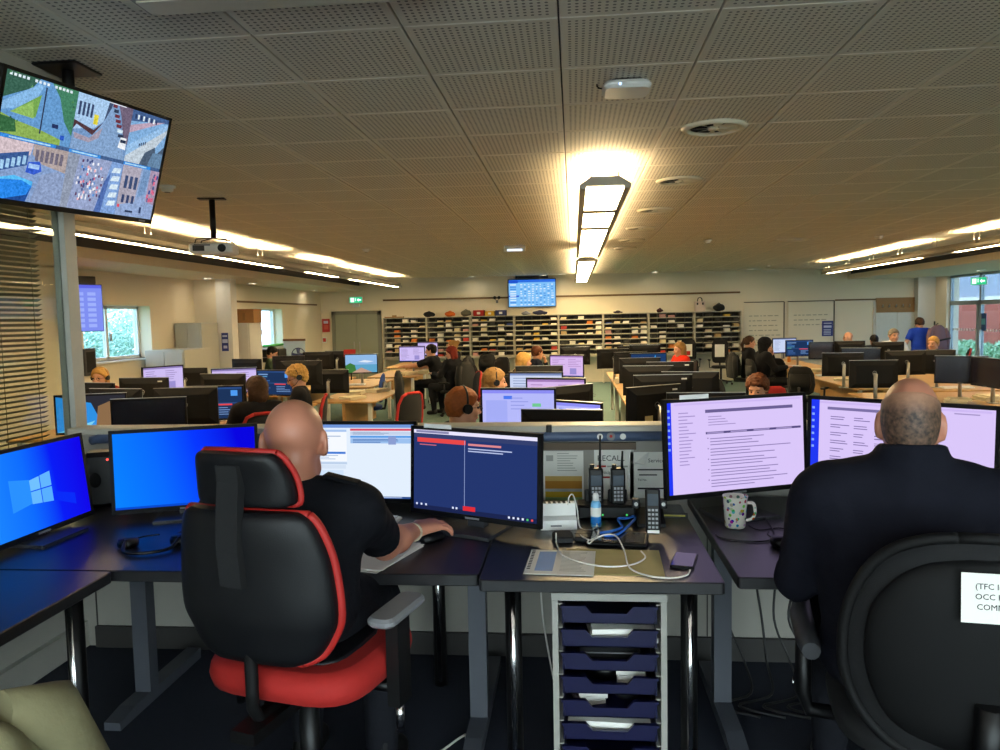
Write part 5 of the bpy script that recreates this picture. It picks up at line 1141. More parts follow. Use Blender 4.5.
cr = n.nodes.new('ShaderNodeValToRGB'); cr.color_ramp.elements[0].position = .35; cr.color_ramp.elements[0].color = lin('2e221c'); cr.color_ramp.elements[1].position = .72; cr.color_ramp.elements[1].color = lin('745846'); n.links.new(nz.outputs['Fac'], cr.inputs[0]); sx_ = n.nodes.new('ShaderNodeSeparateXYZ'); n.links.new(tc.outputs['Object'], sx_.inputs[0]); mr = n.nodes.new('ShaderNodeMapRange'); mr.inputs[1].default_value = 1.25; mr.inputs[2].default_value = 1.315; n.links.new(sx_.outputs[2], mr.inputs[0])
mx = n.nodes.new('ShaderNodeMix'); mx.data_type = 'RGBA'; mx.inputs[7].default_value = lin('c08e72'); n.links.new(mr.outputs[0], mx.inputs[0]); n.links.new(cr.outputs[0], mx.inputs[6]); n.links.new(mx.outputs[2], bs.inputs['Base Color'])
HAIR['stubble'] = STUB
m1 = person('bald person in black short-sleeved shirt using a mouse at the desk', (-.78, 1.99, 0), 0, J1, ((.015, .045, 1.168), R(10), R(8)), top='131419', sleeve=.72, h=.005, skin=SKIN2, wr=.005, hcurl=.3, bulk=.02)
b = MB(); wv = Vector(J1['wrr']); b.tube([(wv.x+.029*math.cos(a), wv.y-.03+.003*math.sin(a), wv.z+.029*math.sin(a)) for a in [2*PI*k/14 for k in range(15)]], .0045, 6); b.build('bracelet', mat('bead_bracelet', 'b8a890', .4), m1)
for sx in (-1, 1): b = MB(); b.M = T((.02+sx*.13, .02, 1.066), 0, 0, sx*R(14)); b.rbox(-.05, .05, -.022, .022, 0, .012, .006); b.build('shoulder_tab', cloth('0e0f13'), m1)
J2 = dict(pelvis=(0, 0, .63), chest=(0, .02, .89), neck=(0, .015, 1.1), shl=(-.215, .02, 1.025), shr=(.215, .02, 1.025),
          hipl=(-.1, .04, .6), hipr=(.1, .04, .6), knl=(-.15, .44, .56), knr=(.15, .44, .56), anl=(-.15, .44, .11), anr=(.15, .4, .11), tol=(-.16, .57, .04), tor=(.17, .53, .04),
          ell=(-.26, .1, .775), wrl=(-.18, .36, .79), elr=(.27, .1, .775), wrr=(.18, .36, .79))
m2 = person('person with close-cropped hair in navy fleece seated at lilac monitors', (.83, 1.97, 0), R(-14), J2, ((0, .04, 1.21), R(-8), R(8)), top='15161f', sleeve=1, h=.0075, skin=SKIN2, hair='crop', hairc='stubble', fat=.84, wr=.007, collar=True, bulk=.045)
q = MB()
# ================================================================ the hall: desks, screens, chairs, people
HD = FZ+.73
WHITEM = mat('white_powder_coat', 'd9d8d0', .5)
def bench(label, x0, x1, y0, y1, group=None):
    t = thing('bench_desk', label, 'desk', ((x0+x1)/2, (y0+y1)/2, FZ), 0, group); w, d = (x1-x0)/2, (y1-y0)/2
    MB().rbox(-w, w, -d, d, .705, .73, .04, .004).build('desktop', BEECH, t)
    MB().box(-w+.04, w-.04, -.02, .02, .3, .7).build('modesty_panel', BEECHD, t) if w > d else MB().box(-.02, .02, -d+.04, d-.04, .3, .7).build('modesty_panel', BEECHD, t)
    for sx in (-1, 1):
        for sy in (-1, 1):
            l = MB(); l.box(sx*(w-.1)-.025, sx*(w-.1)+.025, sy*(d-.1)-.025, sy*(d-.1)+.025, 0, .705); l.build('leg', WHITEM, t)
    MB().lathe([(.035, .7295), (.035, .7303), (.001, .7303)], 14, (0, d*.6 if d > w else 0, 0)).build('cable_cap', BLACKP, t)
    return t
DESKS = [
 ('beech desk behind the partition under the dark monitor and coloured wallpaper', -4.75, -2.85, 5.25, 6.15), ('beech desk of the two monitors with dark tables, small window side', -4.5, -3.4, 6.35, 9.95), ('beech desk beside the person facing away from small window', -5.5, -4.54, 6.9, 10.2),
 ('beech desk end piled with papers and folders beside blue chair', -3.55, -2.65, 10.05, 11.75), ('beech desk under three black monitors near the grey cabinets', -5.4, -4.2, 11.0, 14.6), ('beech desk with the landscape wallpaper monitor', -4.15, -3.3, 12.25, 14.0), ('beech desk near the double door where a person reaches across', -3.95, -2.98, 14.4, 16.4), ('beech desk in front of the pigeonholes near double door', -4.3, -3.3, 17.2, 19.3)]
for d_ in DESKS: bench(*d_)
for k in range(6): bench('beech desk in the row left of the cable aisle', -.52, .18, 4.6+1.72*k, 6.3+1.72*k, 'desk row left of the cable aisle')
for k in range(6): bench('beech desk in the row right of the cable aisle', .63, 1.27, 4.7+1.72*k, 6.4+1.72*k, 'desk row right of the cable aisle')
for d_ in [('beech desk under the whiteboards where two people in black sit', 4.1, 4.97, 14.05, 18.4), ('beech desk with a blank monitor beside black armchair', 3.9, 4.74, 11.1, 13.95), ('beech desk under the widest group of monitors near glazed doors', 4.8, 5.95, 10.75, 13.55), ('beech desk in front of the person in blue polo shirt', 5.02, 6.2, 13.65, 15.7), ('beech desk with large navy blank monitor and papers', 3.6, 5.5, 8.85, 10.55)]: bench(*d_)

def pic_ui(seed):
    def f(p):
        r = random.Random(seed); p.rect(0, 0, 1, 1, '1d3358'); p.rect(0, .94, 1, 1, '2c4c80')
        for k in range(5): p.rect(.04, .84-.09*k, .2+.2*r.random(), .88-.09*k, r.choice(('5f9fd0', '3f6fb0', '6fd08a', '88aee0')))
        p.rect(.5, .42, .82, .47, 'e0484e'); p.rect(.02, .48, .98, .5, '3c5f98'); p.lines(.55, .95, .1, .38, 4, '7ea0d8', r, .3); p.rect(.8, .72, .92, .9, '4f9af0'); p.lines(.06, .4, .08, .4, 4, '4f78b8', r, .3)
    return f
def pic_page(seed, base='cdbcf0', ink='8a7ab4'):
    def f(p):
        r = random.Random(seed); p.rect(0, 0, 1, 1, base); p.rect(0, .93, 1, 1, ink); p.lines(.06, .45, .1, .88, 9, ink, r, .25); p.lines(.55, .95, .45, .88, 5, ink, r, .25); p.rect(.6, .1, .8, .4, '9a8ed0'); p.rect(0, 0, 1, .04, '3a4a9a')
    return f
def pic_blue_app(seed):
    def f(p):
        r = random.Random(seed); p.rect(0, 0, 1, 1, 'b4b8f8'); p.rect(0, .92, 1, 1, '8c8cf0'); p.rect(.05, .1, .35, .75, 'a4acf4'); p.rect(.3, .78, .42, .86, '4a78f0'); p.lines(.4, .7, .5, .85, 4, '8a90e0', r, .2); p.rect(.7, .6, .82, .68, '70c890'); p.lines(.72, .95, .3, .55, 4, '7a80d0', r, .2)
    return f
def pic_land(p): p.rect(0, 0, 1, 1, '8fb8e4'); p.rect(0, .0, 1, .45, '5fa4c8'); p.poly([(.0, 0), (0, .4), (.15, .55), (.3, .42), (.35, 0)], '3f7a3c'); p.poly([(.2, 0), (.5, .28), (.85, 0)], 'c09a84'); p.poly([(.4, .6), (.6, .7), (.9, .62), (.7, .56)], 'dfe8f4')
def pic_surf(p): p.rect(0, 0, 1, 1, '1f3a66'); p.poly([(.1, .2), (.35, .85), (.55, .4), (.7, .95), (.8, .2)], '3fa4f0'); p.poly([(.2, .2), (.4, .5), (.6, .2)], 'bfe4ff'); p.rect(0, 0, 1, .22, 'd89a4a')
def pic_sea(p): p.rect(0, 0, 1, 1, '2c2c34'); p.poly([(0, .0), (0, 1), (.5, .8), (.7, 0)], '2f8fe0'); p.poly([(0, 0), (.55, .3), (.4, 0)], '7fd0f0'); p.poly([(.55, 0), (.6, .7), (.8, .85), (1, .6), (1, 0)], '8a6a4a')
OFFS = mat('dark_blank_screen', '191b2c', .18, spec=.6)
PICS = dict(cad=pic_ui, doc=pic_page, docw=lambda s_: pic_page(s_, 'c8d4f0', '7a8ab8'), docp=lambda s_: pic_page(s_, 'd8b8ec', 'a07ab8'), docblue=pic_blue_app, photo=lambda s_: pic_sea, photo2=lambda s_: pic_land, photo3=lambda s_: pic_surf)
LEFTB, MIDB, RIGHTB, FARB = 'on small window side desks', 'on the row left of cable aisle', 'on the row right of cable aisle', 'on desks near the glazed doors'
MON = [
 (92, 383, 165, 'back', .93, 'black monitor beside the partition post, back turned to sea wallpaper monitor'), (91, 394, 20, 'photo', .93, 'monitor with a blue sea wallpaper just behind the partition post'), (143, 378, 180, 'back', .93, 'black monitor with white stickers on its back behind blank dark monitor'), (149, 398, 16, 'off', .93, 'blank dark monitor just behind the partition, small window side'),
 (162, 366, 62, 'doc', .99, 'monitor with lilac page turned sideways near the grey cabinets'), (186, 368, 180, 'back', .93, 'black monitor in front of the low grey steel cabinet'), (185, 388, 190, 'back', .93, 'black monitor back between blank dark monitor and dark tables'), (214, 386, 10, 'cad', .90, 'monitor with dark blue tables and a red bar'),
 (234, 368, 25, 'doc', .93, 'tilted monitor with lilac page beside the monitor with dark tables'), (246, 359, 165, 'back', .93, 'black monitor turned away below the narrow navy poster'), (275, 370, -15, 'cad', .89, 'monitor with dark tables in front of the person with glasses'), (288, 356, 180, 'back', .93, 'black monitor turned away in front of the flipchart'),
 (329, 370, 180, 'back', .81, 'black monitor standing low on desk end piled with papers'), (318, 352, 190, 'back', .93, LEFTB), (338, 351, 170, 'back', .93, LEFTB), (361, 354, 10, 'photo2', .93, 'monitor with landscape wallpaper of trees and sky'),
 (412, 346, -5, 'doc', .95, 'lilac monitor beside the person who reaches across a desk'), (428, 342, -20, 'doc', .96, 'small lilac monitor in front of pigeonholes'),
 (518, 388, -8, 'docblue', .99, 'monitor with pale blue window in front of person with ginger hair'), (537, 366, 180, 'back', .93, 'black monitor back standing behind the white page monitor'), (536, 372, -10, 'docw', .95, 'monitor with white page in front of blonde person'), (556, 378, -15, 'docp', .95, 'monitor with pink page on the row left of cable aisle'), (567, 355, -25, 'docp', .93, 'monitor with pink page in front of person resting face on hand'),
 (569, 386, -140, 'back', .90, 'black monitor slanted toward the cable aisle, left desk row'), (572, 401, -35, 'docblue', .87, 'small slanted monitor with violet window behind the partition'), (561, 410, 172, 'back', .87, 'low black monitor directly behind the partition, left desk row'),
 (670, 362, 180, 'back', .93, RIGHTB), (663, 375, 185, 'back', .93, RIGHTB), (655, 386, 215, 'back', .93, 'black monitor slanted toward the cable aisle, right desk row'), (706, 393, 178, 'back', .93, 'black monitor hiding the person with curly brown hair'),
 (631, 352, 200, 'back', .93, RIGHTB), (632, 346, 190, 'back', .93, RIGHTB), (645, 345, 180, 'back', .95, 'black monitor behind the blue wave wallpaper monitor'), (648, 353, 10, 'photo3', .93, 'monitor with bright blue wave wallpaper, right of the cable aisle'),
 (613, 349, 195, 'back', .93, 'black monitor at the far end of the row right of aisle'), (648, 366, 175, 'back', .93, RIGHTB), (640, 358, 190, 'back', .93, RIGHTB), (690, 372, 170, 'back', .93, RIGHTB),
 (301, 361, 185, 'back', .97, 'black monitor between the curly-haired person and the flipchart'), (222, 374, 175, 'back', .93, 'black monitor behind the monitor with dark tables'), (114, 389, 170, 'back', .93, 'black monitor between the partition post and stickered monitor'), (575, 347, 185, 'back', .93, 'black monitor at the far end of row left of aisle'),
 (843, 353, 175, 'back', .90, 'black monitor on the desk with a blank monitor'), (906, 351, 185, 'back', .93, 'black monitor beside the person with pale blond hair'), (874, 360, 178, 'back', .905, 'low black monitor behind the head of person in navy fleece'),
 (784, 338, 15, 'docw', .94, 'pale monitor at the desk under the whiteboards'), (799, 340, 5, 'cad', .93, 'monitor with dark blue map and red bar under the whiteboards'), (824, 342, -12, 'off', .91, 'blank black monitor in front of the blue wall poster'), (850, 341, 180, 'back', .93, 'black monitor in front of the bald person near coat hooks'), (861, 348, -18, 'off', .93, 'blank dark monitor beside the black armchair'),
 (888, 342, 180, 'back', .93, 'black monitor in front of the person in white shirt'), (935, 350, 180, 'back', .93, 'black monitor back beside the large blank navy monitor'), (961, 356, -22, 'off', .93, 'large blank navy monitor near the glazed doors'), (988, 358, -85, 'off', .93, 'blank navy monitor turned edge-on beside the large one'),
]
rm = random.Random(3); mcache = {}
for k, (px, py, yw, kind, zt, lab) in enumerate(MON):
    p = at_z(px, py, zt); zb = zt-.33-HD
    if p.x > 4 and p.x < 5: p.x = max(p.x, 4.28)
    if -.6 < p.x < .3 and p.y < 14: p.x = min(max(p.x, -.4), .05)
    loc = (p.x, p.y, HD); back = kind == 'back'
    shared = lab in (LEFTB, MIDB, RIGHTB, FARB); label = ('black monitor, back turned to the partition, '+lab) if shared else lab
    key = ('back', round(zb, 2)) if back else None
    if key in mcache:
        o = copy_tree(mcache[key]); place(o, loc, R(yw), label, 'monitors '+lab if shared else None)
        if not shared and 'group' in o: del o['group']
    else:
        o = monitor(label, loc, R(yw), zb, None if kind in ('back', 'off') else PICS[kind](k), stand='arm', screen_mat=OFFS, group='monitors '+lab if shared else None)
        if back: mcache[key] = o
    if kind == 'back' and k in (2, 26, 27, 28):
        st = MB(); st.box(-.22, -.17, .015, .0165, zb+.27, zb+.3); st.M = T((0, -.001, 0)); o2 = st.build('sticker', WHITEP, o); st = MB(); st.box(.05, .13, .029, .0305, zb+.03, zb+.1); st.build('sticker', mat('yellow_sticker', 'd8d09a', .7), o)
# ---------------------------------------------------------------- chairs of the hall
def task_chair(name, label, seat_m, back_m, shell_m, tall=False, rim=None):
    t = thing(name, label, 'chair'); H_ = .98 if not tall else 1.16
    slab(MB(), [(.42, .2, .38, 0.0, 0), (.435, .23, .44, 0, 0), (.47, .235, .45, 0, 0), (.485, .2, .4, 0, 0)], 20, 3.4).build('seat', seat_m, t)
    rows = [(.54, .13, .04, -.21, .01), (.58, .19, .06, -.215, .02), (.7, .215, .065, -.23, .04), (H_-.12, .2, .06, -.25, .04), (H_-.03, .16, .05, -.255, .02), (H_, .1, .025, -.257, .008)]
    slab(MB(), rows, 20, 2.8).build('backrest', back_m, t)
    if rim: outline(MB(), rows, -.012, .017).build('back_rim', rim, t)
    else: slab(MB(), [(.6, .14, .02, -.255, .02), (.7, .17, .025, -.268, .03), (H_-.12, .16, .02, -.285, .03)], 16, 2.8).build('back_shell', shell_m, t)
    MB().tube([(0, -.06, .42), (0, -.26, .43), (0, -.285, .55), (0, -.285, .66)], .022, 6).build('back_bar', BLACKP, t)
    for sx in (-1, 1):
        a_ = MB().tube([(sx*.17, 0, .43), (sx*.28, 0, .44), (sx*.29, 0, .62)], .016, 6).build('armrest', BLACKP, t); MB().rbox(sx*.29-.035, sx*.29+.035, -.12, .12, .62, .65, .02).build('armrest_pad', BLACKM, a_)
    star_base(t, .42, BLACKP, True, .28); return t
CH = {}
CH['red'] = task_chair('task_chair', '', BLACKF, BLACKF, BLACKP, rim=REDF); CH['blue'] = task_chair('task_chair', '', BLUEF, BLUEF, BLACKP); CH['black'] = task_chair('task_chair', '', BLACKF, BLACKF, BLACKM); CH['tall'] = task_chair('tall_chair', '', BLACKF, BLACKF, BLACKM, tall=True); CH['redfull'] = task_chair('task_chair', '', REDF, REDF, REDF); CH['grey'] = task_chair('task_chair', '', BLUEF, mat('grey_chair_fabric', '3a3c42', .85), BLACKP)
used = set()
def chair(kind, x, y, rz, label, group=None):
    o = CH[kind] if kind not in used else copy_tree(CH[kind]); used.add(kind)
    if 'group' in o: del o['group']
    return place(o, (x, y, FZ), rz, label, group)
def chair_px(kind, px, ytop, rz, label, ztop=.66, group=None):
    p = at_z(px, ytop, ztop); q = Vector((0, -.25, 0)); q.rotate(Matrix.Rotation(rz, 3, 'Z')); return chair(kind, p.x-q.x, p.y-q.y, rz, label, group)
# ---------------------------------------------------------------- people of the hall
def bgp(label, px, ytop, ztop, rz, seat_kind=None, arm='desk', yaw=0, pitch=5, dx=0, dy=0, lean=0, **kw):
    p = at_z(px, ytop, ztop); s = (ztop-FZ)/1.292
    o_ = Vector((0, .05+lean, 0))*s; o_.rotate(Matrix.Rotation(rz, 3, 'Z')); loc = (p.x-o_.x+dx, p.y-o_.y+dy, FZ)
    J = seated(arm, lean); kw.setdefault('h', .012 if p.y > 9 else .01); kw.setdefault('wr', .003)
    person(label, loc, rz, J, ((0, .05+lean, 1.17), R(yaw), R(pitch)), s=s, **kw)
    if seat_kind: chair(seat_kind[0], loc[0], loc[1], rz, seat_kind[1])
    return loc
bgp('person with fair hair and headset facing the partition, under the small window', 103, 368, .97, R(185), ('black', 'black task chair of the fair-haired person under small window'), hair='long', hairc='blond', headset=True, glasses=True, top='8e3a30', dx=-.05)
bgp('person in dark green top bending toward a monitor near the flipchart', 272, 347, 1.0, R(-70), ('black', 'black task chair near the flipchart'), hair='short', hairc='dark', top='3c4a3a', pitch=25)
bgp('person with dark bobbed hair in black, back turned, at monitors with dark tables', 258, 377, .98, R(35), ('red', 'red-rimmed black chair of the person with dark bobbed hair'), hair='bob', hairc='brown', yaw=20, dx=-.02)
bgp('person with curly fair hair and glasses in black, looking down', 298, 366, 1.0, R(105), ('red', 'red-rimmed black chair of the person with curly fair hair'), hair='curly', hairc='blond', glasses=True, headset=True, yaw=15, pitch=22, dx=-.02)
bgp('person in black jacket reaching across the desk near double door', 427, 344, 1.0, R(80), None, arm='reach', hair='short', hairc='dark', lean=.1, dx=.12, dy=-.25, sleeve=.8, h=.01)
L_RED = bgp('person with red hair in black, leaning at desk beside the pigeonholes', 443, 347, .97, R(60), ('black', 'black chair hung with jackets behind the person with red hair'), hair='bob', hairc='red', yaw=30, pitch=15, dx=.15)
L_BUN = bgp('person with fair tied hair in black, standing out in front of pigeonholes', 450, 340, 1.03, R(80), ('black', 'black chair of the person with fair tied hair'), hair='bun', hairc='darkblond', dx=.1, dy=-.3)
bgp('person with ginger hair and headset just behind the partition', 466, 388, 1.04, R(-60), ('red', 'red-rimmed chair of the person with ginger hair'), hair='short', hairc='ginger', headset=True, glasses=True, yaw=0, dx=-.02, h=.008)
bgp('person with fair hair and headset in brown, on the row left of cable aisle', 505, 369, 1.0, R(-70), ('red', 'red-rimmed chair of fair-haired person in brown'), hair='long', hairc='darkblond', headset=True, top='3a241c', dx=-.1)
bgp('person with long blonde hair at the monitor with white page', 526, 353, .98, R(-60), ('black', 'black chair of the person with long blonde hair'), hair='long', hairc='blond', dx=-.03, top='20242c')
bgp('person in dark shirt resting face on hand at the pink page monitor', 543, 346, .98, R(-75), ('black', 'black chair of the person resting face on hand'), arm='face', hair='short', hairc='auburn', yaw=25, top='1a1e2a', dx=-.1)
bgp('person with curly brown hair looking down behind lilac monitor', 737, 376, .93, R(150), ('black', 'black chair of the person with curly brown hair'), hair='curly', hairc='auburn', pitch=20, dx=.18, top='202227')
bgp('person in bright red top beside the blue wave wallpaper', 657, 343, .98, R(110), ('black', 'black chair of the person in red top'), hair='long', hairc='darkblond', top='d0301c', dx=.4)
L_PONY = bgp('person with tied brown hair in black sitting below the whiteboard', 755, 336, 1.02, R(-85), ('black', 'black chair of the person with tied brown hair'), hair='pony', hairc='brown', dx=-.1)
bgp('person in black hooded top holding a phone under the whiteboard', 772, 338, 1.03, R(-80), ('black', 'black chair of the person in hooded top'), arm='face', hair='hood', hairc='dark', pitch=15, dx=-.12)
bgp('bald person behind monitors near the coat hooks', 848, 332, 1.0, R(95), ('black', 'black chair of bald person near coat hooks'), hair=None, top='2a2c34')
bgp('person with dark hair bent low behind the monitors near coat hooks', 874, 335, .95, R(0), ('black', 'black chair of person bent low near coat hooks'), hair='short', hairc='dark', top='23252c')
bgp('person with grey hair and white shirt facing the partition', 894, 329, 1.1, R(185), ('black', 'black chair of person in white shirt'), hair='short', hairc='grey', top='d8d8d6')
bgp('person with short pale blond hair behind monitors near glazed doors', 913, 337, 1.0, R(100), ('black', 'black chair of person with pale blond hair'), hair='short', hairc='blond', top='30333c', yaw=30, dx=.35)
# the standing person in the blue polo shirt
JS = dict(pelvis=(0, 0, .95), chest=(0, .01, 1.28), neck=(0, .0, 1.46), shl=(-.19, 0, 1.41), shr=(.19, 0, 1.41), hipl=(-.1, 0, .92), hipr=(.1, 0, .92), knl=(-.1, .02, .5), knr=(.1, .02, .5), anl=(-.1, 0, .1), anr=(.1, 0, .1), tol=(-.12, .13, .04), tor=(.12, .13, .04),
          ell=(-.3, .02, 1.16), elr=(.3, .02, 1.16), wrl=(-.3, .2, 1.02), wrr=(.3, .2, 1.02))
p = at_y(920, 318, 17.4); s_ = (p.z-FZ)/1.72
person('standing person in bright blue polo shirt and headset, back turned', (p.x, p.y, FZ), R(8), JS, ((0, .02, 1.602), R(10), R(12)), top='1f3fb0', sleeve=.7, legs='1b1c22', hair='short', hairc='brown', headset=True, s=s_, h=.012, wr=.003, bulk=.02)
# empty chairs
chair_px('blue', 383, 371, R(100), 'blue task chair hung with a dark jacket beside paper piles', .7)
chair_px('black', 139, 371, R(170), 'black chair behind the monitor with white stickers', .8)
chair_px('red', 412, 393, R(60), 'red-rimmed black chair standing alone in the aisle beside paper piles')
chair_px('red', 479, 372, R(110), 'red-rimmed black chair behind the person with ginger hair')
chair_px('black', 487, 347, R(5), 'black chair pushed up to the counter below pigeonholes', .82)
for px in (688, 720): chair_px('tall', px, 338, R(180-5), 'tall black chair carrying a white paper notice, back against pigeonhole counter', .86, 'tall chairs with notices')
chair_px('black', 712, 379, R(-60), 'black chair turned sideways beside person with curly brown hair', .64)
chair_px('black', 776, 358, R(-60), 'black chair between two people under the whiteboard', .66); chair_px('black', 800, 365, R(-35), 'black armchair at the desk with a blank monitor', .68)
chair_px('redfull', 772, 388, R(10), 'bright red upholstered chair between the desk rows', .64); chair_px('redfull', 928, 337, R(20), 'red upholstered chair beside the mauve jacket', .85); chair_px('red', 970, 349, R(70), 'red-rimmed chair in front of glazed doors', .66)
chair_px('black', 503, 357, R(150), 'black chair behind the blonde people, facing partition', .66)
for k_ in CH:
    if k_ not in used: 
        for c_ in list(CH[k_].children_recursive)+[CH[k_]]: bpy.data.objects.remove(c_)
# notices on the tall chairs
for px, red in ((688, 1), (720, 0)):
    p = at_z(px, 338, .86); t = thing('chair_notice', 'white notice with a red mark hung on a tall chair' if red else 'plain white notice hung on a tall chair', 'notice', (p.x-.03, p.y-.12+.0, FZ+.86)); MB().box(-.12, .12, -.004, 0, -.16, .16).build('sheet', PAPER, t)
    if red: MB().box(-.06, .07, -.006, -.004, -.13, -.02).build('red_mark', REDINK, t)
# jackets hung on chairs
def jacket(name, label, loc, rz, m, w=.24, L=.5, top=.0):
    t = thing(name, label, 'jacket', loc, rz); r = random.Random(label)
    rows = [(0-L, w*1.05, .13, -.02, .0), (-L*.6, w, .14, -.02, .01), (-.12, w*.95, .13, -.01, .02), (-.03, w*.7, .1, 0, .01), (.02, w*.35, .06, 0, 0)]
    slab(MB(), rows, 22, 2.3).build('jacket_body', m, t)
    for sx in (-1, 1): MB().tube([(sx*w*.75, 0, -.06), (sx*w*1.02, -.02, -.2), (sx*w*1.0, -.01, -L*.95)], [.055, .06, .045], 10).build('sleeve', m, t)
    return t
p = at_z(398, 372, .72); jacket('jacket', 'dark jacket hanging on the blue task chair', (p.x, p.y, .72), R(100), BLACKF, .22, .62)
def jacket_on(label, L_, rz, w=.24, L=.55):
    q = Vector((0, -.3, 0)); q.rotate(Matrix.Rotation(rz, 3, 'Z')); jacket('jacket', label, (L_[0]+q.x, L_[1]+q.y, FZ+1.0), rz, BLACKF, w, L)
jacket_on('black jacket hanging behind the person with red hair', L_RED, R(60), .26, .6); jacket_on('black jacket hanging behind the person with fair tied hair', L_BUN, R(80)); jacket_on('black jacket hanging behind the person with tied brown hair', L_PONY, R(-85), .24, .5)
p = at_y(938, 326, 17.2); t = jacket('jacket', 'mauve jacket with dark strap hanging on a coat stand by glazed doors', (p.x, p.y, p.z), R(10), mat('mauve_cloth', '6d5560', .85), .2, .62)
MB().tube([(-.22, -.09, -.34), (0, -.1, -.3), (.22, -.09, -.26)], .02, 6).build('dark_strap', BLACKF, t)
t2 = thing('coat_stand', 'slim black coat stand holding the mauve jacket', 'coat stand', (p.x, p.y+.16, FZ)); MB().cyl((0, 0, .02), (0, 0, p.z-FZ+.1), .016).build('pole', BLACKP, t2); MB().lathe([(.18, 0), (.18, .015), (.02, .03)], 20).build('base', BLACKP, t2); MB().tube([(0, 0, p.z-FZ+.02), (0, -.1, p.z-FZ+.03), (0, -.16, p.z-FZ+.06)], .01, 6).build('hook', BLACKP, t2)
# ================================================================ back wall
# pigeonhole units
sx0, sx1 = at_y(384, 340, YB-.3).x, at_y(741, 340, YB-.3).x; NB = 8; BW = (sx1-sx0)/NB; SHZ0, SHZ1 = .44, 1.55; DEP = .32; NR, NC = 8, 5
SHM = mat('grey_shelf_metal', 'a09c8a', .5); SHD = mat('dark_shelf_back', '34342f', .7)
def pigeon():
    t = thing('pigeonhole_unit', '', 'shelves'); H_ = SHZ1-SHZ0
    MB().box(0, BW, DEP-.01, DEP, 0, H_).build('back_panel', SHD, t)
    for x in (0.012, BW-.012): MB().box(x-.012, x+.012, 0, DEP-.01, 0, H_).build('side_panel', SHM, t)
    a = MB().box(.024, BW-.024, .0, DEP-.01, -.011, .011).build('shelf', SHM, t); a.location = (0, 0, .011)
    for k in range(1, NR+1): c_ = a.copy(); COL.objects.link(c_); c_.location = (0, 0, .011+(H_-.022)*k/NR)
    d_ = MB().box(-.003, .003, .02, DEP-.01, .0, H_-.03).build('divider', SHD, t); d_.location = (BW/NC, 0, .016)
    for k in range(2, NC): c_ = d_.copy(); COL.objects.link(c_); c_.location = (BW/NC*k, 0, .016)
    return t
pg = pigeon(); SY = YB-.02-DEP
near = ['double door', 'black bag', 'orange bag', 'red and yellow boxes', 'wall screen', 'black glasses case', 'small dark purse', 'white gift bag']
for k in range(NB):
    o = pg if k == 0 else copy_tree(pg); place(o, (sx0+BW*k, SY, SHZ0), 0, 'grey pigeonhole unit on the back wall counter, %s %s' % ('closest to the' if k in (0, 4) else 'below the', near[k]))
rp = random.Random(21); cols = [('off-white', 'e2dccb'), ('cream', 'd8c9a0'), ('tan', 'b59a68'), ('orange', 'c8722e'), ('red', 'b03a30'), ('blue', '3a4a8c'), ('dark', '35332f'), ('pinkish', 'b98a84'), ('yellow', 'c9a83c'), ('white', 'efece4')]
wts = [8, 5, 3, 1, 1, 1, 3, 1, 1, 4]; proto_c = {}
H_ = SHZ1-SHZ0; pitch = (H_-.022)/NR
names = {'off-white': 'bundle of off-white papers'}; names.update(cream='cream envelope bundle', tan='tan folder', orange='orange folder', red='red folder', blue='blue folder', dark='dark pouch', pinkish='pink leaflet bundle', yellow='yellow box', white='stack of white papers')
cnt = 0
for bay in range(NB):
    for c_ in range(NC):
        for r_ in range(NR):
            if rp.random() > .55 or cnt > 290: continue
            nm, cc = rp.choices(cols, wts)[0]; var = rp.randint(0, 2); key = (nm, var)
            if key not in proto_c:
                h_ = (.035, .06, .085)[var]; b = MB(); 
                for q_ in range(3): b.M = T((rp.uniform(-.008, .008), 0, h_*q_/3), rp.uniform(-.04, .04)); b.box(-.075, .075, -.11, .11, 0, h_/3*.92)
                o = b.build('pigeonhole_papers', mat('paper_'+cc, cc, .85)); proto_c[key] = o
            else: o = proto_c[key].copy(); COL.objects.link(o)
            cnt += 1; o.location = (sx0+BW*bay+.02+(BW-.03)/NC*(c_+.5), SY+.135, SHZ0+.0225+pitch*r_); tag(o, names[nm]+' lying in a pigeonhole', 'papers', nm+' contents of the pigeonholes')
# counter and cupboards under the pigeonholes
ct_ = thing('counter', 'long pale counter under the pigeonholes along back wall', 'counter', ((sx0+sx1)/2, SY, FZ)); w = (sx1-sx0)/2
MB().box(-w, w, -.12, DEP+.01, SHZ0-FZ-.035, SHZ0-FZ).build('countertop', mat('grey_worktop', '8f8d80', .5), ct_)
for k in range(9): x = -w+.02+k*(2*w-.04)/8; MB().box(x-.015, x+.015, -.02, DEP, 0, SHZ0-FZ-.035).build('support_panel', CREAMM, ct_)
MB().box(-w, w, DEP-.02, DEP, .0, SHZ0-FZ-.035).build('back_panel', CREAMM, ct_)
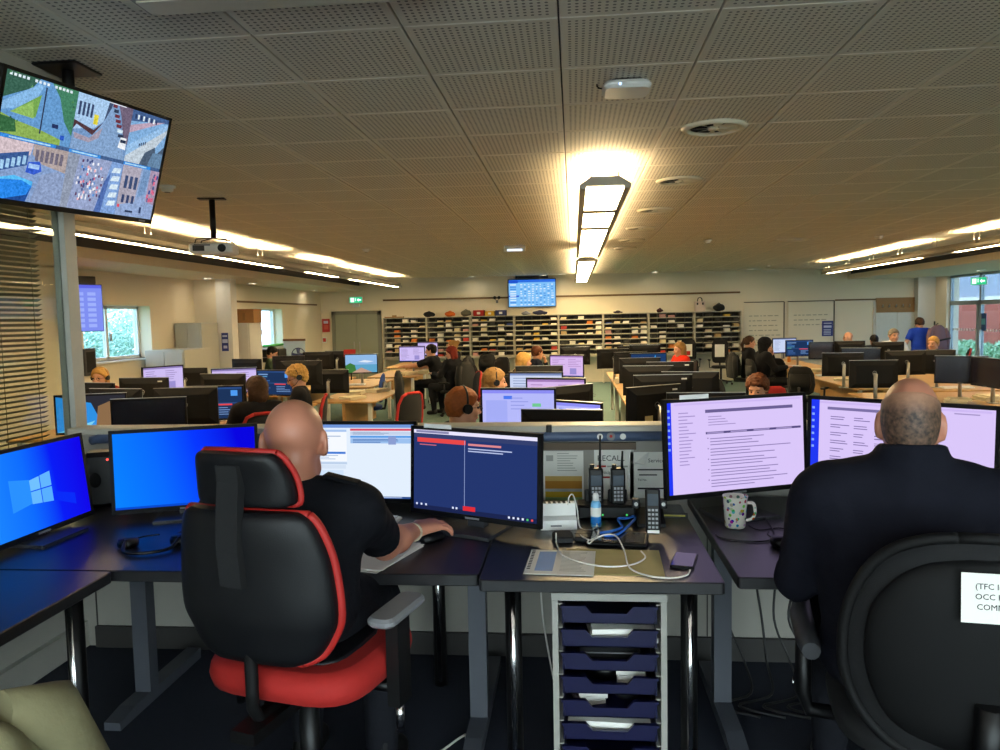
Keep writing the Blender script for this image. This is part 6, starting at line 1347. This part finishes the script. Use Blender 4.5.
# things on top of the pigeonholes
def ontop(px): return at_y(px, 316, SY+.12).x
TZ = SHZ1
def soft(name, label, px, w, d, h_, m, cat='bag'):
    b = MB(); b.sphere((0, 0, h_*.5), (w/2, d/2, h_*.52), 16, 9)
    b.v = [(x, y, max(0, z+.02*noise.noise(Vector((x*9, y*9, z*9))))) for x, y, z in b.v]; t = thing(name, label, cat, (ontop(px), SY+.14, TZ)); b.build('soft_body', m, t); MB().tube([(-w*.2, 0, h_*.9), (0, 0, h_*1.15), (w*.2, 0, h_*.9)], .012, 6).build('strap', m, t); return t
def crate(name, label, px, w, d, h_, m, cat='box'):
    t = thing(name, label, cat, (ontop(px), SY+.15, TZ)); b = MB(); b.box(-w/2, w/2, -d/2, d/2, 0, .01)
    for a in ((-w/2, -w/2+.012, -d/2, d/2), (w/2-.012, w/2, -d/2, d/2), (-w/2, w/2, -d/2, -d/2+.012), (-w/2, w/2, d/2-.012, d/2)): b.box(*a, 0, h_)
    b.build('crate_body', m, t); MB().box(-w*.15, w*.15, -d/2-.004, -d/2, h_*.3, h_*.7).build('front_label', PAPER, t); return t
soft('black_bag', 'soft black bag lying on top of the pigeonholes', 429, .34, .24, .14, BLACKF); soft('orange_bag', 'soft orange bag on top of the pigeonholes', 450, .3, .22, .14, mat('orange_cloth', 'd2691e', .8))
crate('red_crate', 'red plastic crate on top of the pigeonholes', 479, .3, .24, .16, REDF); crate('yellow_crate', 'yellow plastic crate on top of pigeonholes', 490, .26, .24, .13, mat('yellow_plastic', 'd9a820', .5)); crate('blue_crate', 'dark blue crate on top of the pigeonholes', 501, .3, .24, .15, mat('navy_crate', '20295e', .5))
soft('tool_pouch', 'grey equipment pouch with dark strap beside red crate', 466, .3, .2, .17, mat('grey_green_cloth', '5d5a4a', .85), 'pouch'); soft('glasses_case', 'long dark case on top of pigeonholes below the wall screen', 540, .42, .14, .11, mat('midnight_cloth', '1a1d3a', .8), 'case'); soft('grey_case', 'grey rolled case beside the long dark case', 526, .26, .14, .09, GREYP, 'case')
soft('dark_purse', 'small dark red purse on top of the pigeonholes', 660, .18, .14, .1, mat('dark_red_cloth', '3c1a1c', .8), 'purse'); soft('dark_pouch', 'flat dark pouch on top of the pigeonholes', 618, .26, .14, .06, mat('dark_pouch_cloth', '3a3036', .8), 'pouch'); soft('black_hat', 'black peaked cap on top of the pigeonholes', 719, .32, .26, .19, BLACKF, 'cap')
t = thing('gift_bag', 'white paper gift bag with dark handles on pigeonholes', 'bag', (ontop(700), SY+.15, TZ)); MB().prism([(-.13, 0), (.13, 0), (.125, .27), (-.125, .27)], .12, 'y', -.06).build('bag_body', mat('pale_pink_paper', 'd9c3b5', .8), t)
for y in (-.05, .05): MB().tube(smooth([(-.06, y, .26), (-.05, y, .34), (0, y, .38), (.05, y, .34), (.06, y, .26)]), .007, 6).build('handle', BLACKP, t)
MB().box(-.09, -.05, -.064, -.06, .18, .24).build('print_mark', BLACKP, t); MB().box(.05, .09, -.064, -.06, .18, .24).build('print_mark', BLACKP, t)
t = thing('wooden_board', 'thin wooden board lying on the pigeonholes closest to double door', 'board', (ontop(394), SY+.15, TZ)); MB().box(-.26, .26, -.08, .08, 0, .03).build('plank', CARD, t); MB().box(-.05, .05, -.05, .05, .03, .07).build('block', BEECH, t)
# wall screen
p = at_y(532, 293, YB-.09); ws = thing('wall_screen', 'wall-mounted screen showing a blue table above the pigeonholes', 'screen', (p.x, YB-.09, p.z)); w, h_ = .66, .385
b = MB(); b.rbox(-w, w, 0, .05, -h_, h_, .005); b.box(-w, w, -.006, 0, -h_, -h_+.02); b.box(-w, w, -.006, 0, h_-.02, h_); b.box(-w, -w+.02, -.006, 0, -h_, h_); b.box(w-.02, w, -.006, 0, -h_, h_); b.build('casing', BLACKP, ws)
def pic_board(p_):
    r = random.Random(6); p_.rect(0, 0, 1, 1, '7fc0f8'); p_.rect(0, .9, 1, 1, '2f6fe0'); p_.rect(0, .36, .22, .42, '2860d8'); p_.rect(0, .88, .2, .98, '1f50c8')
    for i in range(9):
        for j in range(10): p_.rect(.25+.083*i, .05+.083*j, .25+.083*i+.025+.03*r.random(), .085+.083*j, r.choice(('e8f4ff', '4f8fe0', 'c8e4ff')))
    for j in range(10): p_.rect(.03, .05+.083*j, .16, .09+.083*j, r.choice(('dff0ff', '4a88e0')))
pp = Pic(2*w-.04, 2*h_-.04, 0, -.001); pic_board(pp); pp.build(ws)
MB().rbox(-.45, .45, -.02, .06, h_+.01, h_+.11, .01).build('speaker_bar', BLACKP, ws); MB().box(-.2, .2, .05, .09, -.15, .15).build('wall_bracket', BLACKP, ws)
# whiteboards
FAINT = mat('faded_marker', 'a8a48f', .8)
for k, (a, c, lab, z0) in enumerate(((744, 784, 'large whiteboard with faint handwriting right of the pigeonholes', .25), (788, 834, 'large whiteboard with faint heading beside the blue poster', .25))):
    xa, xc = at_y(a, 320, YB-.03).x, at_y(c, 320, YB-.03).x; z1 = 1.77; t = thing('whiteboard', lab, 'whiteboard', ((xa+xc)/2, YB-.03, (z0+z1)/2)); w, h_ = (xc-xa)/2, (z1-z0)/2
    MB().box(-w, w, 0, .025, -h_, h_).build('board', mat('whiteboard_surface', 'e0d6bd', .35, var=.02), t)
    b = MB(); b.box(-w, w, -.008, .03, h_-.012, h_+.012); b.box(w-.014, w+.014, -.008, .03, -h_, h_); b.build('frame', mat('dark_bronze_frame', '4e4636', .5), t); MB().box(-w, w, -.06, .0, -h_-.03, -h_).build('pen_tray', STEEL, t)
    r = random.Random(k+40); b = MB()
    for j in range(7 if k == 0 else 3):
        x = -w*.75
        while x < w*.6: L = .04+.1*r.random(); b.box(x, x+L, -.0015, 0, h_*.5-.13*j, h_*.5-.13*j+.025); x += L+.04
        if k == 1 and j == 0: pass
    b.build('handwriting', FAINT, t)['kind'] = 'stuff'
def poster(name, label, px0, py0, px1, py1, m, wallx=None, cat='poster'):
    if wallx is None:
        a, c = at_y(px0, py0, YB-.035), at_y(px1, py1, YB-.035); t = thing(name, label, cat, ((a.x+c.x)/2, YB-.035, (a.z+c.z)/2)); w, h_ = (c.x-a.x)/2, (a.z-c.z)/2
    else:
        a, c = at_x(px0, py0, wallx), at_x(px1, py1, wallx); t = thing(name, label, cat, (wallx, (a.y+c.y)/2, (a.z+c.z)/2), R(90) if wallx < 0 else R(-90)); w, h_ = abs(c.y-a.y)/2, (a.z-c.z)/2
    MB().box(-w, w, -.004, 0, -h_, h_).build('sheet', m, t); return t, w, h_
NAVYP = mat('navy_poster', '27347c', .6)
t, w, h_ = poster('poster', 'navy blue poster with white print on the whiteboard', 822, 321, 833, 336, NAVYP)
b = MB(); b.box(-w*.7, w*.7, -.006, -.004, h_*.1, h_*.4); b.box(-w*.7, w*.7, -.006, -.004, h_*.62, h_*.75); [b.box(-w*.7, w*.6, -.006, -.004, -h_*(.1+.2*j)-.02, -h_*(.1+.2*j)) for j in range(4)]; b.build('print', mat('pale_print', 'b8c0e0', .7), t)
p = at_y(225, 342, 13.84); t = thing('poster', 'narrow navy blue poster on the boxed column', 'poster', (p.x, 13.845, p.z)); w, h_ = .065, .17; MB().box(-w, w, -.004, .0, -h_, h_).build('sheet', NAVYP, t); b = MB(); b.box(-w*.7, w*.7, -.006, -.004, h_*.55, h_*.75); b.box(-w*.8, w*.8, -.006, -.004, -h_*.1, h_*.3); b.box(-w*.5, w*.6, -.006, -.004, -h_*.7, -h_*.4); b.build('print', MATS['pale_print'], t)
t, w, h_ = poster('fire_notice', 'red fire action notice beside the double door', 322, 319, 330, 332, mat('red_notice', 'a8282a', .6), cat='notice'); MB().box(-w*.6, w*.6, -.006, -.004, h_*.3, h_*.7).build('print', MATS['pale_print'], t); MB().box(-w*.6, w*.6, -.006, -.004, -h_*.6, h_*.1).build('print', mat('dull_red', 'c05a50', .6), t)
t, w, h_ = poster('hazard_notice', 'small notice with red mark below the fire notice', 322, 337, 327, 343, PAPER, cat='notice'); MB().box(-w*.6, w*.6, -.006, -.004, -h_*.6, h_*.6).build('print', REDINK, t)
p = at_x(983, 322, XR+.1); t = thing('door_poster', 'blue poster stuck on the glazed door', 'poster', (XR+.105, p.y, p.z), R(-90)); MB().box(-.14, .14, -.004, .0, -.2, .2).build('sheet', mat('door_poster_blue', '27508a', .6), t); MB().box(-.09, .09, -.006, -.004, -.06, .08).build('print', mat('teal_print', '68b8c8', .6), t)
# coat hook board
a, c = at_y(876, 298, YB-.03), at_y(914, 312, YB-.03); t = thing('coat_hook_board', 'brown wooden board with rows of coat hooks', 'coat rack', ((a.x+c.x)/2, YB-.06, (a.z+c.z)/2)); w, h_ = (c.x-a.x)/2, (a.z-c.z)/2; MB().box(-w, w, 0, .05, -h_, h_).build('board', mat('oak_board', '8d6838', .6), t)
for k in range(5): x = -w*.7+w*.35*k; MB().tube([(x, 0, -h_*.2), (x, -.06, -h_*.25), (x, -.07, .02)], .012, 6).build('hook', STEEL, t)
# door closer-like lights and a loudspeaker pair left of wall screen
p = at_y(497, 298, YB-.02); t = thing('wall_spot', 'pair of small black spot lamps on a bracket by wall screen', 'lamp', (p.x, YB, p.z)); MB().box(-.03, .03, -.02, 0, -.14, -.06).build('bracket', GREYP, t)
for sx in (-1, 1): MB().tube([(sx*.02, -.02, -.08), (sx*.06, -.04, -.01)], .008, 6).build('stem', GREYP, t); MB().sphere((sx*.06, -.06, .01), (.045, .05, .045)).build('lamp_head', BLACKP, t)
# ================================================================ window side furniture
def cabinet(label, x0, x1, y0, y1, h_, doors=2, m=CABG, front='x'):
    t = thing('cabinet', label, 'cabinet', ((x0+x1)/2, (y0+y1)/2, FZ)); w, d = (x1-x0)/2, (y1-y0)/2
    MB().rbox(-w, w, -d, d, 0, h_, .01).build('carcass', m, t)
    for k in range(doors):
        a = -w+.02+k*(2*w-.04)/doors; c = a+(2*w-.04)/doors-.01; o = MB().box(a, c, -d-.015, -d, .06, h_-.03).build('door', m, t); MB().box(c-.05, c-.03, -d-.03, -d-.015, h_*.5, h_*.5+.12).build('handle', STEEL, o)
    return t
def cx(px, Y): return at_y(px, 340, Y).x
cabinet('tall grey steel cabinet standing against the pier', max(cx(168, 13.3), XL+.02), cx(206, 13.3), 13.15, 13.8, at_y(190, 323, 13.15).z-FZ, 2)
cabinet('low grey steel cabinet in front of the tall one', cx(154, 12.3), cx(193, 12.3), 12.0, 12.9, at_y(180, 350, 12.0).z-FZ, 2)
cabinet('tall pale wardrobe cabinet in the alcove behind the boxed column', cx(233.5, 15), cx(252, 15), 14.9, 15.5, at_y(240, 323, 14.9).z-FZ, 2, WHITEC)
t = thing('cardboard_box', 'brown cardboard box on top of the wardrobe cabinet', 'box', (cx(245, 15), 15.2, at_y(240, 323, 14.9).z)); MB().box(-.2, .2, -.2, .2, 0, .25).build('box_body', CARD, t); MB().box(-.205, .205, -.205, .205, .25, .28).build('box_lid', CARD, t); MB().box(-.03, .03, -.208, -.2, .05, .2).build('tape', mat('packing_tape', '8f6a3c', .4), t)
p = at_y(294, 340, 17.0); t = thing('flipchart', 'white flipchart board on a stand below the second small window', 'flipchart', (p.x, 17.0, FZ)); zt = at_y(294, 341, 17.0).z-FZ
MB().box(-.25, .25, 0, .02, zt-.7, zt).build('board', mat('pale_blue_board', 'b9cdd8', .4), t); MB().box(-.26, .26, -.01, .03, zt, zt+.05).build('clamp', mat('brown_clamp', '6d4a2c', .5), t)
for x in (-.22, .22): MB().cyl((x, .05, 0), (x*.8, .02, zt), .012).build('leg', STEEL, t)
t = thing('desk_fan', 'dark blue desk fan in front of the flipchart', 'fan', (at_y(299, 350, 14.2).x, 14.2, HD)); MB().lathe([(.1, 0), (.1, .02), (.02, .04)], 18).build('base', BLUEP, t); MB().cyl((0, 0, .03), (0, 0, .38), .015).build('stem', BLUEP, t)
o = MB().tube([(.13*math.cos(a), -.04, .46+.13*math.sin(a)) for a in [2*PI*k/20 for k in range(21)]], .01, 6).build('guard_ring', mat('navy_plastic', '1b2a5a', .4), t); MB().sphere((0, 0, .46), (.05, .07, .05)).build('motor', MATS['navy_plastic'], t)
for k in range(4):
    m = MB(); m.M = T((0, -.04, .46)) @ Matrix.Rotation(PI/2*k, 4, 'Y'); m.add([(.02, -.01, -.02), (.12, .015, -.04), (.12, -.015, .04), (.02, .01, .02)], [(0, 1, 2, 3)]); m.build('blade', MATS['navy_plastic'], t)
# portrait screen on the window wall
a = at_x(86, 308, XL+.35); t = thing('portrait_screen', 'narrow upright screen with blue table on the window wall', 'screen', (XL+.36, a.y, a.z), R(62)); w, h_ = .235, .33
b = MB(); b.rbox(-w, w, 0, .04, -h_, h_, .005); b.build('casing', BLACKP, t); pp = Pic(2*w-.02, 2*h_-.02, 0, -.001); pp.rect(0, 0, 1, 1, '7f8ff0'); pp.rect(0, .93, 1, 1, '5f66e0'); r = random.Random(9)
for i in range(2):
    for j in range(7): pp.rect(.16+.38*i, .08+.115*j, .42+.38*i, .15+.115*j, '9fb0fa')
pp.build(t); MB().tube([(0, .04, 0), (-.15, .2, 0), (-.24, .28, 0)], .02, 8).build('wall_arm', BLACKP, t); MB().rbox(-.14, .14, -.02, .05, h_, h_+.11, .01).build('speaker_bar', BLACKP, t)
p = at_x(178, 268, XL)
t = thing('wall_phone_box', 'small dark grey box on the wall below portrait screen', 'box', (XL, at_x(87, 360, XL).y, at_x(87, 362, XL).z), R(90)); MB().rbox(-.13, .13, -.06, 0, -.2, .2, .01).build('box_body', CHARCOAL, t); MB().box(-.1, .1, -.064, -.06, -.15, .15).build('front_panel', BLACKM, t)
t = thing('window_tray', 'bright green tray on the second small window sill', 'tray', (XL-.06, 17.9, .921)); MB().rbox(-.08, .08, -.5, .5, 0, .05, .02).build('tray_body', GREENP, t); MB().box(-.06, .06, -.48, .48, .05, .055).build('liner', mat('green_liner', '7ac878', .6), t)
t = thing('printer', 'black printer on a cream stand under the second small window', 'printer', (at_y(270, 350, 16.0).x, 16.0, FZ)); z_ = at_y(265, 362, 16.0).z-FZ; MB().box(-.3, .3, -.25, .25, 0, z_).build('stand', CREAMM, t); MB().rbox(-.28, .28, -.22, .24, z_, z_+.28, .03).build('printer_body', BLACKP, t); MB().box(-.2, .2, -.3, -.2, z_+.1, z_+.115).build('paper_tray', GREYP, t)
# ================================================================ clutter on the hall desks
def desk_phone(label, x, y, rz, group):
    t = thing('desk_phone', label, 'phone', (x, y, HD), rz, group); MB().prism([(-.09, 0), (.09, 0), (.09, .07), (-.09, .025)], .17, 'x', -.085).build('phone_base', BLACKP, t); MB().tube([(-.06, -.08, .05), (-.06, 0, .075), (-.06, .08, .095)], [.022, .014, .022], 8).build('handset', BLACKM, t); MB().box(.0, .07, .03, .07, .066, .074).build('display', MATS['dark_lcd'], t)
rq = random.Random(77)
for k in (1, 2, 6, 7): desk_phone('black desk phone on the desks beside cable aisle', (-.35, 1.0)[k % 2], 7.6+.85*k+.2*rq.random(), R(90 if k % 2 else -90), 'desk phones beside the cable aisle')
for k, (x, y) in enumerate(((-3.05, 10.4), (-3.2, 11.1), (-2.95, 11.4), (-3.0, 15.2), (-3.25, 14.8), (4.4, 9.3), (4.9, 9.6), (4.2, 12.5), (4.3, 14.3))):
    sheet_stack('paper_pile', ['pile of cream papers on the desk end beside blue chair', 'pile of papers on desk where a person reaches across', 'pile of white papers on desks near the glazed doors'][0 if k < 3 else (1 if k < 5 else 2)], (x, y, HD), rq.uniform(-.6, .6), .22, .31, .02+.05*rq.random(), mat('cream_paper', 'd9cfae', .85), 4, 'papers', .03, ['paper piles by blue chair', 'paper piles by double door', 'paper piles near glazed doors'][0 if k < 3 else (1 if k < 5 else 2)])
def bottle(label, x, y, c, h_=.2):
    t = thing('bottle', label, 'bottle', (x, y, HD)); MB().lathe([(.03, 0), (.035, .01), (.035, h_*.65), (.014, h_*.85), (.014, h_*.93), (.001, h_*.93)], 16).build('bottle_body', mat('bottle_'+c, c, .25), t); MB().lathe([(.017, h_*.93), (.017, h_), (.001, h_)], 12).build('cap', WHITEP, t)
p = at_z(214, 421, HD); bottle('clear bottle on the desk beside monitor with dark tables', p.x, p.y-.12, 'c8bccd', .24); p = at_z(789, 362, HD); bottle('orange drink bottle on the desk under whiteboards', max(p.x, 4.2), p.y, 'c8742a', .16)
p = at_z(124, 380, HD+.16); t = thing('red_tub', 'orange red plastic tub on desk beside the fair-haired person', 'tub', (max(p.x, -5.3), p.y, HD)); MB().prism([(-.2, 0), (.2, 0), (.23, .17), (-.23, .17)], .3, 'y', -.15).build('tub_body', REDF, t); MB().box(-.24, .24, -.16, .16, .17, .185).build('tub_rim', mat('orange_rim', 'd8553a', .5), t)
t = thing('red_desk_lamp', 'red angled screen riser on desk near the double door', 'stand', (at_y(357, 350, 13.9).x-.1, 13.8, HD)); MB().box(-.12, .1, -.01, .01, .42, .56).build('upper_panel', REDF, t); MB().box(-.1, .12, -.01, .01, .2, .34).build('lower_panel', REDF, t); MB().cyl((0, .02, 0), (0, .02, .56), .012).build('post', BLACKP, t)
# cables along the aisle floor
for k in range(9):
    y = 6.0+1.4*k; x = .25+.3*rq.random(); cable('aisle_cable', 'dark cable lying in coils along the cable aisle', [(x, y, FZ+.006), (x+.15*rq.random(), y+.4, FZ+.006), (.3+.2*rq.random(), y+.8, FZ+.006), (.22+.3*rq.random(), y+1.3, FZ+.006), (x, y+1.6, FZ+.006)], .007, CB, 'cables in the aisle')
for k in range(6):
    y = 7.4+1.5*k; cable('aisle_cable', 'pale cable hanging from desk edge into the cable aisle', [(.17, y, HD-.05), (.24, y+.05, HD-.15), (.26, y+.1, HD-.4), (.3, y+.2, FZ+.01), (.36, y+.5, FZ+.006)], .008, CABLEW, 'pale cables in the aisle')
for k in range(5):
    t = thing('cable_box', 'cream power socket box on the desk edge over the cable aisle', 'socket box', ((.14, .69)[k % 2], 7.9+1.5*k, HD), 0, 'socket boxes over the cable aisle'); MB().rbox(-.03, .03, -.12, .12, 0, .09, .01).build('box_body', CREAMM, t); MB().box(-.02, .02, -.08, .08, .09, .094).build('socket_face', WHITEP, t)

# keyboards and mice along the hall desks
kb0 = None
for k, (x, y, rz) in enumerate([(-.4, 6.9, -80), (-.42, 9.9, -75), (-.4, 12.3, -80), (1.1, 6.5, 95), (1.1, 11.2, 95), (-3.75, 8.3, 80), (-3.7, 7.5, 70), (-3.7, 12.6, 10), (-3.35, 11.45, 15), (4.35, 15.6, -85), (4.4, 17.0, -85), (4.25, 13.3, 5), (5.2, 11.0, 5), (5.0, 9.1, 0), (5.4, 14.0, 0), (-4.9, 8.2, 90)]):
    lab = 'pale keyboard lying on a beech desk of the hall'
    if kb0 is None: o = kb0 = keyboard(lab, (x, y, HD), R(rz))
    else: o = copy_tree(kb0)
    place(o, (x, y, HD), R(rz), lab, 'keyboards on the hall desks')
